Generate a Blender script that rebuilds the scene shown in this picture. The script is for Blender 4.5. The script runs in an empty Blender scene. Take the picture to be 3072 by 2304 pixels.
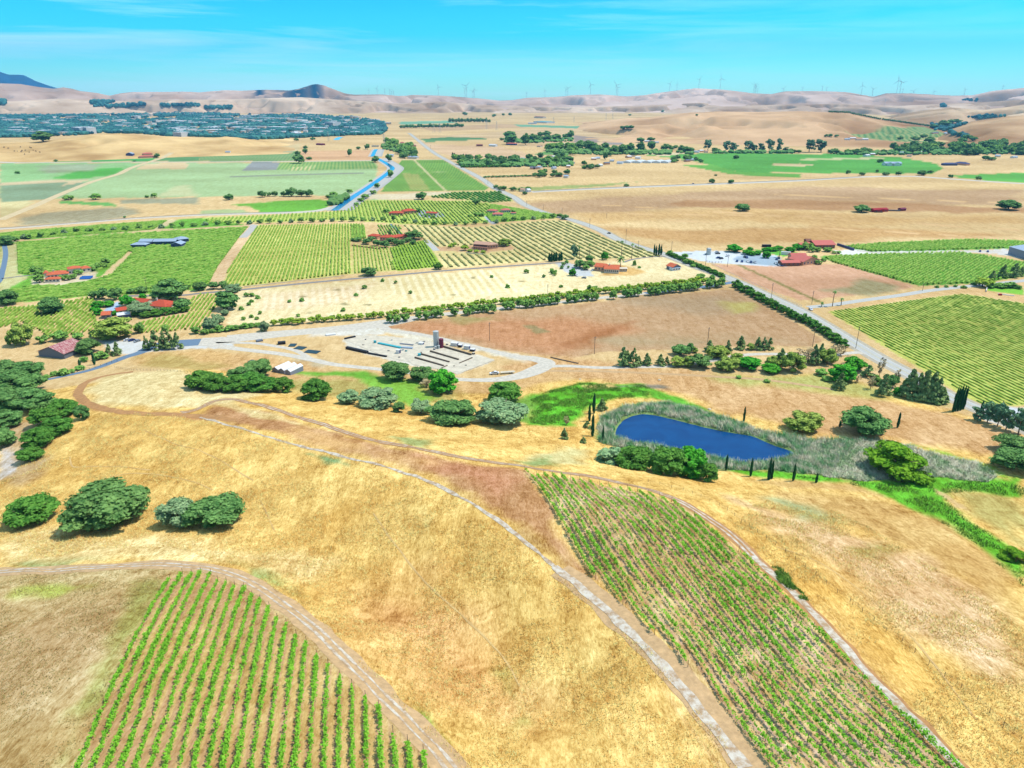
import bpy, bmesh, math, random
import numpy as np
from mathutils import Vector, Matrix
random.seed(7); RNG = np.random.default_rng(11)
R = math.radians
SC = bpy.context.scene
ROOT = SC.collection
# ------------------------------------------------------------------ camera
CH = 150.0; TH = R(22.13); F = 2132.0
cam = bpy.data.cameras.new('camera'); cam.sensor_width = 36; cam.lens = 36 * F / 3072
cam.clip_start = 1; cam.clip_end = 90000
co = bpy.data.objects.new('camera', cam); ROOT.objects.link(co)
co.location = (0, 0, CH); co.rotation_euler = (R(90) - TH, 0, 0); SC.camera = co
# ------------------------------------------------------------------ sky, sun, exposure
SUN_EL = 62.0; SUN_AZ = 78.0       # azimuth clockwise from +Y (straight ahead)
w = bpy.data.worlds.new('World'); SC.world = w; w.use_nodes = True
nt = w.node_tree; nt.nodes.clear()
def N(t, typ, **k):
    n = t.nodes.new(typ)
    for a, b in k.items(): setattr(n, a, b)
    return n
def L(t, a, b): t.links.new(a, b)
out = N(nt, 'ShaderNodeOutputWorld'); bg = N(nt, 'ShaderNodeBackground')
sky = N(nt, 'ShaderNodeTexSky', sky_type='NISHITA'); sky.sun_disc = False
sky.sun_elevation = R(SUN_EL); sky.sun_rotation = R(SUN_AZ); sky.dust_density = 0.3; sky.air_density = 1.0; sky.ozone_density = 2.0
tc = N(nt, 'ShaderNodeTexCoord'); sep = N(nt, 'ShaderNodeSeparateXYZ'); L(nt, tc.outputs['Generated'], sep.inputs[0])
rp = N(nt, 'ShaderNodeValToRGB'); L(nt, sep.outputs['Z'], rp.inputs[0])
cr = rp.color_ramp; cr.elements[0].position = 0.0; cr.elements[0].color = (.82, 1.72, 1.82, 1)
cr.elements[1].position = 0.50; cr.elements[1].color = (0.85, 0.95, 1.05, 1)
for p, c in ((0.03, (0.5, 1.6, 1.75)), (0.07, (0.04, 1.22, 1.52)), (0.115, (0.0, .92, 1.28)), (0.2, (0.75, .95, 1.05))):
    e = cr.elements.new(p); e.color = (*c, 1)
mul = N(nt, 'ShaderNodeMix', data_type='RGBA', blend_type='MULTIPLY'); mul.inputs[0].default_value = 1
L(nt, sky.outputs[0], mul.inputs[6]); L(nt, rp.outputs[0], mul.inputs[7])
# thin cirrus, laid out on the sky sphere
mp = N(nt, 'ShaderNodeMapping'); L(nt, tc.outputs['Generated'], mp.inputs[0]); mp.inputs['Scale'].default_value = (2.0, 2.0, 34); mp.inputs['Rotation'].default_value = (0, R(2.5), 0)
nz = N(nt, 'ShaderNodeTexNoise'); nz.inputs['Scale'].default_value = 1.3; nz.inputs['Detail'].default_value = 7; nz.inputs['Roughness'].default_value = 0.55; nz.inputs['Distortion'].default_value = 0.35
L(nt, mp.outputs[0], nz.inputs[0])
cr2 = N(nt, 'ShaderNodeValToRGB'); L(nt, nz.outputs[0], cr2.inputs[0])
cr2.color_ramp.elements[0].position = 0.44; cr2.color_ramp.elements[0].color = (0, 0, 0, 1)
cr2.color_ramp.elements[1].position = 0.66; cr2.color_ramp.elements[1].color = (.75, .75, .75, 1)
# more cloud to the left
mr = N(nt, 'ShaderNodeMapRange'); L(nt, sep.outputs['X'], mr.inputs[0]); mr.inputs[1].default_value = 0.5; mr.inputs[2].default_value = -0.35; mr.inputs[3].default_value = 0.25; mr.inputs[4].default_value = 1.0
mm = N(nt, 'ShaderNodeMath', operation='MULTIPLY'); L(nt, cr2.outputs[0], mm.inputs[0]); L(nt, mr.outputs[0], mm.inputs[1])
cl = N(nt, 'ShaderNodeMix', data_type='RGBA'); L(nt, mm.outputs[0], cl.inputs[0]); L(nt, mul.outputs[2], cl.inputs[6]); cl.inputs[7].default_value = (6.0, 10.2, 10.6, 1)
L(nt, cl.outputs[2], bg.inputs[0]); bg.inputs[1].default_value = 0.14; L(nt, bg.outputs[0], out.inputs[0])
sl = bpy.data.lights.new('sun', 'SUN'); sl.energy = 4.0; sl.angle = R(0.53); sl.color = (1, 0.95, 0.87)
so = bpy.data.objects.new('sun', sl); ROOT.objects.link(so)
sd = Vector((math.cos(R(SUN_EL)) * math.sin(R(SUN_AZ)), math.cos(R(SUN_EL)) * math.cos(R(SUN_AZ)), math.sin(R(SUN_EL))))
so.rotation_euler = sd.to_track_quat('Z', 'Y').to_euler(); so.location = (0, 0, 400)
SC.view_settings.view_transform = 'Standard'; SC.view_settings.look = 'None'; SC.view_settings.exposure = 0.22; SC.view_settings.gamma = 1
SC.render.engine = 'CYCLES'
SC.cycles.max_bounces = 4; SC.cycles.diffuse_bounces = 2; SC.cycles.glossy_bounces = 2; SC.cycles.transmission_bounces = 2
SC.cycles.transparent_max_bounces = 4; SC.cycles.volume_bounces = 0; SC.cycles.use_denoising = True
# ------------------------------------------------------------------ numeric helpers
CT, ST = math.cos(TH), math.sin(TH)
def rays(px, py):
    px = np.asarray(px, float); py = np.asarray(py, float)
    u = (px - 1536) / F; v = (1152 - py) / F
    d = np.stack([u, CT + v * ST, -ST + v * CT], -1)
    return d
def hash2(ix, iy, s):
    h = (ix.astype(np.int64) * 374761393 + iy.astype(np.int64) * 668265263 + s * 974711) & 0x7fffffff
    h = ((h ^ (h >> 13)) * 1274126177) & 0x7fffffff
    return ((h ^ (h >> 16)) & 0xffff) / 65535.0
def vn(x, y, s=0):
    ix = np.floor(x); iy = np.floor(y); fx = x - ix; fy = y - iy
    fx = fx * fx * (3 - 2 * fx); fy = fy * fy * (3 - 2 * fy)
    a = hash2(ix, iy, s); b = hash2(ix + 1, iy, s); c = hash2(ix, iy + 1, s); d = hash2(ix + 1, iy + 1, s)
    return (a + (b - a) * fx) * (1 - fy) + (c + (d - c) * fx) * fy
def fbm(x, y, s=0, o=4):
    t = 0; a = 1; n = 0
    for k in range(o):
        t = t + a * vn(x * 2 ** k + 17.3 * k, y * 2 ** k - 9.1 * k, s + k); n += a; a *= .5
    return t / n                   # 0..1, mean .5
def sst(a, b, x):
    t = np.clip((x - a) / (b - a), 0, 1); return t * t * (3 - 2 * t)
# ------------------------------------------------------------------ near relief: control points (pixel, height) -> world, thin-plate spline
CP = [(242,2304,46),(1150,2304,44),(509,1744,34),(889,1914,36),(0,2304,46),(0,1750,32),(-500,2304,44),(-500,1750,27),
(1000,1950,35),(1220,2150,38),(1550,2100,30),(1300,1950,27),(1000,1750,24),(600,1640,25.5),(200,1610,21),(-300,1600,15),
(1300,1700,29),(1000,1500,27),(700,1430,22),(2290,2304,40),(2000,1980,38),(1700,1740,36.5),(1400,1560,34),(1100,1400,30),
(800,1300,24),(560,1250,18.5),(350,1235,15),(250,1190,12),(130,1500,18),(350,1530,20),(650,1510,21.5),
(1500,1390,26),(1200,1320,23),(1000,1275,19.5),(820,1225,16),(680,1192,13.5),(900,1212,10),(1300,1300,14),(1650,1335,12),(1760,1345,9),
(1800,1400,13),(2000,1460,17),(2300,1480,10),(2450,1560,14),(2700,1700,20),(3072,1950,25),(3072,2304,36),(3500,2304,36),(3500,1900,22),
(1600,1430,29),(2040,1520,26),(1800,1700,34),(2385,1830,31),(2860,2296,36),(2300,2100,35),(1536,3200,44),(300,3200,48),(2800,3200,42),
(2800,1440,4.8),(3072,1560,5),(2600,1400,4.8),(2640,1470,6),(3040,1690,8),(3400,1600,5),(3400,1350,3),(2900,1620,10),
(2450,1300,4.8),(2650,1290,4.2),(2900,1330,3.8),(2700,1220,2),(2300,1180,1.2),(2000,1160,1.5),(1700,1150,1.2),(1650,1220,4),(1800,1190,4),
(1850,1230,5),(1830,1310,6),(2000,1225,4.9),(2250,1280,4.8),(2200,1400,5.5),(2380,1420,5.2),(1930,1355,5.2),
(1400,1160,2),(1100,1140,2),(1500,1250,6),(1050,1180,5),(1300,1220,6),(900,1160,4),(740,1130,5),(500,1125,8),(300,1150,7.5),(200,1135,4.5),(560,1180,13),(640,1100,3),
(117,1143,3),(271,1111,1.5),(0,1150,4),(100,1250,9),(0,1400,12),(150,1350,14),(-400,1250,9),(-400,1100,2),
(0,1030,0),(200,1030,0),(420,1040,0),(700,1040,0),(1000,1040,0),(1300,1060,0),(1700,1080,0),(2000,1080,0),(2300,1080,0),(2700,1120,0),(3072,1230,0),
(500,980,0),(1100,960,0),(1600,960,0),(2100,960,0),(2700,1000,0),(3300,1000,0),(-300,980,0)]
_c = np.array(CP, float); _d = rays(_c[:, 0], _c[:, 1]); _t = (CH - _c[:, 2]) / -_d[:, 2]
CX = _d[:, 0] * _t / 100; CY = _d[:, 1] * _t / 100; CZ = _c[:, 2]
def tk(r2): return r2 * np.log(r2 + 1e-9) * .5
_n = len(CX); _r2 = (CX[:, None] - CX) ** 2 + (CY[:, None] - CY) ** 2
A = np.zeros((_n + 3, _n + 3)); A[:_n, :_n] = tk(_r2) + np.eye(_n) * 0.02
A[:_n, _n] = 1; A[:_n, _n + 1] = CX; A[:_n, _n + 2] = CY; A[_n:, :_n] = A[:_n, _n:].T
WT = np.linalg.solve(A, np.concatenate([CZ, [0, 0, 0]]))
GX0, GX1, GY0, GY1, GS = -560.0, 640.0, -160.0, 560.0, 2.0
gx = np.arange(GX0, GX1 + .1, GS); gy = np.arange(GY0, GY1 + .1, GS)
XX, YY = np.meshgrid(gx, gy); HG = np.zeros_like(XX)
for i in range(XX.shape[0]):
    r2 = (XX[i][:, None] / 100 - CX) ** 2 + (YY[i][:, None] / 100 - CY) ** 2
    HG[i] = tk(r2) @ WT[:_n] + WT[_n] + WT[_n + 1] * XX[i] / 100 + WT[_n + 2] * YY[i] / 100
HG = np.where(HG < 0, 0, HG) * (1 - sst(430, 500, np.hypot(XX, YY))) * (1 - sst(460, 600, np.abs(XX)))
HG += ((fbm(XX / 30, YY / 30, 5, 3) - .5) * 2.6 + (1 - np.abs(2 * fbm(XX / 16 + YY / 60, YY / 40, 15, 2) - 1)) * 1.0) * sst(6, 16, HG)
def poly_sd(P, x, y):
    """signed distance (m) to a closed polygon, positive inside"""
    d2 = np.full(x.shape, 1e18); ins = np.zeros(x.shape, bool); n = len(P)
    for i in range(n):
        ax, ay = P[i]; bx, by = P[(i + 1) % n]; ex, ey = bx - ax, by - ay
        t = np.clip(((x - ax) * ex + (y - ay) * ey) / (ex * ex + ey * ey + 1e-12), 0, 1)
        d2 = np.minimum(d2, (x - ax - t * ex) ** 2 + (y - ay - t * ey) ** 2)
        if ay != by:
            c = ((ay > y) != (by > y)) & (x < ex * (y - ay) / (ey) + ax); ins ^= c
    d = np.sqrt(d2); return np.where(ins, d, -d)
# ------------------------------------------------------------------ far relief layers: skyline (pixel) at a distance
def ly(pts, D, wf, wb, g, sc): return dict(p=np.array(pts, float), D=D, wf=wf, wb=wb, g=g, sc=sc)
LAY = {
 'main': ly([(-600,262),(0,250),(60,252),(120,262),(165,267),(190,263),(220,268),(240,274),(290,279),(330,288),(360,281),(400,276),(461,276),(542,275),(600,278),(676,271),(722,273),(800,270),(866,272),(898,266),(922,259),(938,254.5),(953,253),(968,255.5),(985,262),(1005,269),(1034,281),(1061,285),(1142,284),(1200,289),(1241,285),(1349,289),(1430,296),(1498,304),(1539,302),(1580,295),(1661,291),(1715,287),(1756,285),(1800,284),(1881,290),(1930,287),(1990,277),(2085,265),(2166,269),(2261,281),(2315,283),(2356,275),(2430,274),(2537,276),(2619,291),(2658,280),(2734,280),(2825,287),(2916,287),(2977,274),(3072,264),(3300,258),(3800,262)], 9000, 2000, 2500, 430, 620),
 'fold': ly([(-600,300),(0,305),(200,296),(330,304),(500,300),(700,298),(900,292),(1050,302),(1200,312),(1330,306),(1480,318),(1700,322),(1900,318),(2100,309),(2300,316),(2500,312),(2700,318),(2900,310),(3072,300),(3800,300)], 7700, 1000, 1300, 260, 400),
 'mid': ly([(1560,402),(1700,386),(1800,369),(1881,357),(1950,354),(1990,348),(2071,338),(2153,335),(2261,337),(2400,334),(2440,336),(2537,338),(2613,354),(2704,372),(2795,383),(2886,394),(2960,415)], 3900, 1500, 900, 80, 330),
 'right': ly([(2560,402),(2680,350),(2760,335),(2850,322),(2950,330),(3072,315),(3600,300)], 5600, 1300, 1100, 170, 380),
 'low': ly([(2790,418),(2856,388),(2916,365),(3007,352),(3072,346),(3400,338)], 3500, 900, 700, 40, 260),
 'mound': ly([(-500,425),(0,430),(100,428),(163,421),(244,411),(271,405),(353,401),(434,407),(600,414),(681,411),(763,420),(844,429),(900,436)], 2560, 500, 380, 14, 150),
}
for k, l in LAY.items():
    d = rays(l['p'][:, 0], l['p'][:, 1]); l['az'] = np.arctan2(d[:, 0], d[:, 1])
    l['z'] = CH + d[:, 2] / np.hypot(d[:, 0], d[:, 1]) * l['D']
def lay_h(l, x, y):
    D = np.hypot(x, y); az = np.arctan2(x, y)
    z = np.interp(az, l['az'], l['z'])
    e = sst(l['az'][0] - .004, l['az'][0] + .02, az) * (1 - sst(l['az'][-1] - .02, l['az'][-1] + .004, az))
    wob = (fbm(x / l['sc'] / 2, y / l['sc'] / 2, 3, 2) - .5) * 0.5
    t = np.where(D < l['D'], (l['D'] - D) / l['wf'], (D - l['D']) / l['wb'])
    t = np.clip(t, 0, 1); s = np.cos(t * math.pi / 2) ** 1.7
    u, v = x / l['sc'], y / l['sc']
    ri = 1 - np.abs(2 * fbm(u + wob, v, 21, 4) - 1) * 2.2
    g = l['g'] * (np.minimum(ri, .72) - .66) * s * np.minimum(1, t * 2.2) * 1.15
    return (z * s + g * sst(0.0, .25, 1 - t)) * e - 3 * (1 - sst(0, .12, s * e))
def near_h(x, y):
    fx = np.clip((x - GX0) / GS, 0, HG.shape[1] - 1.001); fy = np.clip((y - GY0) / GS, 0, HG.shape[0] - 1.001)
    ix = fx.astype(int); iy = fy.astype(int); fx = fx - ix; fy = fy - iy
    return (HG[iy, ix] * (1 - fx) + HG[iy, ix + 1] * fx) * (1 - fy) + (HG[iy + 1, ix] * (1 - fx) + HG[iy + 1, ix + 1] * fx) * fy
def far_h(x, y):
    h = np.zeros(np.shape(x)); m = np.hypot(x, y) > 1900
    if m.any():
        for k in LAY.values(): h[m] = np.maximum(h[m], lay_h(k, x[m], y[m]))
    return h
def H(x, y):
    x = np.atleast_1d(np.asarray(x, float)); y = np.atleast_1d(np.asarray(y, float))
    return np.maximum(near_h(x, y), far_h(x, y))
def ground(px, py):
    """pixel(s) -> points on the ground (N,3)"""
    px = np.atleast_1d(np.asarray(px, float)); py = np.atleast_1d(np.asarray(py, float))
    d = rays(px, py); dz = d[:, 2]; hd = np.hypot(d[:, 0], d[:, 1])
    t1 = np.where(dz < -.011, CH / np.maximum(-dz, .011), 14000.0); t1 = np.minimum(t1, 14000)
    t0 = (CH - 60) / np.maximum(-dz, .011); res = np.zeros((len(px), 3)); far = t1 > 560
    for m, n in ((~far, 400), (far, 600)):
        if not m.any(): continue
        b = t1[m]; a = np.minimum(np.where(far[m], 1900 / hd[m], t0[m]), b * .999)
        T = a[:, None] + (b - a)[:, None] * np.linspace(0, 1, n)
        X = d[m, 0][:, None] * T; Y = d[m, 1][:, None] * T; Z = CH + dz[m][:, None] * T
        under = Z < H(X.ravel(), Y.ravel()).reshape(X.shape) - 1e-6; k = np.argmax(under, 1); none = ~under.any(1); k = np.where(none, n - 1, np.maximum(k, 1))
        i = np.arange(len(k)); lo = T[i, k - 1]; hi = T[i, k]
        for _ in range(14):
            md = (lo + hi) / 2; u = CH + dz[m] * md < H(d[m, 0] * md, d[m, 1] * md)
            hi = np.where(u, md, hi); lo = np.where(u, lo, md)
        tt = np.where(none, b, hi)
        res[m] = np.stack([d[m, 0] * tt, d[m, 1] * tt, CH + dz[m] * tt], -1)
    return res
def gp(px, py):
    return Vector(ground(px, py)[0])
# ------------------------------------------------------------------ pond: press a bowl into the relief
POND_PX = [(1840,1300),(1847,1281),(1865,1260),(1891,1247),(1927,1240),(1970,1245),(2017,1256),(2115,1281),(2187,1296),(2260,1307),(2300,1325),(2326,1336),(2391,1357),(2380,1368),(2326,1381),(2272,1388),(2223,1392),(2187,1386),(2140,1375),(2093,1368),(1970,1339),(1876,1325),(1844,1316)]
WZ = 4.4
_p = np.array(POND_PX, float); _d = rays(_p[:, 0], _p[:, 1]); _t = (CH - WZ) / -_d[:, 2]
POND = np.stack([_d[:, 0] * _t, _d[:, 1] * _t], -1)
_sd = poly_sd(POND, XX, YY); near = np.hypot(XX - POND[:, 0].mean(), YY - POND[:, 1].mean()) < 160
rim = np.where(near, sst(-14, 3, _sd), 0); HG = HG * (1 - rim) + np.where(HG > 0, (WZ + .5), 0) * rim
HG = np.where(_sd > -1, HG - 2.2 * sst(-1, 5, _sd), HG)
# ------------------------------------------------------------------ object helpers
def lin(c):
    c = np.asarray(c, float) / 255; return np.where(c <= .04045, c / 12.92, ((c + .055) / 1.055) ** 2.4)
def pc(r, g, b, k=1.38): return tuple(float(v) for v in np.clip(lin((r, g, b)) / k, 0.004, .9))
def prop(o, label=None, cat=None, group=None, kind=None):
    for k, v in (('label', label), ('category', cat), ('group', group), ('kind', kind)):
        if v: o[k] = v
    return o
def mesh_np(name, V, Fc, mats=None, smooth=False, mi=None):
    """V (N,3) array; Fc (M,k) array of quads or triangles"""
    V = np.asarray(V, np.float32); Fc = np.asarray(Fc, np.int32); me = bpy.data.meshes.new(name)
    k = Fc.shape[1]; me.vertices.add(len(V)); me.vertices.foreach_set('co', V.ravel())
    me.loops.add(Fc.size); me.loops.foreach_set('vertex_index', Fc.ravel())
    me.polygons.add(len(Fc)); me.polygons.foreach_set('loop_start', np.arange(0, Fc.size, k, dtype=np.int32)); me.polygons.foreach_set('loop_total', np.full(len(Fc), k, np.int32))
    if mi is not None: me.polygons.foreach_set('material_index', np.asarray(mi, np.int32))
    me.polygons.foreach_set('use_smooth', np.full(len(Fc), smooth, bool))
    for m in (mats or []): me.materials.append(m)
    me.update(calc_edges=True); return me
def link(name, me, parent=None, loc=None, rz=0.0):
    o = bpy.data.objects.new(name, me); ROOT.objects.link(o)
    if parent: o.parent = parent
    if loc is not None: o.location = loc
    if rz: o.rotation_euler = (0, 0, rz)
    return o
def empty(name, loc, rz=0.0, **k):
    o = link(name, None, None, loc, rz); o.empty_display_size = .5; return prop(o, **k)
# ------------------------------------------------------------------ materials
def mat(name, color, rough=.85, var=.25, scale=4.0, detail=4, obj=0.0, col2=None, spec=.2, bump=0.0, stretch=None, metallic=0.0, thr=None, soft=0.0):
    m = bpy.data.materials.new(name); m.use_nodes = True; t = m.node_tree; b = t.nodes['Principled BSDF']
    b.inputs['Roughness'].default_value = rough; b.inputs['Specular IOR Level'].default_value = spec; b.inputs['Metallic'].default_value = metallic
    tcn = N(t, 'ShaderNodeTexCoord'); mpn = N(t, 'ShaderNodeMapping'); L(t, tcn.outputs['Object'], mpn.inputs[0])
    mpn.inputs['Scale'].default_value = stretch or (1, 1, 1)
    nn = N(t, 'ShaderNodeTexNoise'); nn.inputs['Scale'].default_value = scale; nn.inputs['Detail'].default_value = detail; nn.inputs['Roughness'].default_value = .65
    L(t, mpn.outputs[0], nn.inputs[0])
    mx = N(t, 'ShaderNodeMix', data_type='RGBA'); c = np.array(color)
    c2 = np.array(col2) if col2 is not None else np.clip(c * (1 + var), 0, .95)
    c1 = c if col2 is not None else c * (1 - var)
    mx.inputs[6].default_value = (*c1, 1); mx.inputs[7].default_value = (*c2, 1)
    rm = N(t, 'ShaderNodeMapRange'); L(t, nn.outputs[0], rm.inputs[0]); rm.inputs[1].default_value = (thr or (.3, .7))[0]; rm.inputs[2].default_value = (thr or (.3, .7))[1]
    L(t, rm.outputs[0], mx.inputs[0]); last = mx.outputs[2]
    if obj:
        oi = N(t, 'ShaderNodeObjectInfo'); hs = N(t, 'ShaderNodeHueSaturation')
        r1 = N(t, 'ShaderNodeMapRange'); L(t, oi.outputs['Random'], r1.inputs[0]); r1.inputs[3].default_value = 1 - obj; r1.inputs[4].default_value = 1 + obj
        r2 = N(t, 'ShaderNodeMath', operation='FRACT'); r3 = N(t, 'ShaderNodeMath', operation='MULTIPLY'); r3.inputs[1].default_value = 7.31
        L(t, oi.outputs['Random'], r3.inputs[0]); L(t, r3.outputs[0], r2.inputs[0])
        r4 = N(t, 'ShaderNodeMapRange'); L(t, r2.outputs[0], r4.inputs[0]); r4.inputs[3].default_value = .5 - obj * .07; r4.inputs[4].default_value = .5 + obj * .07
        L(t, r1.outputs[0], hs.inputs['Value']); L(t, r4.outputs[0], hs.inputs['Hue']); L(t, last, hs.inputs['Color']); last = hs.outputs[0]
    L(t, last, b.inputs['Base Color'])
    if soft:                     # leaves and blades: shading normal leans upward, light passes through
        ge = N(t, 'ShaderNodeNewGeometry'); va = N(t, 'ShaderNodeVectorMath', operation='ADD'); L(t, ge.outputs['Normal'], va.inputs[0]); va.inputs[1].default_value = (0, 0, soft); vn_ = N(t, 'ShaderNodeVectorMath', operation='NORMALIZE'); L(t, va.outputs[0], vn_.inputs[0]); L(t, vn_.outputs[0], b.inputs['Normal'])
        tr = N(t, 'ShaderNodeBsdfTranslucent'); L(t, last, tr.inputs['Color']); L(t, vn_.outputs[0], tr.inputs['Normal']); ms = N(t, 'ShaderNodeMixShader'); ms.inputs[0].default_value = .36; L(t, b.outputs[0], ms.inputs[1]); L(t, tr.outputs[0], ms.inputs[2]); L(t, ms.outputs[0], t.nodes['Material Output'].inputs[0])
    if bump:
        bp = N(t, 'ShaderNodeBump'); bp.inputs['Strength'].default_value = bump; bp.inputs['Distance'].default_value = .3; L(t, nn.outputs[0], bp.inputs['Height']); L(t, bp.outputs[0], b.inputs['Normal'])
    return m
def ground_mat(name):
    """colour from the surface's own colour attribute, broken up by straw streaks and clods"""
    m = bpy.data.materials.new(name); m.use_nodes = True; t = m.node_tree; b = t.nodes['Principled BSDF']; b.inputs['Roughness'].default_value = .95; b.inputs['Specular IOR Level'].default_value = .05
    at = N(t, 'ShaderNodeAttribute', attribute_name='Col'); g = N(t, 'ShaderNodeNewGeometry')
    def noise(scale, st, det=4, dist=0.0, rot=0.0):
        mpn = N(t, 'ShaderNodeMapping'); mpn.inputs['Scale'].default_value = st; mpn.inputs['Rotation'].default_value = (0, 0, rot); L(t, g.outputs['Position'], mpn.inputs[0])
        n = N(t, 'ShaderNodeTexNoise'); n.inputs['Scale'].default_value = scale; n.inputs['Detail'].default_value = det; n.inputs['Roughness'].default_value = .7; n.inputs['Distortion'].default_value = dist; L(t, mpn.outputs[0], n.inputs[0]); return n.outputs[0]
    n1 = noise(1.9, (1, .34, .5), 6, .6, .25); n2 = noise(.16, (1, 1, 1), 5, 1.2); n3 = noise(.22, (1, .2, 1), 5, .8, .75)
    def ma(op, a, bb, c=None):
        x = N(t, 'ShaderNodeMath', operation=op)
        for i, v in enumerate((a, bb, c)):
            if v is None: continue
            if isinstance(v, (int, float)): x.inputs[i].default_value = v
            else: L(t, v, x.inputs[i])
        return x.outputs[0]
    f1 = ma('MULTIPLY_ADD', n1, 2.6, -1.3); f2 = ma('MULTIPLY_ADD', n2, 1.9, -.95); f3 = ma('MULTIPLY_ADD', n3, 1.7, -.85)
    s = ma('ADD', ma('ADD', f1, f2), f3); s = ma('MULTIPLY', s, at.outputs['Alpha']); k = ma('MAXIMUM', ma('ADD', s, 1.0), .3)
    # brighter straw is paler and yellower, darker is redder
    vm = N(t, 'ShaderNodeCombineXYZ'); L(t, ma('POWER', k, .75), vm.inputs[0]); L(t, k, vm.inputs[1]); L(t, ma('POWER', k, 1.45), vm.inputs[2])
    mx = N(t, 'ShaderNodeMix', data_type='RGBA', blend_type='MULTIPLY'); mx.inputs[0].default_value = 1; L(t, at.outputs['Color'], mx.inputs[6]); L(t, vm.outputs[0], mx.inputs[7])
    L(t, mx.outputs[2], b.inputs['Base Color'])
    bp = N(t, 'ShaderNodeBump'); bp.inputs['Strength'].default_value = .55; bp.inputs['Distance'].default_value = .5; L(t, ma('MULTIPLY', n1, at.outputs['Alpha']), bp.inputs['Height']); L(t, bp.outputs[0], b.inputs['Normal'])
    return m
def set_col(me, C4):
    a = me.color_attributes.new('Col', 'FLOAT_COLOR', 'POINT'); a.data.foreach_set('color', np.asarray(C4, np.float32).ravel())
GM = ground_mat('ground_cover')
# ================================================================== GROUND COLOUR: what grows or lies where (pixel polygons -> world)
VPH = {}
def vdir(vx):
    d = rays([vx], [285.0])[0]; n = math.hypot(d[0], d[1]); return np.array([d[0] / n, d[1] / n])
# (polygon, colour, edge softness m, straw contrast, (row vanishing x, spacing, colour2, duty) or None)
G1=(150,190,85); PAINT = []
def P(poly, c, s=3.0, a=.35, st=None, k=1.38): PAINT.append((poly, pc(*c, k), s, a, st and (st[0], st[1], pc(*st[2], k), st[3])))
# broad valley floor patches
P([(0,470),(600,470),(600,440),(0,432)],(222,193,140),20,.2)
P([(0,488),(1130,488),(1130,600),(940,585),(600,590),(175,596),(0,600)],(178,200,140),6,.3)
P([(0,550),(120,545),(270,548),(190,585),(150,600),(0,606)],(150,170,130),8,.3)
P([(0,488),(447,488),(388,505),(300,530),(163,536),(0,548)],(160,198,130),8,.3)
P([(150,538),(230,512),(380,500),(350,522),(271,534)],(105,185,80),12,.2)
P([(120,495),(300,492),(280,512),(120,520)],(170,180,140),20,.25)
P([(0,549),(90,545),(150,540),(271,540),(200,556),(175,562),(205,545),(0,556)],(222,196,150),4,.2)
P([(407,507),(439,491),(570,490),(556,507)],(228,200,150),2,.2)
P([(727,511),(757,486),(841,486),(830,510)],(158,158,150),3,.2)
P([(830,510),(841,486),(1118,483),(1137,503),(1118,508)],(168,190,110),2,.2,(1030,8,(120,165,90),.5))
P([(860,512),(880,500),(950,497),(930,512)],(225,215,150),6,.2,(1030,9,(140,180,100),.5))
P([(670,528),(1090,517),(1092,520),(670,531)],(150,150,130),2,.1)
P([(470,590),(520,560),(560,555),(600,588)],(205,205,150),12,.2)
P([(0,605),(110,603),(20,650),(0,658)],(224,205,145),4,.3)
P([(110,640),(370,620),(420,640),(300,662),(40,678),(60,655)],(180,168,130),14,.5)
P([(175,603),(330,607),(350,620),(180,610)],(120,180,90),5,.3)
P([(350,600),(600,592),(600,612),(370,610)],(170,165,130),8,.3)
P([(749,620),(690,614),(844,603),(939,598),(1001,601),(980,630),(790,640)],(118,178,62),5,.35)
P([(600,632),(720,628),(770,640),(600,643)],(180,190,130),6,.2)
P([(461,484),(502,462),(600,456),(600,484)],(112,160,100),4,.15)
P([(600,484),(600,456),(668,457),(720,450),(871,443),(896,452),(884,484)],(112,160,95),3,.15,(1030,9,(150,170,110),.4))
P([(668,455),(871,441),(898,449),(880,456),(690,464)],(165,165,125),8,.2)
P([(108,484),(168,454),(195,449),(325,447),(502,453),(475,470),(450,484)],(88,170,88),3,.12)
P([(902,455),(1120,450),(1110,481),(890,481)],(226,178,130),3,.25)
P([(600,440),(900,432),(900,452),(600,452)],(226,200,145),12,.2)
# rectangles right of the canal
P([(1145,574),(1170,525),(1205,480),(1330,479),(1466,563),(1455,571)],(140,178,82),2,.2,(900,6,(112,158,72),.5))
P([(1205,519),(1254,522),(1292,571),(1233,571)],(196,188,110),3,.2,(900,6,(150,170,90),.4))
P([(1239,481),(1247,481),(1340,571),(1333,571)],(220,205,150),1,.1)
P([(1205,514),(1395,512),(1400,515),(1205,517)],(190,190,130),1,.1)
P([(1260,416),(1498,403),(1525,413),(1400,421),(1276,426)],(104,150,96),3,.15)
P([(1115,582),(1363,576),(1357,584),(1276,587),(1249,598),(1098,598)],(230,210,170),3,.2)
P([(1095,601),(1200,601),(1405,603),(1470,610),(1671,645),(1672,654),(1460,668),(1308,676),(1205,672),(1090,664),(980,660),(871,665),(600,672),(600,655),(871,642),(1034,632)],(196,208,104),3,.3)
P([(1471,612),(1669,644),(1672,653),(1474,668),(1455,650)],(108,186,48),3,.25)
P([(1281,590),(1363,576),(1498,574),(1544,603),(1471,609),(1403,601)],(190,190,110),3,.3)
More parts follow.
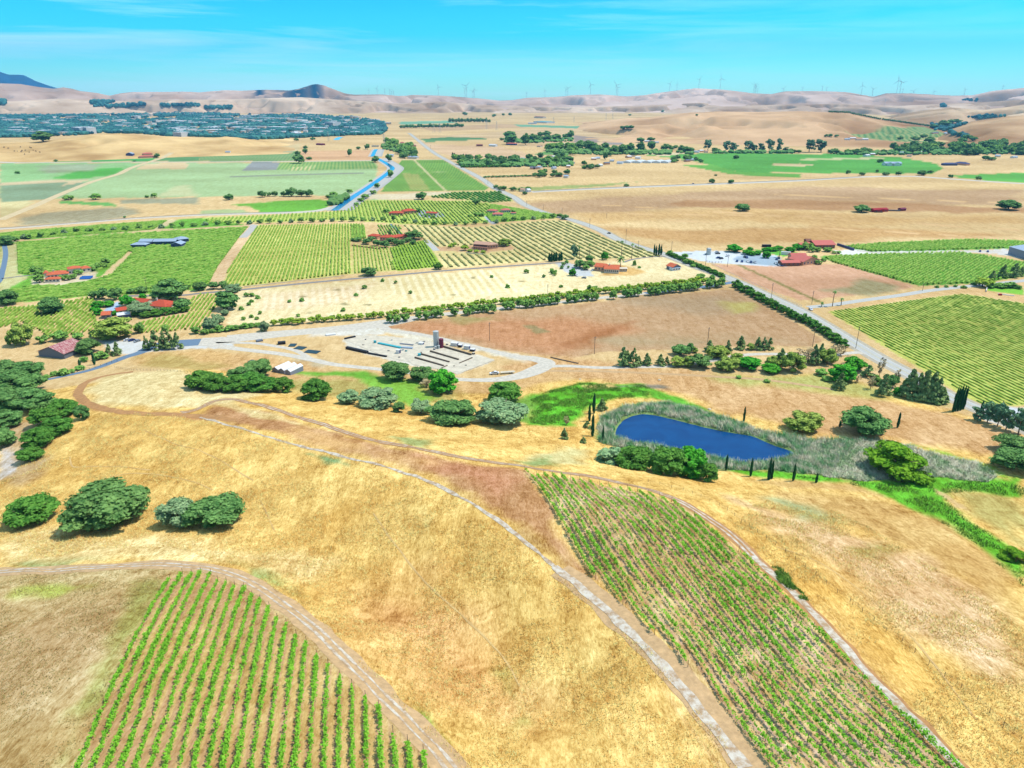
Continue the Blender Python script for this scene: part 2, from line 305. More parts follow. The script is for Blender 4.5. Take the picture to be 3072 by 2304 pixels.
# left vineyards and lanes
P([(0,698),(502,660),(529,660),(600,654),(746,676),(719,709),(652,802),(616,868),(430,882),(271,888),(54,908),(0,915)],(122,178,62),2,.9)
P([(0,722),(190,712),(461,690),(700,676),(746,674),(746,680),(461,697),(300,703),(52,727),(0,735)],(226,190,140),2,.3)
P([(0,740),(50,730),(56,823),(89,831),(0,880)],(206,196,135),3,.4)
P([(461,687),(502,660),(531,660),(480,690)],(222,200,150),2,.2)
P([(401,755),(385,752),(370,768),(333,800),(308,826),(270,838),(288,840),(330,826),(352,800),(385,770)],(236,204,150),2,.25)
P([(393,748),(520,740),(580,728),(588,738),(540,752),(400,757)],(230,200,160),2,.2)
P([(94,840),(120,826),(290,815),(290,838),(180,858),(94,858)],(226,206,168),2,.3)
P([(746,677),(773,677),(689,800),(668,858),(626,868),(616,868),(652,800),(719,710)],(236,200,152),2,.35)
P([(773,677),(920,674),(1045,672),(1088,672),(1102,715),(1050,725),(1056,822),(733,858),(668,858),(689,800)],(218,215,120),2,.35)
P([(1053,734),(1172,744),(1180,812),(1058,823)],(214,204,120),2,.3)
P([(1276,720),(1330,800),(1308,801),(1200,812),(1180,810),(1172,744),(1200,735)],(160,196,70),2,.3)
P([(1205,674),(1417,682),(1525,671),(1661,660),(1715,666),(1800,709),(1963,753),(1980,770),(1900,775),(1640,782),(1352,804),(1330,800),(1276,717)],(240,220,150),2,.3)
P([(1308,740),(1360,742),(1400,735),(1530,735),(1550,748),(1500,752),(1455,758),(1310,752)],(222,180,135),2,.3)
P([(717,872),(1200,830),(1660,793),(1700,800),(1860,785),(1990,768),(2140,812),(2190,838),(2100,852),(1800,882),(1500,912),(1200,942),(1000,958),(680,985),(690,930)],(243,220,165),3,.35)
P([(1120,835),(1480,808),(1560,870),(1240,905)],(232,208,148),8,.3,(1000,7,(246,228,178),.5))
P([(760,880),(1110,850),(1100,900),(800,930)],(238,210,160),14,.35,(900,6,(246,222,178),.5))
P([(1840,790),(1940,815),(1900,828),(1800,828)],(224,180,110),5,.4)
for cx,cy,r in ((1035,912,15),(1105,914,14),(1015,870,12),(1565,843,9),(1348,860,8),(1420,833,9),(930,938,9),(905,890,12),(1360,884,8)):
    P([(cx-r,cy),(cx,cy-r*.28),(cx+r,cy),(cx,cy+r*.28)],(165,148,100),2.5,.4)
# central ploughed field
P([(1152,984),(1200,974),(1500,934),(1800,906),(1930,893),(2172,868),(2212,870),(2300,918),(2400,976),(2470,1020),(2430,1040),(2315,1037),(2160,1042),(2017,1048),(1800,1056),(1720,1076),(1661,1070),(1471,1045),(1320,1013),(1200,1000)],(204,164,120),2,.42)
P([(1152,984),(1400,952),(1700,960),(1850,985),(1750,1040),(1661,1070),(1471,1045),(1320,1013)],(208,150,104),26,.45)
P([(1700,1030),(1790,985),(1900,965),(1880,990),(1780,1030)],(182,122,76),14,.4)
P([(1900,900),(2170,875),(2290,930),(2100,940)],(190,160,122),30,.35)
P([(2170,905),(2250,910),(2262,935),(2210,942),(2180,925)],(200,184,110),10,.35)
P([(1380,955),(1480,945),(1480,960),(1390,968)],(176,160,100),12,.3)
P([(1568,975),(1600,975),(1650,996),(1610,1002)],(170,148,100),3,.4)
P([(1800,1020),(2300,1000),(2400,1030),(2017,1046)],(190,162,120),20,.3)
# right side
P([(2134,791),(2200,795),(2400,795),(2521,792),(2640,820),(2749,862),(2600,883),(2461,896),(2400,902),(2250,850)],(222,172,134),3,.3)
P([(2480,870),(2600,840),(2740,862),(2600,882)],(176,164,120),14,.4)
P([(2205,792),(2215,791),(2465,905),(2455,908)],(150,140,80),2,.3)
P([(2534,737),(2640,728),(2898,717),(3072,722),(3300,728),(3300,760),(3072,745),(3023,746),(2800,753),(2613,757),(2570,749)],(110,172,60),2,.6)
P([(2455,768),(2612,762),(2886,755),(3072,786),(3300,815),(3300,850),(3072,829),(2932,850),(2755,858),(2500,786)],(106,168,62),2,.6)
P([(2570,748),(2613,755),(2940,751),(3020,746),(3030,765),(2940,757),(2612,762),(2530,766),(2500,752)],(232,226,215),2,.15)
P([(2485,935),(2886,881),(3072,911),(3400,960),(3400,1200),(3072,1215),(2959,1222),(2894,1190)],(206,208,104),2,.4)
P([(2476,926),(2600,905),(2800,876),(2960,862),(3072,880),(3072,905),(2886,879),(2485,933)],(226,186,128),2,.35)
P([(2960,858),(3040,862),(3072,868),(3072,885),(2965,872)],(140,200,70),2,.2)
P([(1936,465),(2207,458),(2400,462),(2561,462),(2700,472),(2810,491),(2830,505),(2795,521),(2600,520),(2520,520),(2400,519),(2330,517),(2220,517),(2139,498),(2080,482)],(104,172,74),4,.35)
P([(2290,492),(2400,490),(2440,495),(2400,500),(2300,494)],(226,200,150),3,.2)
P([(2400,476),(2640,472),(2660,477),(2400,481)],(204,200,140),4,.2)
P([(2840,528),(2901,524),(3072,518),(3300,515),(3300,550),(3072,547),(2950,540)],(112,186,80),5,.2)
P([(2040,494),(2139,494),(2210,515),(2400,522),(2400,534),(2200,524)],(118,178,76),5,.3)
P([(1480,566),(1620,560),(1800,552),(1920,545),(1800,560),(1590,572)],(170,178,105),6,.3)
P([(1640,452),(1730,452),(1700,468),(1600,464)],(120,165,90),5,.2)
P([(1900,456),(2060,460),(2000,468),(1940,464)],(236,214,170),3,.15)
P([(1540,610),(1800,590),(2400,560),(3072,570),(3072,620),(2400,600),(1800,640),(1660,640)],(206,168,124),40,.4)
P([(1700,640),(2200,625),(2700,650),(3072,645),(3072,670),(2500,675),(2100,660),(1800,665)],(224,182,120),30,.4)
P([(1760,680),(2100,690),(2500,680),(3072,705),(2900,712),(2400,725),(2100,735),(1900,715)],(214,168,108),25,.4)
P([(2060,600),(2500,600),(3072,625),(3072,640),(2500,632),(2000,618)],(196,150,102),20,.35)
for a,b in (((1800,613),(3072,690)),((2000,660),(3072,716)),((1880,640),(2560,650)),((2100,575),(3072,610))):
    P([a,b,(b[0],b[1]+2.0),(a[0],a[1]+2.4)],(238,196,140),2,.1)
P([(1240,430),(1500,440),(1620,470),(1560,474),(1360,472),(1290,450)],(228,190,145),12,.3)
P([(1300,410),(1700,380),(1900,420),(1800,440),(1550,440),(1500,415)],(224,190,140),12,.3)
P([(1720,405),(1800,415),(1790,430),(1722,428)],(170,150,135),10,.3)
P([(1805,425),(1870,420),(1865,434),(1815,436)],(165,150,140),8,.3)
P([(1260,384),(1500,372),(1700,378),(1500,385),(1300,395)],(214,176,130),20,.3)
P([(1200,365),(1350,362),(1370,369),(1200,374)],(140,190,150),15,.1)
P([(1540,373),(1800,371),(1870,372),(1700,384),(1560,380)],(130,180,140),12,.1)
# yards
P([(1028,1019),(1069,1004),(1170,1008),(1290,1022),(1350,1046),(1430,1064),(1485,1080),(1372,1123),(1340,1112),(1240,1098),(1180,1085),(1040,1045)],(232,222,200),2,.25)
P([(1110,985),(1200,990),(1330,1015),(1480,1050),(1640,1075),(1800,1093),(1800,1102),(1640,1110),(1560,1082),(1470,1062),(1330,1030),(1200,1010)],(236,224,196),4,.3)
P([(940,992),(1150,978),(1150,1000),(1000,1008),(930,1006)],(232,224,206),6,.3)
P([(2006,757),(2120,752),(2235,757),(2330,765),(2345,800),(2260,796),(2140,790),(2080,778)],(222,226,226),2,.12)
P([(2235,757),(2340,770),(2360,800),(2250,792),(2200,778)],(168,185,195),4,.12)
P([(2262,750),(2330,748),(2400,760),(2350,770)],(110,180,70),2,.3)
P([(2990,752),(3072,752),(3072,776),(2990,762)],(232,228,220),2,.1)
P([(1665,787),(1700,786),(1770,810),(1780,828),(1730,830),(1690,812)],(205,205,200),2,.12)
P([(300,1022),(440,1022),(470,1030),(600,1018),(700,1010),(700,1046),(600,1045),(430,1058),(375,1064),(330,1050)],(222,220,212),2,.12)
P([(880,1075),(1000,1085),(960,1110),(870,1120)],(210,190,150),8,.35)
P([(310,930),(350,905),(370,905),(352,930),(350,945),(330,945)],(176,196,214),1.5,.1)
P([(400,893),(440,893),(436,905),(400,906)],(120,190,80),1.5,.3)
P([(1260,630),(1330,640),(1335,650),(1285,654),(1250,648)],(170,176,190),2,.1)
P([(1445,645),(1475,655),(1490,672),(1478,674),(1460,660)],(180,186,196),2,.1)
P([(2940,1250),(3000,1215),(3072,1225),(3072,1300),(2990,1290)],(220,224,226),3,.12)
# ---------------- foreground relief
HILL=1.3
P([(0,1200),(600,1100),(1300,1150),(1800,1130),(2500,1130),(3072,1300),(3500,1400),(3500,2600),(-600,2600),(-600,1250)],(238,194,110),8,.9,None,HILL)
P([(1500,1100),(1700,1060),(2300,1150),(2850,1240),(3072,1300),(3072,1400),(2900,1350),(2500,1300),(2200,1240),(2000,1170),(1700,1135)],(222,176,120),10,.6)
P([(2120,1130),(2500,1130),(2750,1190),(2900,1230),(2700,1200),(2400,1160),(2150,1150)],(196,190,110),12,.5)
P([(620,1055),(800,1068),(1000,1110),(1230,1112),(1400,1150),(1560,1140),(1650,1100),(1740,1130),(1500,1180),(1000,1160),(700,1120),(560,1095)],(222,178,118),8,.55)
P([(430,1062),(600,1048),(690,1060),(690,1100),(560,1110),(400,1095)],(224,180,116),6,.55)
P([(300,1130),(500,1108),(700,1135),(800,1170),(700,1215),(480,1230),(300,1215),(250,1180)],(240,214,152),8,.55)
P([(500,1060),(700,1100),(580,1115),(400,1096),(420,1070)],(200,170,100),10,.5)
P([(820,1150),(1000,1130),(1250,1145),(1450,1180),(1300,1220),(1000,1190),(860,1170)],(190,170,96),12,.6)
P([(1080,1130),(1250,1150),(1300,1200),(1240,1230),(1180,1200),(1100,1150)],(140,190,70),8,.5)
P([(880,1112),(1100,1118),(1150,1140),(1000,1128),(890,1122)],(120,180,60),5,.4)
P([(1583,1274),(1580,1195),(1645,1169),(1735,1148),(1934,1153),(1970,1170),(1948,1189),(1825,1202),(1760,1220),(1731,1252),(1720,1276),(1640,1280)],(108,190,48),5,.7)
P([(1948,1165),(2006,1178),(2079,1207),(2173,1254),(2240,1285),(2130,1262),(2030,1215),(1960,1190)],(112,185,55),4,.6)
P([(1500,1210),(1600,1190),(1600,1270),(1500,1270)],(130,175,70),8,.5)
P([(1700,1180),(1900,1155),(1990,1155),(2000,1168),(1930,1160),(1830,1160)],(150,140,120),4,.6)
P([(1735,1156),(1830,1150),(1840,1162),(1760,1168)],(226,196,120),4,.4)
# banks around the pond, creek
P([(1790,1320),(1800,1250),(1880,1215),(2000,1205),(2120,1235),(2300,1300),(2440,1320),(2600,1325),(2724,1336),(2820,1370),(2941,1396),(3000,1436),(2959,1446),(2814,1436),(2590,1446),(2453,1428),(2300,1416),(2150,1410),(1880,1345)],(140,165,100),5,.6)
P([(2140,1385),(2300,1415),(2453,1425),(2590,1442),(2700,1440),(2814,1432),(2960,1440),(3072,1430),(3072,1500),(2950,1480),(2850,1475),(2830,1500),(2900,1560),(2990,1610),(3072,1690),(3072,1760),(2960,1660),(2851,1585),(2742,1530),(2634,1478),(2560,1452),(2400,1438),(2250,1432)],(112,185,48),4,.7)
P([(2814,1350),(2900,1380),(2990,1400),(3010,1430),(2940,1395),(2840,1368),(2740,1335)],(136,190,55),4,.4)
P([(2860,1480),(2960,1475),(3072,1500),(3072,1640),(2980,1590),(2900,1530)],(200,180,105),8,.6)
P([(2800,1462),(2880,1510),(2920,1535),(2870,1520),(2805,1475)],(226,190,130),2,.4)
P([(2250,1440),(2400,1443),(2560,1456),(2640,1488),(2500,1470),(2300,1452)],(222,180,110),5,.5)
P([(2300,1460),(2600,1490),(2850,1600),(2980,1680),(3072,1760),(3072,1900),(2800,1700),(2500,1560),(2250,1500)],(214,172,104),14,.75,None,HILL)
P([(2200,1500),(2450,1560),(2700,1660),(3072,1880),(3072,2160),(2800,1930),(2500,1700),(2250,1560)],(230,190,138),12,.95,None,HILL)
P([(2330,1500),(2450,1520),(2500,1560),(2400,1560)],(180,185,130),12,.5)
P([(2540,1640),(2650,1635),(2660,1665),(2570,1670)],(190,170,90),8,.6)
P([(2760,2070),(2800,2080),(2850,2120),(2850,2135),(2790,2105)],(140,160,90),4,.6)
P([(2280,1595),(2330,1640),(2500,1790),(2800,2040),(3072,2250),(3072,2304),(2900,2200),(2600,1930),(2400,1760)],(240,192,104),12,.95,None,HILL)
# brown strip between the two hill tracks
P([(640,1215),(800,1240),(1000,1300),(1200,1345),(1400,1390),(1576,1410),(1610,1460),(1660,1540),(1720,1640),(1780,1735),(1700,1700),(1640,1655),(1500,1540),(1300,1430),(1100,1370),(900,1325),(720,1275),(600,1250)],(200,148,98),6,.65)
P([(1250,1370),(1500,1410),(1570,1440),(1500,1500),(1350,1440)],(208,146,104),12,.6)
P([(900,1290),(1200,1350),(1300,1390),(1150,1390),(950,1330)],(236,186,120),14,.5)
P([(1350,1470),(1560,1580),(1700,1680),(1640,1655),(1450,1520)],(180,136,84),8,.5)
P([(620,1205),(760,1225),(900,1275),(760,1250)],(236,205,140),4,.7)
P([(270,1140),(235,1165),(230,1200),(300,1222),(420,1235),(560,1240),(700,1262),(620,1262),(440,1243),(300,1236),(225,1215),(215,1175)],(206,150,95),3,.35)
# green/grey tints
P([(1500,1400),(1700,1340),(1780,1350),(1700,1390)],(224,206,140),8,.5)
P([(1560,1385),(1650,1370),(1660,1395),(1600,1400)],(166,180,110),6,.5)
P([(1180,1310),(1300,1320),(1280,1345),(1200,1338)],(176,180,110),6,.5)
P([(920,1360),(980,1365),(1060,1390),(1050,1402),(960,1380)],(140,170,110),3,.5)
P([(40,1690),(120,1672),(260,1650),(350,1640),(300,1680),(200,1700),(60,1712)],(150,176,110),5,.5)
P([(650,1680),(720,1690),(800,1720),(860,1760),(880,1780),(830,1760),(740,1705)],(150,170,90),5,.6)
P([(1230,2090),(1290,2140),(1340,2220),(1320,2230),(1260,2160)],(120,170,60),4,.6)
P([(1480,2010),(1520,2020),(1560,2090),(1590,2170),(1560,2170),(1510,2070)],(180,190,90),5,.6)
P([(1060,1780),(1250,1760),(1400,1860),(1500,2000),(1600,2200),(1450,2150),(1250,1980),(1080,1880)],(226,172,108),22,.9,None,HILL)
P([(0,1560),(250,1600),(600,1615),(1000,1680),(900,1720),(560,1690),(350,1665),(0,1700)],(240,208,140),12,.75,None,HILL)
P([(0,1240),(180,1290),(140,1400),(60,1450),(0,1470)],(214,180,130),8,.6)
P([(0,1330),(45,1360),(40,1420),(0,1440)],(220,206,190),4,.5)
# dry ground by the left vineyard and the beds under both vineyards
P([(-600,1712),(0,1722),(250,1705),(520,1698),(640,1710),(800,1775),(950,1880),(1150,2060),(1300,2220),(1370,2304),(1500,2600),(-600,2600)],(208,176,118),3,.7)
P([(-300,1800),(300,1800),(260,1950),(120,2150),(-300,2200)],(202,166,114),25,.75)
P([(60,1760),(200,1740),(260,1760),(160,1790),(80,1785)],(190,190,90),6,.5)
P([(380,1740),(500,1735),(470,1800),(400,1900),(300,2080),(200,2304),(150,2304),(260,2060),(360,1880)],(176,165,90),5,.7)
P([(505,1735),(632,1722),(750,1770),(890,1905),(1060,2060),(1180,2200),(1290,2304),(1400,2600),(150,2600),(238,2304)],(202,160,112),3,.5,(1040,2.4,(214,178,112),.5))
P([(1576,1412),(1600,1425),(1750,1440),(1990,1495),(2060,1525),(2190,1620),(2250,1690),(2400,1830),(2600,2030),(2870,2304),(3150,2600),(2420,2600),(2290,2290),(2150,2120),(2060,1990),(1900,1840),(1780,1735),(1700,1600)],(212,168,122),3,.65,(845,2.5,(222,190,124),.45))
P([(1800,1480),(2150,1640),(2500,1980),(2700,2230),(2350,2230),(2150,2000),(1850,1650)],(204,166,132),30,.6,(845,2.5,(224,186,126),.4))
# hill colours
P([(865,312),(830,300),(910,280),(950,262),(980,265),(990,272),(960,290),(930,300),(900,310)],(90,110,80),60,.3)
def paint(x, y, base):
    n = len(x); C = np.tile(np.array(base, float), (n, 1)); A_ = np.full(n, .38)
    for poly, c, soft, al, st in PAINT:
        p = np.array(poly, float)
        if p[:, 1].max() < 470 and p[:, 1].min() < 320: continue
        d = rays(p[:, 0], p[:, 1]); W_ = ground(p[:, 0], p[:, 1])[:, :2]
        lo = W_.min(0) - soft; hi = W_.max(0) + soft; m = np.flatnonzero((x > lo[0]) & (x < hi[0]) & (y > lo[1]) & (y < hi[1]))
        if not len(m): continue
        xs, ys = x[m], y[m]; sd = poly_sd(W_, xs, ys)
        k = max(soft, 1.0)
        sd = sd + (fbm(xs / (k * 1.7), ys / (k * 1.7), 31, 3) - .5) * k * 1.7
        f = sst(-soft * .55, soft * .55, sd)
        cc = np.array(c)[None]
        if st:
            dv = vdir(st[0]); q = (xs * dv[1] - ys * dv[0]) / st[1]
            tri = np.abs((q % 1) - .5) * 2; s = sst(st[3] - .18, st[3] + .18, tri)[:, None]; cc = cc * (1 - s) + np.array(st[2])[None] * s
        C[m] = C[m] * (1 - f[:, None]) + cc * f[:, None]; A_[m] = A_[m] * (1 - f) + al * f
    return np.concatenate([C, np.minimum(1, A_ * 1.2 + .05)[:, None]], 1)
def grid_faces(nr, nc):
    i = (np.arange(nr - 1)[:, None] * nc + np.arange(nc - 1)[None]).ravel(); return np.stack([i, i + 1, i + nc + 1, i + nc], -1)
def fan(dist, az):
    D, Z = np.meshgrid(dist, az, indexing='ij'); return (D * np.sin(Z)).ravel(), (D * np.cos(Z)).ravel()
az = np.concatenate([np.radians(np.arange(-180, -50, 5.0)), np.radians(np.arange(-50, 50.01, .085)), np.radians(np.arange(55, 181, 5.0))])
dep = np.concatenate([[89.9, 80, 70, 62], np.arange(57, 3.0, -.085), np.arange(3.0, 1.0, -.03)])
dist = CH * np.interp(dep, [20, 32, 90], [1, .8, .74]) / np.tan(np.radians(dep))
dist = np.unique(np.concatenate([dist, [9500, 12000, 16000, 21000]])); 
gxw, gyw = fan(dist, az); gz = near_h(gxw, gyw)
rr = np.hypot(gxw, gyw)
Cg = paint(gxw, gyw, pc(230, 194, 136))
hb = (fbm((gxw * .8 + gyw * .6) / 34, (gyw * .8 - gxw * .6) / 11, 71, 4) - .5) * (1 - sst(330, 420, rr)) * .8 * sst(.6, .85, Cg[:, 3]); Cg[:, :3] *= (1 + hb[:, None] * np.array([.55, .85, 1.3]))
big = (fbm(gxw / 160, gyw / 60, 77, 4) - .5) * sst(420, 600, rr); Cg[:, :3] *= (1 + big[:, None] * np.array([.5, .6, .75]))
g = link('ground', mesh_np('ground', np.stack([gxw, gyw, gz], -1), grid_faces(len(dist), len(az)), [GM], True)); set_col(g.data, np.clip(Cg, .003, .9)); prop(g, kind='structure')
# ------------------------------------------------------------------ far hills, each layer a relief of its own
HC = {'main': (218,184,160), 'fold': (222,188,154), 'mid': (212,168,122), 'right': (216,180,138), 'low': (206,164,118), 'mound': (230,190,128)}
HN = {'main': 'hills', 'fold': 'hills', 'mid': 'hill', 'right': 'hill', 'low': 'hill', 'mound': 'hill'}
for k, l in LAY.items():
    a0, a1 = max(l['az'][0], R(-50)), min(l['az'][-1], R(50)); na = int((a1 - a0) / R(.075)); 
    dd = np.concatenate([np.linspace(l['D'] - l['wf'], l['D'], 90), np.linspace(l['D'], l['D'] + l['wb'], 30)[1:]])
    x, y = fan(dd, np.linspace(a0, a1, na)); z = lay_h(l, x, y)
    c = np.tile(np.array(pc(*HC[k])), (len(x), 1)); u = l['sc'] * .6
    f = fbm(x / u, y / u, 91, 5) - .5; f2 = fbm(x / u / 3, y / u / 6, 97, 4) - .5
    c *= 1 + (f * 1.2 + f2 * 1.0)[:, None] * np.array([.8, 1, 1.25])
    if k == 'main':      # oak woods on the peak and in the gullies of the left hills, tinted with haze blue
        pxx = 1536 + F * (x / (y * CT)) * 1.0; azd = np.degrees(np.arctan2(x, y)); zz = z
        wood = np.zeros(len(x))
        for a_, s_, zlo, th in ((-15.6, 1.5, 40, .34), (-14.4, .7, 40, .22), (-18.2, .45, 90, .38)):
            wood = np.maximum(wood, np.exp(-((azd - a_) / s_) ** 2) * sst(zlo, zlo + 60, zz) * sst(th, th + .05, fbm(x / 75, y / 110, 55, 4)))
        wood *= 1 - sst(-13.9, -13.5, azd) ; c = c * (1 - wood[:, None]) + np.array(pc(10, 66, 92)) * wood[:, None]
    if k == 'mid':       # vineyard block and pale crest
        p = ground([2540, 2640, 2775, 2850, 2915, 2700, 2600], [397, 386, 381, 395, 417, 425, 415])[:, :2]
        s = sst(-20, 20, poly_sd(p, x, y)); dv = vdir(2300); q = ((x * dv[1] - y * dv[0]) / 22 % 1) > .5
        vc = np.where(q[:, None], np.array(pc(110, 150, 90)), np.array(pc(165, 175, 110))); c = c * (1 - s[:, None]) + vc * s[:, None]
    o = link(HN[k], mesh_np(HN[k], np.stack([x, y, z], -1), grid_faces(len(dd), na), [GM], True))
    set_col(o.data, np.concatenate([np.clip(c, .004, .9), np.full((len(c), 1), .15)], 1)); prop(o, kind='structure')
# wooded mountain far behind on the left, haze blue painted into its colour
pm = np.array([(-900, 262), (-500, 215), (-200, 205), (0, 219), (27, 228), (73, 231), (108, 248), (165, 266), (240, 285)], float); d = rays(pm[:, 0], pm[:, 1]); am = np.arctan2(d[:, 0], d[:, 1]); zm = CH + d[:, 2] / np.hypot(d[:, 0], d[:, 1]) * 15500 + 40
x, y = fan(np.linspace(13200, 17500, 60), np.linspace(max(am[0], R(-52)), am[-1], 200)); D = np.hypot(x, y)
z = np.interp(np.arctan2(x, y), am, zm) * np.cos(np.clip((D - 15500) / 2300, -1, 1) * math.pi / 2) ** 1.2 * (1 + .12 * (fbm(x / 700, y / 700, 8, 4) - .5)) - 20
MM = mat('haze_blue_woods', pc(10, 84, 130), var=.35, scale=.004, detail=5)
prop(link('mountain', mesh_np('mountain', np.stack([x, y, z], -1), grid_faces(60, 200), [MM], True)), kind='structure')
# ================================================================== ROADS, TRACKS, WATER
def ribbon(pts, width, off=.05, step=None, cols=2, closed=False, wob=0.0):
    """pixel centre line -> draped strip (V, F)"""
    W_ = ground([p[0] for p in pts], [p[1] for p in pts])[:, :2] if len(pts[0]) == 2 and not isinstance(pts, np.ndarray) else np.asarray(pts)
    # catmull-rom through the points
    Q = np.vstack([2 * W_[0] - W_[1], W_, 2 * W_[-1] - W_[-2]]); o = []
    for i in range(1, len(Q) - 2):
        p0, p1, p2, p3 = Q[i - 1], Q[i], Q[i + 1], Q[i + 2]; seg = np.linalg.norm(p2 - p1); st = step or max(1.5, .006 * np.linalg.norm(p1))
        for t in np.linspace(0, 1, max(2, int(seg / st) + 1), endpoint=False):
            o.append(.5 * (2 * p1 + (p2 - p0) * t + (2 * p0 - 5 * p1 + 4 * p2 - p3) * t * t + (3 * p1 - p0 - 3 * p2 + p3) * t ** 3))
    o.append(Q[-2]); o = np.array(o); tg = np.gradient(o, axis=0); tg /= np.linalg.norm(tg, axis=1)[:, None] + 1e-9; nr = np.stack([-tg[:, 1], tg[:, 0]], -1)
    wv = np.broadcast_to(width, (len(o),)).astype(float) if np.ndim(width) == 0 else np.interp(np.linspace(0, 1, len(o)), np.linspace(0, 1, len(width)), width)
    V = []; 
    for j in range(cols + 1):
        s = (j / cols - .5); ww = wv * s
        if wob and j in (0, cols): ww = ww + (vn(o[:, 0] / 4 + j * 9, o[:, 1] / 4, 3) - .5) * wob * np.sign(s)
        q = o + nr * ww[:, None]; V.append(np.concatenate([q, (H(q[:, 0], q[:, 1]) + off)[:, None]], 1))
    V = np.stack(V, 1).reshape(-1, 3); return V, grid_faces(len(o), cols + 1)
ASPH = mat('asphalt_pale', pc(204, 202, 194), var=.08, scale=.6, spec=.1); ASPB = mat('asphalt_blue', pc(118, 142, 165), var=.1, scale=.8)
GRAV = mat('gravel', pc(222, 212, 194), var=.2, scale=.5); SHLD = mat('shoulder', pc(196, 184, 160), var=.2, scale=.4)
DIRT = mat('dirt_track', pc(214, 176, 128), var=.22, scale=.7, detail=6); PALE = mat('rut_dust', pc(190, 156, 118), col2=pc(232, 222, 204), scale=.55, detail=7, thr=(.38, .6)); BROWN = mat('bare_earth', pc(198, 146, 92), var=.2, scale=.5)
LINE = mat('road_line', pc(246, 244, 235), var=.03); YEL = mat('road_line_yellow', pc(235, 215, 120), var=.03); DARKR = mat('asphalt_dark', pc(150, 145, 140), var=.1, scale=.5)
CANW = mat('canal_water_colour', (.01, .22, .5), rough=.12, var=.08, scale=.05, spec=.5); CONC = mat('concrete', pc(206, 200, 190), var=.08, scale=.4)
def road(name, pts, width, m, off=.05, **k):
    V, Fc = ribbon(pts, width, off, **k); return prop(link(name, mesh_np(name, V, Fc, [m], True)), kind='structure')
MAIN = [(1225,399),(1232,403),(1292,451),(1338,479),(1439,533),(1482,563),(1539,590),(1574,614),(1640,640),(1729,664),(1800,690),(1854,718),(1922,742),(1990,762),(2080,797),(2193,838),(2315,893),(2400,933),(2476,977),(2552,1024),(2643,1078),(2734,1126),(2810,1169),(2860,1194),(2941,1229),(3072,1284),(3400,1440)]
road('road', MAIN, 15, SHLD, .03); road('road', MAIN, 9.0, ASPH, .06)
_Wm = ground([p[0] for p in MAIN], [p[1] for p in MAIN])[:, :2]
def offset_line(W_, s):
    t = np.gradient(W_, axis=0); t /= np.linalg.norm(t, axis=1)[:, None]; return W_ + np.stack([-t[:, 1], t[:, 0]], -1) * s
for s, m, wd in ((-3.7, LINE, .22), (3.7, LINE, .22), (-.18, YEL, .14), (.18, YEL, .14)): road('road_marking', np.array(offset_line(_Wm, s)), wd, m, .09)
AVEN = [(2215,846),(2193,848),(2112,860),(1936,880),(1800,894),(1683,906),(1490,926),(1376,938),(1241,953),(1142,966),(1040,980),(953,989),(800,1001),(680,1012)]
road('road', AVEN[:4], 6.5, ASPB, .07); road('road', AVEN[2:], [6.5, 6.5, 7, 8, 9, 9], GRAV, .05)
road('road', [(1240,958),(1142,975),(1000,990),(850,1004),(700,1018),(600,1024)], [8, 12, 9, 9, 12, 14], GRAV, .04)
road('road', [(560,1030),(640,1035),(708,1046),(844,1062),(939,1080),(1007,1094),(1142,1108),(1260,1122),(1376,1138),(1485,1139),(1566,1126),(1622,1104),(1640,1088),(1600,1076),(1552,1071),(1471,1052),(1336,1019),(1240,1000),(1170,992),(1140,975)], [9,7,6,6,6,5.5,5,5,5,6,9,12,10,6,5,5,5,6,8], GRAV, .05)
road('path', [(646,1029),(752,1029),(817,1037),(885,1051),(935,1078)], 4, GRAV, .04)
road('path', [(1625,1100),(1702,1098),(1800,1103),(1900,1101),(2010,1098),(2120,1084),(2223,1066),(2300,1062),(2380,1063),(2480,1066),(2580,1058),(2640,1076)], 4.5, GRAV, .04)
road('path', [(1640,1112),(1800,1114),(2000,1122),(2150,1130),(2300,1140),(2500,1168)], 3.5, DIRT, .04)
road('road', [(600,1026),(470,1036),(420,1058),(377,1071),(339,1086),(271,1110),(190,1129),(117,1143),(40,1152)], [14,14,7,6,5.5,5,5,5,5], ASPB, .06)
road('road', [(380,888),(540,886),(600,880),(727,869),(953,846),(1200,824),(1336,812),(1498,800),(1661,789),(1690,788)], 5, DARKR, .05)
road('path', [(733,860),(890,843),(1031,827)], 1.5, DARKR, .06)
road('road', [(2425,922),(2500,914),(2582,902),(2700,886),(2795,871),(2932,856),(3072,842),(3300,815)], 7, ASPH, .05)
road('road', [(2570,752),(2640,758),(2750,757),(2932,753),(3007,755)], 6, GRAV, .05)
road('road', [(-300,700),(0,687),(217,671),(407,656),(600,646),(760,641),(871,638),(953,632),(1000,620)], [10,10,9,9,9,10,12,16,10], GRAV, .05)
road('road', [(-300,700),(0,684),(217,668),(407,653),(600,643),(760,638),(871,635)], 4, DARKR, .09)
road('road', [(1593,576),(1800,566),(2125,553),(2400,542),(2582,531),(2734,529),(2856,537),(3072,551),(3300,560)], 18, GRAV, .05)
road('road', [(1600,574),(1800,564),(2125,551),(2400,540),(2582,530)], 7, DARKR, .12)
road('road', [(-200,486.5),(0,486.5),(300,486.5),(600,486),(900,484),(1115,482)], 14, GRAV, .05)
road('path', [(0,660),(108,616),(163,591),(271,547),(353,523),(393,504),(447,486),(515,458)], 13, mat('lane_dust', pc(232, 206, 158), var=.1, scale=.1), .06)
road('road', [(13,735),(17,760),(13,790),(7,815),(0,840),(-20,860)], 4.5, ASPB, .05); road('road', [(5,836),(60,829),(106,824)], 3.5, DARKR, .05)
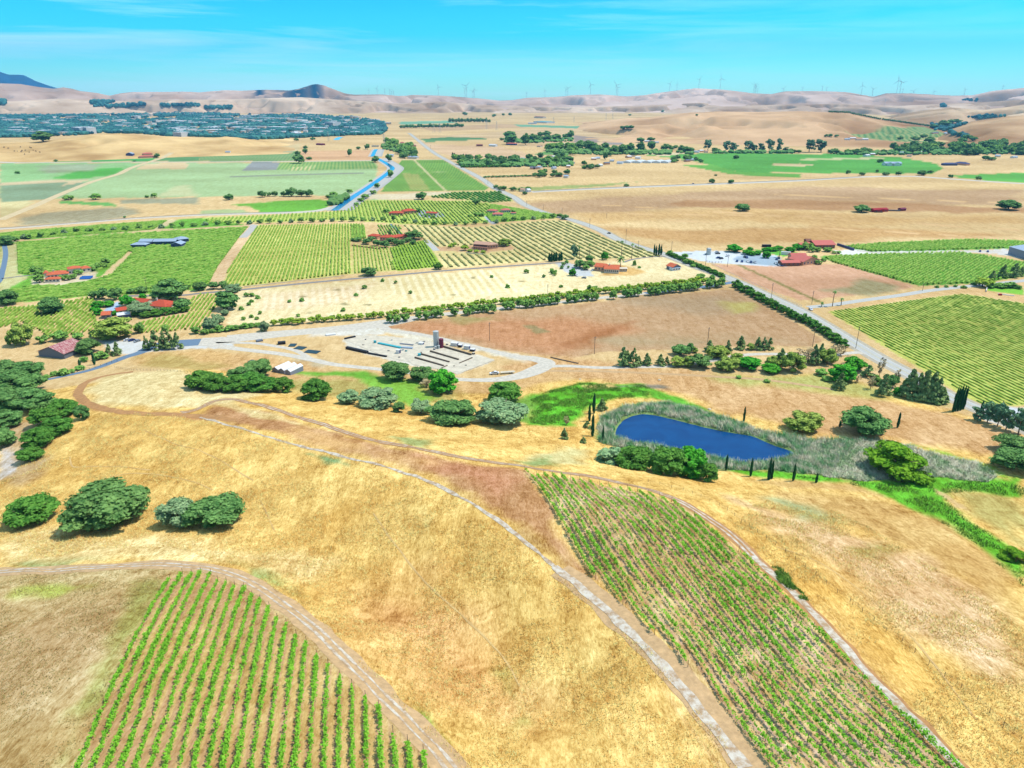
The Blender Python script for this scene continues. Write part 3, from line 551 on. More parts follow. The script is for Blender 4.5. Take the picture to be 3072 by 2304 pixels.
road('path', [(746,677),(763,673)], 5, GRAV, .06); road('path', [(764,675),(748,694),(728,713)], 9, CONC, .07)
road('path', [(1172,672),(1190,690),(1204,702),(1222,712)], 4, ASPB, .06); road('path', [(1276,720),(1300,742),(1310,752)], 7, ASPH, .06)
road('road', [(1200,479),(1270,479),(1338,478)], 5, GRAV, .06)
road('road', [(2006,770),(1950,771),(1900,778),(1870,787)], 3.5, DARKR, .05)
# hill tracks: earth with two pale ruts
def track(pts, w, mt, ruts=True):
    road('path', pts, w, mt, .05, wob=1.2, cols=4)
    if ruts:
        W_ = ground([p[0] for p in pts], [p[1] for p in pts])[:, :2]
        for s in (-.85, .85): road('path', np.array(offset_line(W_, s)), .62, PALE, .10, wob=.5)
track([(-200,1722),(0,1716),(150,1712),(300,1702),(430,1695),(560,1698),(650,1712),(760,1752),(860,1820),(950,1890),(1040,1980),(1130,2070),(1220,2160),(1290,2230),(1350,2304),(1500,2500)], 6.2, DIRT)
track([(3100,2560),(2880,2304),(2760,2180),(2650,2070),(2550,1960),(2450,1850),(2350,1750),(2250,1660),(2160,1580),(2060,1515),(1950,1470),(1800,1435),(1700,1420),(1600,1405),(1500,1390),(1350,1365),(1200,1335),(1080,1310),(960,1270),(850,1235),(770,1212),(700,1198),(640,1205),(590,1228),(545,1238)], 4.2, BROWN)
road('path', np.array(ground([2880,2760,2650,2550,2450,2350,2260], [2304,2180,2070,1960,1850,1750,1668])[:, :2]), 1.5, PALE, .12, wob=.8)
track([(2500,2600),(2250,2304),(2180,2200),(2060,2060),(1940,1930),(1830,1830),(1740,1750),(1680,1710)], 7.2, DIRT, False)
road('path', np.array(ground([2235,2150,2050,1940,1850,1760,1700,1665], [2304,2190,2070,1948,1860,1778,1728,1700])[:, :2]), 2.3, PALE, .12, wob=1.0)
road('path', [(1665,1700),(1560,1610),(1430,1520),(1300,1450),(1180,1408),(1060,1378),(930,1345),(800,1310),(680,1275),(600,1252)], 1.3, PALE, .08, wob=.9)
track([(700,1262),(600,1248),(500,1242),(420,1240),(330,1230),(260,1208),(236,1185),(245,1160),(275,1140),(330,1125),(400,1115)], 4.4, BROWN, False)
# canal: sloped concrete banks and water
CAN = [(1003,632),(1061,590),(1096,568),(1142,536),(1167,517),(1177,505),(1166,495),(1148,484),(1132,476)]
def canal(pts, name='canal_water'):
    W_ = ground([p[0] for p in pts], [p[1] for p in pts])[:, :2]
    road(name, np.array(W_), 10.5, CANW, .35)
    for s, wd in ((-13, 15), (8.5, 6)): 
        V, Fc = ribbon(np.array(offset_line(W_, s)), wd, .25, cols=2); prop(link('canal_bank', mesh_np('canal_bank', V, Fc, [CONC], True)), kind='structure')
    prop(link('canal_bank', mesh_np('canal_bank', *ribbon(np.array(offset_line(W_, -21)), 9, .15), [mat('bank_dust', pc(196, 192, 182), var=.1, scale=.1)], True)), kind='structure')
canal(CAN); canal([(1117,470),(1124,455),(1129,448)]); 
road('canal_water', [(1008,420),(1016,414),(1024,411)], 20, mat('far_canal_water', (.1, .5, .7), rough=.3, var=.05), .4)
# pond water
wm = bpy.data.materials.new('pond_water_colour'); wm.use_nodes = True; b = wm.node_tree.nodes['Principled BSDF']; b.inputs['Base Color'].default_value = (.001, .045, .17, 1); b.inputs['Roughness'].default_value = .07; b.inputs['Specular IOR Level'].default_value = .22
nn = N(wm.node_tree, 'ShaderNodeTexNoise'); nn.inputs['Scale'].default_value = 1.6; nn.inputs['Detail'].default_value = 3; g_ = N(wm.node_tree, 'ShaderNodeNewGeometry'); L(wm.node_tree, g_.outputs['Position'], nn.inputs[0]); bp = N(wm.node_tree, 'ShaderNodeBump'); bp.inputs['Strength'].default_value = .25; bp.inputs['Distance'].default_value = .12; L(wm.node_tree, nn.outputs[0], bp.inputs['Height']); L(wm.node_tree, bp.outputs[0], b.inputs['Normal'])
n2_ = N(wm.node_tree, 'ShaderNodeTexNoise'); n2_.inputs['Scale'].default_value = .07; n2_.inputs['Detail'].default_value = 4; n2_.inputs['Distortion'].default_value = 1.5; L(wm.node_tree, g_.outputs['Position'], n2_.inputs[0]); cx_ = N(wm.node_tree, 'ShaderNodeMix', data_type='RGBA'); cx_.inputs[6].default_value = (.001, .028, .12, 1); cx_.inputs[7].default_value = (.003, .075, .23, 1); L(wm.node_tree, n2_.outputs[0], cx_.inputs[0]); L(wm.node_tree, cx_.outputs[2], b.inputs['Base Color'])
# faint animal trails on the dry slopes
TRL = mat('trail_dust', pc(206, 164, 104, 1.25), col2=pc(238, 202, 134, 1.25), scale=.12, detail=5)
for pts in ([(210,1370),(215,1395),(235,1402),(330,1400),(450,1410)], [(780,1500),(800,1540),(822,1590)], [(1120,1540),(1190,1640),(1290,1760),(1390,1850),(1500,1960),(1560,2060)], [(2330,1640),(2480,1700),(2640,1820),(2800,1990),(2930,2160)], [(2450,1570),(2600,1630),(2790,1760),(2960,1900)], [(330,1430),(420,1420),(560,1440),(640,1470)], [(430,1290),(520,1330),(640,1370),(760,1440)]):
    road('trail', pts, .45, TRL, .06, wob=.3)
cen = POND.mean(0); PV = np.array([[*(cen + (p - cen) * 1.06), WZ] for p in POND]); me = bpy.data.meshes.new('pond_water'); me.from_pydata(PV.tolist(), [], [list(range(len(PV)))]); me.materials.append(wm); prop(link('pond_water', me), kind='structure')
# ================================================================== VEGETATION
def leaf_mat(name, c, c2, obj=.12, scale=9.0, br=2.5, soft=1.5):
    c = tuple(min(.8, v * br) for v in c); c2 = tuple(min(.85, v * br) for v in c2)
    return mat(name, c, var=.3, scale=scale, detail=3, obj=obj, col2=c2, rough=.9, spec=.12, thr=(.35, .66), soft=soft)
M_OAK = leaf_mat('oak_leaves', pc(62, 100, 50), pc(118, 154, 86)); M_OAKB = leaf_mat('bright_oak_leaves', pc(66, 118, 44), pc(122, 174, 74), br=1.7)
M_GREY = leaf_mat('grey_green_leaves', pc(92, 124, 84), pc(146, 166, 120)); M_OLIVE = leaf_mat('olive_leaves', pc(92, 118, 48), pc(156, 172, 84))
M_BRT = leaf_mat('fresh_leaves', pc(50, 150, 40), pc(118, 206, 66), br=1.5); M_LIME = leaf_mat('lime_leaves', pc(94, 148, 30), pc(156, 200, 56), br=1.25)
M_CON = leaf_mat('needles', pc(74, 98, 54), pc(136, 154, 96), br=3.0); M_CYP = leaf_mat('cypress_needles', pc(30, 72, 44), pc(66, 116, 66), br=2.0); M_EUC = leaf_mat('gum_leaves', pc(70, 102, 76), pc(120, 146, 106), br=2.8)
M_AVE = leaf_mat('avenue_leaves', pc(84, 124, 56), pc(142, 176, 88)); M_AVG = leaf_mat('greener_leaves', pc(100, 138, 44), pc(166, 190, 70)); M_DRY = leaf_mat('dry_twigs', pc(140, 124, 96), pc(176, 160, 124))
M_BARK = mat('bark', pc(140, 122, 102), var=.3, scale=6); M_PALMT = mat('palm_bark', pc(150, 128, 104), var=.2, scale=8)
M_VINE = leaf_mat('vine_leaves', pc(84, 150, 34), pc(152, 204, 66), 0, 1.2, 1.75); M_VINE2 = leaf_mat('valley_vine_leaves', pc(112, 156, 44), pc(184, 208, 96), 0, .15, 1.5, 3.0); M_VINE3 = leaf_mat('dense_vine_leaves', pc(96, 156, 44), pc(176, 206, 96), 0, .35, 1.6, 3.5)
M_POST = mat('grey_wood', pc(120, 108, 94), var=.25, scale=5); M_METAL = mat('dark_steel', (.08, .08, .08), spec=.4, rough=.5)
def quads(C, Nn, S, asp=1.0):
    """leaf cards: centres, normals, half sizes"""
    r = RNG.normal(size=C.shape); U = np.cross(Nn, r); U /= np.linalg.norm(U, axis=1)[:, None] + 1e-9; W_ = np.cross(Nn, U); S = np.asarray(S)[:, None]
    V = np.stack([C - U * S - W_ * S * asp, C + U * S - W_ * S * asp, C + U * S + W_ * S * asp, C - U * S + W_ * S * asp], 1).reshape(-1, 3)
    return V, np.arange(len(V)).reshape(-1, 4)
def ico(c, r, sub=1, jit=.25):
    bm = bmesh.new(); bmesh.ops.create_icosphere(bm, subdivisions=sub, radius=1); V = np.array([v.co[:] for v in bm.verts]); Fc = np.array([[v.index for v in f.verts] for f in bm.faces]); bm.free()
    V = V * (1 + (RNG.random(len(V))[:, None] - .5) * jit) * np.asarray(r) + np.asarray(c); return V, Fc
def crown(kind, n, ls, seed=0):
    """unit crown (diameter 1, height 1): leaf cards on lumpy clumps with a darker twig core inside"""
    rg = np.random.default_rng(seed); B = []
    if kind in ('oak', 'bush', 'round'):
        nb = {'oak': 34, 'bush': 18, 'round': 20}[kind]
        for i in range(nb):
            a = rg.random() * 6.283; e = math.asin(rg.uniform(-.75 if kind != 'bush' else 0, 1)); q = rg.uniform(.6, 1) 
            r = rg.uniform(.11, .19) if kind == 'oak' else rg.uniform(.13, .2)
            R0 = (.5 - r * .8) * q; B.append((R0 * math.cos(e) * math.cos(a), R0 * math.cos(e) * math.sin(a), .46 + (.52 - r) * math.sin(e) * q - (.06 if kind != 'round' else 0) if kind != 'bush' else .12 + (.86 - r) * math.sin(e) * q, r, r * .8))
    elif kind == 'loose':
        for i in range(22):
            z = rg.uniform(.2, .92); a = rg.random() * 6.283; rr = rg.uniform(.05, .34) * (1.15 - abs(z - .55)); r = rg.uniform(.08, .16); B.append((rr * math.cos(a), rr * math.sin(a), z, r, r * .62))
    elif kind == 'conifer':
        for i in range(34):
            z = (i + .5) / 34; a = rg.random() * 6.283; rr = .36 * (1 - z) + .03; r = .17 * (1 - z) + .05; B.append((rr * math.cos(a), rr * math.sin(a), .07 + z * .88, r, .055))
    elif kind == 'spindle':
        for i in range(22):
            z = (i + .5) / 22; a = rg.random() * 6.283; r = .43 * math.sin(math.pi * min(1, (z + .1) * .92)) ** .6 + .05; B.append((.05 * math.cos(a), .05 * math.sin(a), .02 + z * .95, r, .05))
    B = np.array(B); k = rg.integers(0, len(B), n); b = B[k]; d = rg.normal(size=(n, 3)); d /= np.linalg.norm(d, axis=1)[:, None]; d[:, 2] = np.where(rg.random(n) < .7, np.abs(d[:, 2]), d[:, 2])
    rad = rg.uniform(.72, 1.08, n)[:, None]; C = b[:, :3] + d * rad * np.stack([b[:, 3], b[:, 3], b[:, 4]], -1); C[:, 2] = np.clip(C[:, 2], .01, None)
    Nn = d + rg.normal(size=(n, 3)) * .45; Nn /= np.linalg.norm(Nn, axis=1)[:, None]
    V, Q = quads(C, Nn, ls * rg.uniform(.6, 1.3, n)); T = np.concatenate([Q[:, [0, 1, 2]], Q[:, [0, 2, 3]]])
    Vs, Fs, off = [V], [T], len(V)
    if kind not in ('loose',):
        for bb in B:
            v, f = ico(bb[:3], (bb[3] * .8, bb[3] * .8, bb[4] * .8), 1, .3); v[:, 2] = np.maximum(v[:, 2], .0); Vs.append(v); Fs.append(f + off); off += len(v)
    return np.concatenate(Vs), np.concatenate(Fs)
def limb(a, b, r0, r1, k=6):
    a = np.array(a, float); b = np.array(b, float); d = b - a; d /= np.linalg.norm(d); u = np.cross(d, [.3, .9, .2]); u /= np.linalg.norm(u); v = np.cross(d, u); t = np.arange(k) / k * 6.283
    A_ = a + (np.cos(t)[:, None] * u + np.sin(t)[:, None] * v) * r0; B_ = b + (np.cos(t)[:, None] * u + np.sin(t)[:, None] * v) * r1; i = np.arange(k); j = (i + 1) % k
    return np.vstack([A_, B_]), np.stack([i, j, j + k, i + k], -1)
def joinm(parts):
    Vs, Fs, o = [], [], 0
    for v, f in parts: Vs.append(v); Fs.append(np.asarray(f) + o); o += len(v)
    return np.concatenate(Vs), np.concatenate(Fs)
def trunk(kind, seed):
    rg = np.random.default_rng(seed); ps = []
    if kind in ('oak', 'bush', 'round', 'loose'):
        r = .035; ps.append(limb((0, 0, -.06), (.01, .02, .3), r, r * .7))
        for i in range(6):
            a = i * 1.05 + rg.random(); e = (.01, .02, rg.uniform(.2, .34)); q = (.3 * math.cos(a), .3 * math.sin(a), rg.uniform(.5, .75)); ps.append(limb(e, q, r * .5, r * .16, 5))
    else: ps.append(limb((0, 0, -.05), (0, 0, .85), .035 if kind == 'conifer' else .09, .01))
    return joinm(ps)
PROTO = {}
def proto(kind, leafm, nvar, n, ls, seed):
    L_ = []
    for i in range(nvar):
        cm = mesh_np('crown', *crown(kind, n, ls, seed + i), [leafm]); tm = mesh_np('trunk', *trunk(kind, seed + i), [M_BARK]); lo = mesh_np('crown', *crown(kind, max(160, n // 9), ls * 2.3, seed + i), [leafm]); L_.append((cm, tm, lo))
    return L_
def PR(key):
    if key not in PROTO:
        kind, m, nv, n, ls = {'oak': ('oak', M_OAK, 4, 7500, .017), 'boak': ('oak', M_OAKB, 2, 7000, .018), 'goak': ('oak', M_GREY, 3, 6500, .018), 'olive': ('oak', M_OLIVE, 2, 4000, .022), 'round': ('round', M_AVE, 3, 1500, .036), 'yround': ('round', M_AVG, 3, 1300, .036),
            'bright': ('oak', M_BRT, 2, 3500, .026), 'lime': ('bush', M_LIME, 2, 6000, .019), 'con': ('conifer', M_CON, 3, 1600, .035), 'cyp': ('spindle', M_CYP, 3, 1300, .05), 'euc': ('loose', M_EUC, 3, 1400, .04), 'loose': ('loose', M_OLIVE, 3, 1500, .036), 'bush': ('bush', M_AVE, 3, 900, .045),
            'gbush': ('bush', M_GREY, 2, 900, .045), 'dark': ('round', M_OAK, 3, 1800, .034), 'dry': ('loose', M_DRY, 2, 450, .03), 'hedge': ('bush', M_OAKB, 3, 1200, .045)}[key]
        PROTO[key] = proto(kind, m, nv, n, ls, abs(hash(key) % 1000) if False else sum(map(ord, key)) * 7)
    return PROTO[key]
# kind key -> (object name, category, trunk visible)
NAMES = {'oak': ('oak_tree', 'oak tree'), 'boak': ('oak_tree', 'oak tree'), 'goak': ('oak_tree', 'oak tree'), 'olive': ('olive_green_tree', 'tree'), 'round': ('round_tree', 'tree'), 'yround': ('round_tree', 'tree'), 'bright': ('bright_tree', 'tree'), 'lime': ('willow_bush', 'bush'), 'con': ('pine_tree', 'pine tree'), 'cyp': ('cypress_tree', 'cypress'),
         'euc': ('gum_tree', 'gum tree'), 'loose': ('airy_tree', 'tree'), 'bush': ('bush', 'bush'), 'gbush': ('bush', 'bush'), 'dark': ('shade_tree', 'tree'), 'dry': ('dry_shrub', 'shrub'), 'hedge': ('hedge_shrub', 'shrub')}
NT = 0; OCC = []
def tree(key, px, py, w, h, label, group=None, sh=.35, cat=None, g=None, name=None):
    k_ = 1.0 if key == 'cyp' else 0.97 if (w > 60 and py > 1450) else (1.02 if px < 260 else 1.16) if w > 60 else 1.2 if w > 16 else 1.3; w *= k_; h *= k_
    """px,py: lower edge of the crown in the photo; w,h in photo pixels"""
    global NT
    p = ground(px, py)[0] if g is None else g; D = math.hypot(p[0], p[1]); dist = math.sqrt(D * D + (CH - p[2]) ** 2); sc = dist * math.cos(math.atan((py - 1152) / F)) / F
    ww = w * sc; hh = h * sc; dp = math.atan2(CH - p[2], D)
    hz_ = max((hh - ww * math.sin(dp) * (.55 if key not in ('cyp', 'con') else .3)) / math.cos(dp), ww * (.5 if key not in ('cyp',) else 1.5))
    k = 1 + ww * sh / D; x, y = p[0] * k, p[1] * k; z = H(x, y)[0]
    V = PR(key); v = V[NT % len(V)]; NT += 1; nm, ct = NAMES[key]; nm = name or nm; rz = (NT * 2.39996) % 6.283; small = w < 17
    if small:
        o = link(nm, v[2], None, (x, y, z - .1)); o.scale = (ww, ww, hz_); o.rotation_euler = (0, 0, rz); prop(o, label, cat or ct, group)
    else:
        o = empty(nm, (x, y, z - .05), rz, label=label, cat=cat or ct, group=group); o.scale = (ww, ww, hz_)
        link('crown', v[0] if w > 24 else v[0], o); link('trunk', v[1], o)
    OCC.append((x, y, ww)); return o
def trees(key, s, label, group, wd=None, ht=None):
    for q in s.split(';'):
        a = [float(v) for v in q.split(',')]
        w_, h_ = (a[2], a[3]) if len(a) > 3 else (wd, ht)
        tree(key, a[0], a[1], w_, h_, label, group)
# ---- prominent trees one by one
T1 = [
('boak',108,1582,140,112,'fresh green rounded oak, leftmost of the three oak clumps on the near golden slope'),
('oak',335,1597,255,160,'largest dark oak with a spreading dome, middle clump on the near golden slope'),
('goak',542,1588,118,118,'greyer sparse oak leaning against a darker one, on the golden slope above the striped vineyard'),
('oak',656,1593,186,124,'dense dark oak, rightmost of the oaks on the golden slope above the striped vineyard'),
('oak',250,1263,34,42,'small lone oak bush beside the bend of the brown hill track'),
('boak',951,1204,92,74,'single green oak with a round crown standing between two groves beyond the hill track'),
('goak',1050,1215,60,50,'sparse grey-green oak at the left end of the middle grove'),
('goak',1132,1229,114,76,'broad grey-green oak in the middle grove beyond the hill track'),
('oak',1197,1239,36,36,'small oak at the right end of the middle grove'),
('oak',1187,1148,87,68,'dark round oak beside the concrete yard corner, left of the gravel loop'),
('oak',1268,1150,72,56,'spreading oak with bare limbs below the concrete bunkers'),
('dry',1280,1166,44,26,'brown dead shrub under the oak below the concrete bunkers'),
('bright',1328,1187,84,84,'vivid green upright tree in front of the concrete bunkers'),
('goak',1264,1247,66,58,'grey-green oak at the left of the big dark oak clump'),
('oak',1356,1279,140,94,'big dense dark oak, in the middle of the clump left of the green meadow'),
('boak',1515,1216,102,76,'bright green tree rising behind a grey oak at the edge of the green meadow'),
('goak',1508,1286,158,92,'large grey-green oak at the left edge of the bright green meadow'),
('gbush',1836,1394,100,74,'grey-green thicket at the left end of the tree clump below the pond'),
('boak',1905,1410,118,92,'dark green tree in the clump between the pond and the sparse vineyard'),
('boak',2000,1428,112,104,'tall green tree in the middle of the clump below the pond'),
('bright',2070,1436,106,106,'brightest tree of the clump below the pond'),
('boak',2118,1446,62,66,'lower tree at the right end of the clump below the pond'),
('olive',2405,1303,100,70,'olive green oak with a thin crown above the reed bed'),
('oak',2583,1315,120,90,'twisted dark oak with bare limbs showing, above the grey reed marsh'),
('oak',3035,1376,90,54,'dark oak at the right edge, upper of the two above the green creek'),
('oak',3030,1424,96,70,'dark oak at the right edge, lower of the two above the green creek'),
('lime',2684,1446,160,50,'big lime green willow thicket in the reed marsh'),
('lime',3042,1694,80,58,'yellow-green willow thicket at the right edge by the creek'),
('oak',159,946,68,54,'large round dark tree standing in the striped vineyard near the left farmhouse'),
('oak',26,918,48,40,'dark tree at the left edge by the vineyard track'),
('olive',75,1040,62,74,'tall olive tree left of the rusty-roofed barn'),
('olive',350,1024,102,68,'broad pale olive thicket above the gravel parking by three cars'),
('oak',268,1066,58,44,'round dark tree beside the lean-to of the rusty barn'),
('dark',514,908,94,62,'very large dark tree right behind the red-roofed farmhouse'),
('goak',425,951,64,46,'blue-grey round tree beside the red-roofed farmhouse'),
('dark',548,937,46,36,'tree at the right corner of the red-roofed farmhouse'),
('dark',683,935,64,56,'big dark tree at the left end of the pale stubble field'),
('goak',657,982,34,42,'grey-green tree below the big dark one by the stubble field'),
('goak',794,997,26,34,'bluish taller tree in the avenue where the gravel yard begins'),
('dark',1107,831,44,28,'round dark tree beside the thin road above the stubble field'),
('boak',1315,810,26,24,'green tree at the corner of the vineyard beside the stubble field road'),
('olive',1515,741,38,26,'olive tree at the right side of the tan-roofed house'),
('dark',1243,722,50,30,'dark trees mass between the terracotta house and the drive'),
('dark',1265,600,32,24,'lone dark tree at the beige strip above the striped vineyard'),
('dark',1430,615,24,18,'square dark tree above the vineyard of the cream house'),
('oak',2227,635,40,20,'lone dark oak in the wide brown field, nearest to the main road'),
('oak',2584,639,40,23,'lone dark oak just left of the red barn in the brown field'),
('oak',3024,632,48,25,'lone dark oak at the far right of the brown field'),
('oak',23,737,42,24,'dark tree at the head of the left side road'),
('dark',897,491,34,27,'dark tree clump beside the straight white road'),
('dark',1050,470,12,20,'tall narrow tree standing alone in the tan field left of the canal'),
('dark',1127,488,22,18,'dark tree where the canal passes under the white road'),
('oak',2208,477,15,10,'lone small tree in the far bright green field'),
('oak',53,522,11,7,'tiny lone bush in the pale green far field'),
('dark',130,427,46,15,'dark farm grove at the foot of the left golden hill'),
('yround',2946,864,40,28,'round lime green tree beside the lawn of the right estate'),
('bright',1717,829,20,24,'fresh green conical tree on the pale drive of the orange-roofed villa'),
('euc',1722,779,22,38,'pale tall gum tree behind the orange-roofed villa'),
('dark',1740,808,38,30,'dark tree clump beside the drive of the orange-roofed villa'),
('dark',1767,789,22,22,'tree right of the gum tree behind the orange-roofed villa'),
('bright',1814,781,20,26,'bright round tree behind the orange roof'),
('bright',2202,759,40,26,'round green tree at the edge of the winery parking'),
]
for k_, x_, y_, w_, h_, lb in T1: tree(k_, x_, y_, w_, h_, lb)
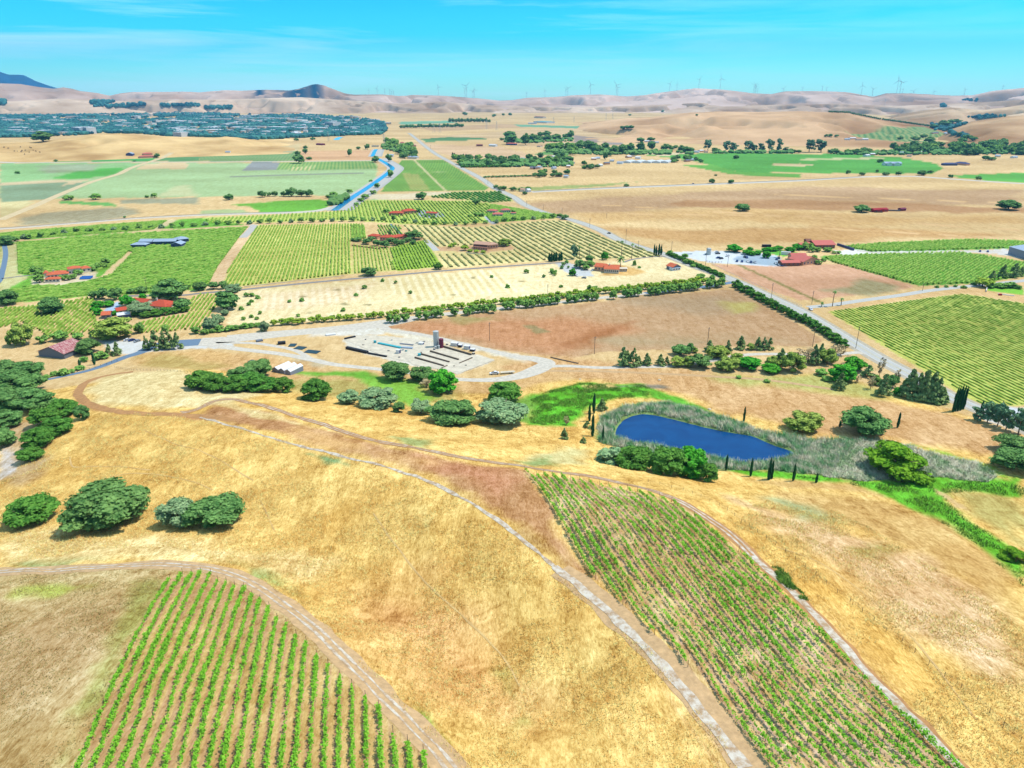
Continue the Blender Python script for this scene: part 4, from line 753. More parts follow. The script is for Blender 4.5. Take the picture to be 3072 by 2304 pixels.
T2 = [
('oak','20,1142,90,62;85,1137,82,58;30,1182,110,66;97,1178,80,60;40,1240,124,74;112,1237,100,72;20,1292,90,62;14,1347,60,54','dark green oak in the wood covering the left edge hillside','oaks of the left edge wood'),
('boak','190,1256,84,64;140,1285,84,66;172,1312,92,70;122,1350,88,70;98,1386,66,52','green oak in the slanting row running down the left slope','oaks in the slanting row'),
('boak','610,1174,86,62;655,1178,76,62;746,1174,82,62;780,1180,86,64;849,1180,60,52;705,1180,72,60','oak in the long grove just behind the round golden knoll','oaks in the grove behind the knoll'),
('oak','780,1132,84,52;632,1160,70,44;730,1150,80,44','darker oak at the back of the grove beside the white tents','oaks at the back of the grove'),
('con','442,1052,18,34;470,1052,30,46;494,1051,26,42;512,1050,26,44;535,1049,24,40','dark conifer in the tight row beside the gravel parking','conifers beside the gravel parking'),
('con','330,1067,18,26;354,1068,22,32','small conifer by the blue-grey drive near the rusty barn','conifers near the barn'),
('con','1868,1102,34,50;1881,1100,26,40;1899,1102,32,48;1915,1099,20,26;1940,1098,26,32;1980,1099,26,30;1999,1098,18,24','pine in the row along the dirt track below the ploughed field','pines along the dirt track'),
('con','2127,1058,28,30;2183,1055,20,28;2221,1051,28,34;2272,1052,24,32;2291,1052,22,32;2308,1051,20,30','dark pine at the lower edge of the ploughed field','pines at the field edge'),
('con','2340,1100,35,42;2440,1098,30,50;2459,1090,26,46;2603,1135,32,30;2518,1172,32,42;2646,1191,38,52','pine in the mixed belt between the ploughed field and the pasture','pines of the mixed belt'),
('con','2725,1197,46,66;2745,1202,42,62;2765,1206,42,70;2790,1210,46,68;2805,1213,36,58;2822,1211,30,36','tall pine in the dense clump beside the main road','pines of the roadside clump'),
('euc','2930,1268,36,38;2960,1272,36,50;2990,1285,36,54;3015,1296,40,56;3052,1312,48,64','thin grey-green pine by the paved entrance at the right edge','thin pines at the right edge'),
('olive','2030,1103,42,34;2062,1104,36,36;2152,1080,62,44;2180,1118,66,50;2210,1095,40,36;2318,1112,44,42;2375,1122,62,66;2480,1098,46,50;2250,1052,22,22;2082,1060,20,20','olive green bushy tree in the belt below the ploughed field','olive green trees of the belt'),
('dark','2041,1071,52,36;2068,1062,24,30;2096,1109,68,50;2670,1166,34,38','dense green tree in the belt below the ploughed field','dense trees of the belt'),
('bright','2245,1113,66,46;2525,1152,68,62;2561,1118,52,46;2695,1190,30,26;2310,1124,50,24','bright green tree in the belt near the main road','bright trees of the belt'),
('dry','2402,1104,42,50;2500,1086,38,42;2520,1070,30,30;2570,1150,24,22;2637,1132,20,48;2686,1162,16,40;2610,1170,22,36;2425,1085,36,36;2550,1095,30,26','bare grey-brown tree with few leaves in the belt near the main road','bare trees of the belt'),
('bush','2461,1130,38,20;2480,1145,30,18;2628,1158,26,30;2300,1150,20,10','low green bush in the belt near the main road','low bushes of the belt'),
('round','184,1026,38,28;325,1025,34,26;287,1018,28,24;236,1022,26,20;130,1032,24,24;62,1018,20,18;33,1038,20,26;420,1002,24,32;499,1002,20,24;588,1004,24,22','round green yard tree between the left vineyard and the barn','yard trees near the barn'),
('bush','304,1081,38,26;255,1087,22,18;163,1130,20,18;193,1128,28,22;241,1112,24,17;140,1136,20,12;215,1120,18,12','green shrub on the dry verge beside the blue-grey drive','shrubs beside the drive'),
('dark','285,898,26,22;310,900,30,30;345,903,34,34;357,888,22,22;394,882,20,14;428,882,28,22;597,875,30,26;608,873,26,24;641,870,28,24;670,869,24,24','dark tree in the row behind the red-roofed farmhouse','trees behind the farmhouse'),
('boak','470,952,32,24;500,947,30,24;528,942,30,22;556,938,28,22;440,956,28,22;410,952,22,20','shrub in the thick hedge in front of the red-roofed farmhouse','hedge around the farmhouse'),
('bright','296,926,28,22;385,922,36,34;430,898,20,16;328,922,26,18;296,948,20,22;345,948,20,16;280,935,14,12','fresh green garden tree beside the farmhouse drive','garden trees at the farmhouse'),
('goak','700,880,44,26;676,948,22,20;628,998,28,42;645,995,26,40','grey-green tree at the left end of the stubble field','grey trees at the stubble field end'),
('bush','616,1006,24,20;638,1000,22,16;662,998,28,22;692,996,28,22;708,992,24,20;735,988,26,20;755,985,24,18;773,983,22,18','green bush where the avenue meets the gravel yard','bushes at the avenue start'),
('round','120,822,18,20;118,832,20,18;120,850,24,22;190,842,16,14;205,842,18,14;222,838,18,14;236,826,24,18;275,815,22,14;290,810,24,16;305,806,26,18;318,796,22,18;104,822,16,18','garden tree around the white villa in the dense vineyard','garden trees at the white villa'),
('yround','1361,741,16,14;1395,753,22,18;1350,745,12,10;1410,757,18,8;1430,760,18,8;1450,762,16,8','small garden shrub before the tan-roofed house','garden shrubs at the tan-roofed house'),
('dark','1100,735,26,20;1130,740,24,20;1155,745,28,22;1115,725,22,16;1175,733,26,20;1190,738,26,20;1205,734,26,16;1225,728,26,16;1240,735,20,14;1075,726,24,12;1060,724,16,8;1170,712,8,20;1193,708,6,18','dark garden tree around the terracotta house','garden trees at the terracotta house'),
('round','1160,640,22,12;1256,640,12,14;1280,651,16,10;1300,656,14,8;1430,650,22,12;1445,650,18,12;1410,652,14,8;1540,640,12,10','small garden tree beside the red-roofed houses under the canal','garden trees of the middle houses'),
('dark','1694,660,24,17;1679,654,16,12;1574,585,14,9;1500,570,18,12;1512,572,20,14;1540,574,22,13;1565,574,20,12;1585,574,20,14;1488,566,14,10','dark roadside tree along the main road','roadside trees'),
('round','1772,800,24,18;1757,812,22,16;1700,793,10,12;1690,798,10,12;1705,806,8,8;1655,818,12,12;1665,820,10,10;1665,828,12,10;1770,795,18,14','garden shrub around the drive of the orange-roofed villa','garden shrubs of the villa'),
('bush','2055,772,20,12;2060,792,24,16;2080,802,20,10;1903,797,10,15;1918,805,9,7;1784,873,24,18;2009,765,20,14;2100,835,26,14;2122,845,20,14;2135,841,18,16;2215,1137,18,8','rough shrub by the fields near the road junction','rough shrubs near the junction'),
('bright','2240,765,24,16;2255,768,22,16;2272,766,20,14;2298,776,22,22;2300,757,26,16;2320,755,24,14;2335,752,26,14;2370,757,28,16;2390,752,26,20;2250,752,18,10','green tree in the planted strip beside the winery parking','trees at the winery parking'),
('round','2425,790,24,20;2440,786,20,18;2455,795,16,12;2420,752,28,24;2435,758,22,18;2452,757,20,14;2482,757,22,14;2500,762,12,8;2515,762,12,8;2470,785,14,10','round garden tree between the pink-roofed winery buildings','garden trees between the winery buildings'),
('con','2976,840,16,18;3006,834,22,28;3040,834,26,30;3062,830,18,20','dark tree above the entrance of the right estate','dark trees of the right estate'),
('bush','2810,864,10,8;2838,863,9,7;2866,862,9,7;2890,866,12,9;2920,856,14,9;2972,866,26,8;3000,866,30,10;3030,866,30,10;3052,868,20,8','low shrub along the lane of the right estate','low shrubs of the right estate'),
('dark','787,593,24,18;809,590,14,12;825,590,16,14;851,590,16,13;875,591,30,27;904,591,28,20;928,591,26,20;689,601,26,18','dark tree in the row below the big pale green field','trees below the pale green field'),
('round','1048,580,20,10;1010,602,20,16;1020,612,20,14;1000,590,24,12;1096,597,22,14;1120,583,16,12;1132,565,20,14;1172,533,18,22;1083,605,20,12;1070,618,16,8;985,595,18,8;1112,545,10,6;464,594,16,11;441,594,10,7;206,601,24,8;288,600,28,7','tree or bush along the canal and the far field edge','trees along the canal and field edge'),
('dark','893,470,14,14;899,462,8,7;917,462,14,14;917,448,12,9;928,480,16,8;1076,449,14,8;1102,449,14,14;889,423,14,6;939,421,14,6;472,474,14,10;1167,486,16,22;374,654,7,5;168,485,9,4;404,485,7,3','small dark tree near the straight white road','trees near the white road'),
('oak','2135,550,15,12;2193,551,16,11;2147,528,8,5;1879,560,14,7;2544,522,11,10;2585,527,16,7;2657,527,18,9;2695,526,14,10;2764,527,22,14;2631,518,8,8;2851,534,11,9;2935,540,13,9;2640,488,16,9;2956,481,18,12;2975,482,18,7;2790,520,14,7','small dark tree along the long pale canal road','trees along the long canal road'),
('euc','2123,452,26,26;2177,456,24,26;2199,456,28,24;2245,456,28,26;2262,456,20,16;2283,456,22,22;2307,456,26,30;2336,458,20,32;2359,458,26,14;2427,458,32,30;2462,458,36,30','tall dark gum tree in the line behind the bright green field','tall gum trees behind the green field'),
('dark','1955,452,24,26;1922,455,24,26;1890,458,28,28;1868,463,30,28;1840,463,28,24;1816,450,24,22;1816,480,14,20;1995,452,26,18;2011,452,22,16;2026,447,12,10;2044,456,22,18;2060,458,26,18;2073,458,18,14;2145,458,24,12;1952,425,24,12;1920,428,26,14;2220,459,18,8;2372,459,20,12;2395,460,16,8;1900,470,20,14;1830,470,20,16','dark tree in the farm belt behind the brown field','trees of the farm belt'),
('dark','1535,434,36,28;1577,436,24,32;1596,426,28,24;1530,416,40,14;1640,424,30,18;1670,420,30,18;1700,416,26,14;1712,416,20,22;1610,425,22,20;1620,412,16,14;1640,410,24,16;1505,422,14,8','dark tree around the farm below the brown hill','trees around the hill farm'),
('dark','1880,392,20,10;1867,392,16,9;1893,391,16,11;2090,348,8,4;1395,347,14,9;1482,352,12,9;1510,348,8,7;1530,348,10,8;1988,338,8,7;1890,348,9,5','small far tree on the lower hill slopes','far hillside trees'),
('dark','2478,412,10,7;2490,412,12,8;2510,412,12,6;2700,420,14,8;2745,424,24,10;2770,414,16,8;2788,428,26,10;2885,428,22,10;2917,424,20,11;2830,382,30,14;2800,386,20,10;2850,374,20,8;2870,372,20,8;2900,418,24,6;2880,410,18,6','tree at the vineyard under the right hills','trees under the right hills'),
('cyp','1358,475,7,16;1364,477,8,16;1371,476,6,12;1382,476,6,12;1391,477,6,14;1398,476,6,13;1406,477,6,12;1413,476,6,12;1519,480,6,10;1526,479,6,10;1553,479,6,9','small far cypress above the walled estate','cypresses above the walled estate'),
('cyp','1648,785,9,24;1655,786,9,26;1662,785,9,24;1669,784,9,26;1678,783,9,22;1684,782,9,24','narrow dark cypress left of the orange-roofed villa, in a tight group','cypresses left of the villa'),
('cyp','1962,766,6,30;1968,768,6,28;1976,768,7,33;1983,766,6,29','slim cypress in the row of four beside the main road bend','four cypresses at the road bend'),
('cyp','2858,1237,7,62;2865,1235,7,58;2872,1234,7,64;2880,1232,7,60;2888,1229,7,56','tall slim cypress in the tight row beside the main road at right','cypresses beside the road'),
('dry','515,1,0,0','x','x'),
]
for k_, s_, lb, gr in T2[:-1]: trees(k_, s_, lb, gr)
for x_, y_, h_, lb in [(1781,1241,56,'tallest slim cypress at the left side of the pond'),(1768,1264,50,'slim cypress left of the tallest one by the pond'),(1777,1310,62,'slim cypress lowest in the trio at the left side of the pond'),(1808,1327,46,'thin cypress between the trio and the tree clump by the pond'),(2231,1265,40,'lone cypress on the brown slope behind the pond reeds'),
    (2177,1412,44,'crooked cypress at the near pond bank right of the tree clump'),(2251,1430,50,'cypress on the near pond bank, second from the tree clump'),(2305,1441,60,'taller cypress of the pair on the near pond bank'),(2313,1438,50,'shorter cypress of the pair on the near pond bank'),(2379,1444,47,'single cypress right of the pair on the near pond bank'),
    (2448,1449,27,'smallest cypress on the near bank at the reed marsh'),(2692,1284,40,'lone slim cypress right of the twisted oak'),(2519,1281,17,'short cypress touching the left of the twisted oak'),(2939,1248,38,'slim cypress by the paved entrance at the right edge'),(284,1095,33,'dark slim cypress beside the blue-grey drive'),(240,1098,16,'small slim cypress between the barn and the drive')]:
    tree('cyp', x_, y_, max(7, h_ * .17), h_, lb)
for x_, y_, w_, h_, lb in [(1806,1234,28,32,'splayed shrub right of the tallest pond cypress'),(1699,1277,20,26,'bare shrub at the lower edge of the bright meadow'),(1692,1319,22,30,'splayed dark shrub on the golden crest left of the pond'),(1750,1331,18,18,'low splayed shrub above the grey thicket by the pond'),(1762,1286,22,20,'spiky green shrub among the pond cypresses')]:
    tree('dry' if 'bare' in lb else 'con', x_, y_, w_, h_, lb, cat='shrub')
# avenue, path and hedge rows
def line_pts(a, b, n): return [(a[0] + (b[0] - a[0]) * i / (n - 1), a[1] + (b[1] - a[1]) * i / (n - 1)) for i in range(n)]
top = [(x / 3.687 + 600, y / 3.687 + 758) for x, y in [(820,815),(905,812),(975,802),(1015,802),(1075,807),(1140,790),(1240,790),(1320,775),(1385,775),(1465,772),(1545,765),(1620,757),(1690,755),(1780,750),(1870,740),(1940,735),(2010,725),(2105,715),(2170,707)]]
top += [(x / 3.687 + 1200, y / 3.687 + 757) for x, y in [(50,695),(115,690),(200,685),(265,678),(340,665),(405,663),(480,652),(560,640),(630,637),(695,630),(780,618),(850,608),(920,600),(985,592),(1055,590),(1135,582),(1190,575),(1260,570),(1330,570),(1395,553),(1470,550),(1535,540),(1600,527),(1670,525),(1740,518),(1805,512),(1870,502),(1940,490),(2005,492),(2075,480),(2140,470),(2200,465)]]
top += [(x / 3.687 + 1800, y / 3.687 + 757) for x, y in line_pts((60, 465), (1140, 350), 18)]
for i, (x_, y_) in enumerate(top): tree('yround', x_, y_, 19 + (i * 7 % 5), 20 + (i * 5 % 4), 'yellow-green round tree in the upper row of the long avenue', 'upper avenue row')
low = [(2105,780),(2180,782)]; low = [(x / 3.687 + 600, y / 3.687 + 760) for x, y in low]
low += [(x / 3.687 + 1200, y / 3.687 + 760) for x, y in [(60,760),(215,742),(295,742),(375,720),(450,720),(600,702),(745,695),(820,675),(880,668),(960,662),(1030,670),(1170,632),(1230,628),(1320,612),(1390,615),(1455,607),(1530,597),(1590,590),(1670,577),(1740,572),(1870,557),(1935,550),(2010,540),(2070,535),(2150,530)]]
low += [(x / 3.687 + 1800, y / 3.687 + 760) for x, y in [(145,518),(285,497),(355,487),(420,482),(560,475),(630,467),(690,457),(760,447),(810,442),(880,442),(955,427),(1015,422),(1080,415),(1205,397),(1290,387),(1345,380)]]
for i, (x_, y_) in enumerate(low): tree('round', x_, y_, 24 + (i * 7 % 7), 28 + (i * 5 % 5), 'dark green round tree in the lower row of the long avenue', 'lower avenue row')
pt = [(x / 3.687, y / 3.687 + 402) for x, y in [(190,1190),(270,1165),(325,1165),(460,1145),(600,1125),(715,1110),(850,1095),(995,1090),(1140,1085),(1260,1075),(1395,1070),(1545,1055),(1680,1050),(1790,1045),(1910,1040),(2020,1030),(2150,1025)]]
pt += [(x / 3.687 + 600, y / 3.687 + 402) for x, y in [(60,1015),(200,1010),(320,1005),(430,1000),(550,1000),(665,990),(775,990),(890,990),(1010,985),(1125,980),(1240,980),(1355,975),(1465,970),(1575,970),(1690,970),(1800,965),(1915,965),(2030,960),(2140,960)]]
pt += [(x / 3.687 + 1200, y / 3.687 + 402) for x, y in [(50,972),(165,985),(280,1000),(385,1010),(495,1005),(620,1015),(730,1010),(830,1000),(950,995),(1065,990),(1155,970),(1260,965),(1365,955),(1480,950),(1590,945),(1690,935)]]
for i, (x_, y_) in enumerate(pt): tree('gbush' if i % 4 == 1 else 'round', x_, y_, 14 + (i * 7 % 5), 11 + (i * 5 % 4), 'small round tree along the farm path above the vineyards', 'path trees above the vineyards')
for x_, y_ in line_pts((2207, 865), (2400, 968), 15)[:] + line_pts((2410, 966), (2532, 1044), 12): tree('hedge', x_, y_, 25, 24, 'dense green shrub in the thick hedge between the ploughed field and the main road', 'roadside hedge shrubs')
for i, (x_, y_) in enumerate(line_pts((2009, 768), (2168, 834), 22)): tree('hedge', x_, y_, 15, 13, 'small shrub in the thin hedge beside the main road above the junction', 'thin hedge shrubs')
for x_, y_ in [(x / 3.687 + 600, y / 3.687 + 755) for x, y in [(515,505),(578,500),(640,525),(545,600),(570,565),(460,650),(668,695),(630,755),(570,735),(485,760),(990,565),(1130,555),(1820,415),(1730,495),(1585,665),(1085,725),(2165,355),(2020,335)]] + [(x / 3.687 + 1200, y / 3.687 + 752) for x, y in [(115,480),(1015,300),(1190,415),(1400,255),(1590,300),(1690,265),(1790,205),(1780,410),(2095,430)]]:
    s_ = 9 + (x_ * 7 % 6); tree('bush' if s_ > 10 else 'dark', x_, y_, s_, s_ * .95, 'small scattered shrub in the pale stubble field', 'stubble field shrubs')
for x_, y_ in line_pts((2487, 339), (2550, 341), 12) + line_pts((2556, 344), (2640, 361), 16) + line_pts((2648, 362), (2790, 382), 26): tree('dark', x_, y_, 4.5, 6, 'tiny tree in the dotted line along the far brown hill crest', 'crest line trees', name='hilltop_tree')
for x_, y_ in line_pts((1205, 386), (1386, 383), 22): tree('dark', x_, y_, 9 + (x_ * 3 % 4), 8 + (x_ * 5 % 4), 'far bluish tree in the long line before the hills', 'far tree line', name='windbreak_tree')
for x_, y_ in line_pts((1350, 369), (1468, 369), 14): tree('dark', x_, y_, 9, 10 + (x_ * 5 % 4), 'far bluish tree in the upper line before the hills', 'upper far tree line', name='windbreak_tree')
for x_, y_ in line_pts((1386, 503), (1532, 502), 20): tree('hedge', x_, y_, 10, 7, 'dark shrub in the straight hedge of the walled estate', 'estate hedge')
for x_, y_ in line_pts((1456, 532), (1600, 528), 14): tree('dark', x_, y_ + 2, 11, 6, 'small orchard tree in the row right of the main road', 'orchard row right of the road', name='orchard_tree')
# belts of trees too mixed to tell apart
def scatter(poly, n, key, w0, w1, asp, label, group):
    p = np.array(poly, float); lo, hi = p.min(0), p.max(0); k = 0; q = []
    while k < n:
        x_, y_ = RNG.uniform(lo, hi)
        if poly_sd(p, np.array([x_]), np.array([y_]))[0] > 0: q.append((x_, y_)); k += 1
    gs = ground([a[0] for a in q], [a[1] for a in q])
    for (x_, y_), g_ in zip(q, gs):
        s_ = RNG.uniform(w0, w1) * 1.25; tree(key if RNG.random() < .75 else 'bush', x_, y_, s_, s_ * asp * RNG.uniform(.8, 1.2), label, group, g=g_)
scatter([(1365,478),(1500,476),(1690,468),(1720,500),(1640,503),(1450,500),(1380,496)], 62, 'dark', 13, 20, .8, 'green tree in the estate belt right of the main road', 'estate belt trees')
scatter([(1640,446),(1740,450),(1730,468),(1650,464)], 12, 'round', 18, 24, .75, 'green tree between the estate and the farm belt', 'trees beside the estate')
scatter([(1730,440),(1800,446),(1800,462),(1740,452)], 12, 'dark', 18, 26, .8, 'dark tree at the left end of the farm belt', 'left end of the farm belt')
scatter([(2658,440),(2900,442),(3072,438),(3072,466),(2900,467),(2700,462)], 66, 'dark', 13, 22, .8, 'dark green tree in the hamlet at the right under the hills', 'hamlet trees')
scatter([(2485,458),(2660,460),(2658,466),(2490,462)], 20, 'dark', 11, 16, .7, 'low tree in the line between the gum trees and the hamlet', 'line before the hamlet')
scatter([(1142,430),(1200,432),(1250,450),(1252,462),(1200,462),(1150,448)], 20, 'round', 14, 20, .8, 'green tree near the head of the canal', 'trees at the canal head')
scatter([(1200,462),(1250,465),(1250,477),(1200,478)], 9, 'dark', 14, 18, .8, 'dark tree beside the farmyard at the canal head', 'farmyard trees')
scatter([(2010,478),(2100,482),(2105,490),(2010,488)], 10, 'dark', 10, 14, .8, 'dark tree beside the white greenhouses', 'trees beside the greenhouses')
scatter([(1590,518),(1700,520),(1708,530),(1600,536)], 12, 'dark', 12, 18, .7, 'dark tree in the farm right of the orchard row', 'trees of the orchard farm')
scatter([(1740,492),(1800,500),(1790,515),(1745,512)], 8, 'dark', 12, 17, .7, 'dark tree by the houses right of the estate', 'trees right of the estate')
# palms
def palm_mesh(seed, short=False):
    rg = np.random.default_rng(seed); ps = []
    for i in range(26):
        a = rg.random() * 6.283; el = rg.uniform(-.9, 1.2); L_ = 1.0; prev = None; pts = []
        for t in np.linspace(0, 1, 5): e = el - t * t * 1.1; pts.append((math.cos(a) * math.cos(el) * t * .9, math.sin(a) * math.cos(el) * t * .9, math.sin(el) * t * .7 - t * t * .35))
        pts = np.array(pts); sd_ = np.array([-math.sin(a), math.cos(a), 0]); wv = np.array([.05, .14, .16, .12, .02])[:, None]
        V = np.stack([pts - sd_ * wv, pts + sd_ * wv], 1).reshape(-1, 3); ps.append((V, grid_faces(5, 2)))
    return joinm(ps)
PF = mesh_np('fronds', *palm_mesh(3), [leaf_mat('palm_leaves', pc(70, 110, 54), pc(120, 150, 84))])
def palm(px, py, h, label, w=16):
    p = ground(px, py)[0]; sc = np.linalg.norm(p - [0, 0, CH]) / F; hh = h * sc; o = empty('palm_tree', p, px, label=label, cat='palm tree')
    link('trunk', mesh_np('trunk', *joinm([limb((0, 0, -.2), (.15, 0, hh * .5), .38, .28), limb((.15, 0, hh * .5), (0, 0, hh * .88), .28, .24)]), [M_PALMT]), o)
    f = link('fronds', PF, o, (0, 0, hh * .86)); f.scale = (w * sc / 2,) * 3
for a in [(1864,772,54,'tall fan palm beside the main road behind the villa, left of a pair'),(1895,777,50,'tall fan palm beside the main road behind the villa, right of a pair'),(1738,776,40,'tall palm behind the gum tree left of the villa'),(1769,772,44,'tall palm right of the gum tree behind the villa'),(2497,919,48,'tall palm at the corner of the right side road'),(2523,916,21,'short palm beside the tall one at the right side road'),(2465,920,13,'very low palm left of the tall one at the right side road')]: palm(*a)
palm(1861, 800, 28, 'wide feather palm at the right gable of the orange-roofed villa', 32)
palm(2337, 772, 26, 'slender palm in the winery parking', 14)
# ------------------------------------------------------------------ vineyards
def clip_line(P_, o, d):
    """parameters where the line o + t d is inside the polygon"""
    ts = []; n = len(P_)
    for i in range(n):
        a, b = P_[i], P_[(i + 1) % n]; e = b - a; den = d[0] * e[1] - d[1] * e[0]
        if abs(den) < 1e-9: continue
        w_ = a - o; t = (w_[0] * e[1] - w_[1] * e[0]) / den; s = (w_[0] * d[1] - w_[1] * d[0]) / den
        if 0 <= s < 1: ts.append(t)
    ts.sort(); return list(zip(ts[::2], ts[1::2]))
def hedge_row(a, b, w, h, seg, gap=.12, z0=.25, seed=0):
    """low hedge of vine leaves from a to b"""
    rg = np.random.default_rng(seed); L_ = np.linalg.norm(b - a); n = max(2, int(L_ / seg) + 1); t = np.linspace(0, 1, n); c = a + (b - a) * t[:, None]; d = (b - a) / L_; nn_ = np.array([-d[1], d[0]])
    ww = w * rg.uniform(.6, 1.25, n); hh = h * rg.uniform(.65, 1.2, n); k = rg.random(n) < gap; ww[k] *= .3; hh[k] *= .35; jx = (rg.random(n) - .5) * w * .3
    z = H(c[:, 0], c[:, 1]); V = []
    for s, q in ((-.5, z0), (-.42, .8), (0, 1), (.42, .8), (.5, z0)):
        p = c + nn_ * (ww * s + jx)[:, None]; V.append(np.concatenate([p, (z + (hh * q if q != z0 else .12))[:, None]], 1))
    return np.stack(V, 1).reshape(-1, 3), grid_faces(n, 5)
def leaf_row(a, b, seed, spc=1.5, per=34, sz=.17, dens=.78, big=1.0):
    """foreground row: single vines of leaf cards with gaps"""
    rg = np.random.default_rng(seed); L_ = np.linalg.norm(b - a); n = int(L_ / spc); t = (np.arange(n) + .5) / n; c = a + (b - a) * t[:, None]; c = c + rg.normal(size=c.shape) * .08
    vig = .25 + 1.0 * vn(c[:, 0] / 6 + 3, c[:, 1] / 6, 5) * .5 + .75 * vn(np.arange(n) / 4.0, np.full(n, seed * 1.7), 9); vig = np.where(rg.random(n) > dens, vig * .3, vig) * big * (.62 + .8 * vn(c[:, 0] / 14, c[:, 1] / 14, 77)) * rg.uniform(.85, 1.15)
    k = np.repeat(np.arange(n), np.maximum(2, (per * vig).astype(int))); m = len(k); d = (b - a) / L_; al = rg.normal(size=m) * .42; ac = rg.normal(size=m) * .2 * (.6 + .5 * vig[k])
    xy = c[k] + d * al[:, None] + np.array([-d[1], d[0]]) * ac[:, None]; hz_ = .5 + rg.beta(2, 1.6, m) * (.55 + .75 * vig[k])
    C = np.concatenate([xy, (H(xy[:, 0], xy[:, 1]) + hz_)[:, None]], 1); Nn = rg.normal(size=(m, 3)); Nn[:, 2] = np.abs(Nn[:, 2]) + .5; Nn /= np.linalg.norm(Nn, axis=1)[:, None]
    V, Q = quads(C, Nn, sz * rg.uniform(.6, 1.3, m)); return V, Q, c
ORD = ['first', 'second', 'third', 'fourth', 'fifth', 'sixth', 'seventh', 'eighth', 'ninth', 'tenth', 'eleventh', 'twelfth', 'thirteenth', 'fourteenth', 'fifteenth', 'sixteenth', 'seventeenth', 'eighteenth', 'nineteenth', 'twentieth', 'twenty-first', 'twenty-second', 'twenty-third', 'twenty-fourth', 'twenty-fifth', 'twenty-sixth', 'twenty-seventh']
def post_at(par, x, y, h=1.9, r=.06, lean=None):
    z = H(x, y)[0]; t = lean if lean is not None else (0, 0); link('post', mesh_np('post', *limb((x, y, z - .2), (x + t[0], y + t[1], z + h), r, r * .9, 5), [M_POST]), par)
def fg_row(a, b, i, seed, label, group, **k):
    o = empty('vine_row', (0, 0, 0), label=label, cat='vine row', group=group); V, Q, c = leaf_row(a, b, seed, **k)
    org = np.array([a[0], a[1], H(*a)[0]]); o.location = org; V = V - org
    st = [(V, Q)]; 
    for p in c[::2]: v, f = limb((p[0] - org[0], p[1] - org[1], H(*p)[0] - org[2] - .1), (p[0] - org[0] + RNG.normal() * .05, p[1] - org[1], H(*p)[0] - org[2] + .85),   .035, .02, 4); st.append((v, f))
    Vj, Fj = joinm(st); link('foliage', mesh_np('foliage', Vj, Fj, [M_VINE, M_BARK], mi=[0] * len(Q) + [1] * (len(Fj) - len(Q))), o)
    d = (b - a) / np.linalg.norm(b - a); n = max(3, int(np.linalg.norm(b - a) / 14))
    for q, t in enumerate(np.linspace(0, 1, n)):
        p = a + (b - a) * t - (d * .8 if q == 0 else -d * .8 if q == n - 1 else 0 * d); z = H(*p)[0]
        link('post', mesh_np('post', *limb(np.array((p[0], p[1], z - .2)) - org, np.array((p[0], p[1], z + 2.0)) - org, .065, .055, 5), [M_POST]), o)
tops = [(509,1744),(547,1727),(575,1730),(602,1723),(632,1727),(653,1748),(679,1753),(704,1765),(732,1770),(757,1795),(781,1808),(808,1829),(832,1863),(859,1880),(889,1914),(919,1935),(951,1978),(985,2003),(1021,2041),(1057,2067),(1097,2101),(1137,2130),(1180,2207),(1224,2236),(1271,2266)]
for i, (x_, y_) in enumerate(tops):
    A_ = ground(x_, y_)[0][:2]; B_ = ground(242 + 43 * i, 2303)[0][:2]; B_ = B_ + (B_ - A_) / np.linalg.norm(B_ - A_) * 9
    fg_row(A_, B_, i, 100 + i, f'leafy vine row with posts, {ORD[i]} from the left in the lower left vineyard', 'vine rows of the lower left vineyard', dens=.9, big=1.15, per=74, sz=.125)
ss = np.linspace(.648, 1.0, 18); bx = lambda s, y: 845 + s * (y - 285)
topy = np.interp(ss, [.648,.671,.6915,.7125,.7296,.751,.774,.7976,.8135,.839,.859,.883,.902,.925,.9423,.97,.985,1.0], [1413,1433,1426,1433,1435,1441,1444,1451,1459,1462,1469,1473,1480,1489,1498,1516,1575,1660])
LB = np.array([(1780,1730),(1830,1775),(1900,1845),(1985,1925),(2060,1995),(2110,2060),(2160,2130),(2225,2215),(2290,2300),(2330,2360)], float)
for i, s in enumerate(ss):
    yb = 2320
    for a, b in zip(LB[:-1], LB[1:]):
        fa = a[0] - bx(s, a[1]); fb = b[0] - bx(s, b[1])
        if fa <= 0 <= fb or fb <= 0 <= fa: yb = a[1] + (b[1] - a[1]) * (fa / (fa - fb)); 
    A_ = ground(bx(s, topy[i]), topy[i])[0][:2]; yb = min(yb, 2303); B_ = ground(bx(s, yb), yb)[0][:2]
    if yb > 2300: B_ = B_ + (B_ - A_) / np.linalg.norm(B_ - A_) * 10
    fg_row(A_, B_, i, 300 + i, f'patchy vine row with thin posts, {ORD[i]} from the left in the lower right vineyard', 'vine rows of the lower right vineyard', dens=.76, big=1.0 if 2 < i < 15 else 1.25, per=50, sz=.135)
CNT = 43; REST = []
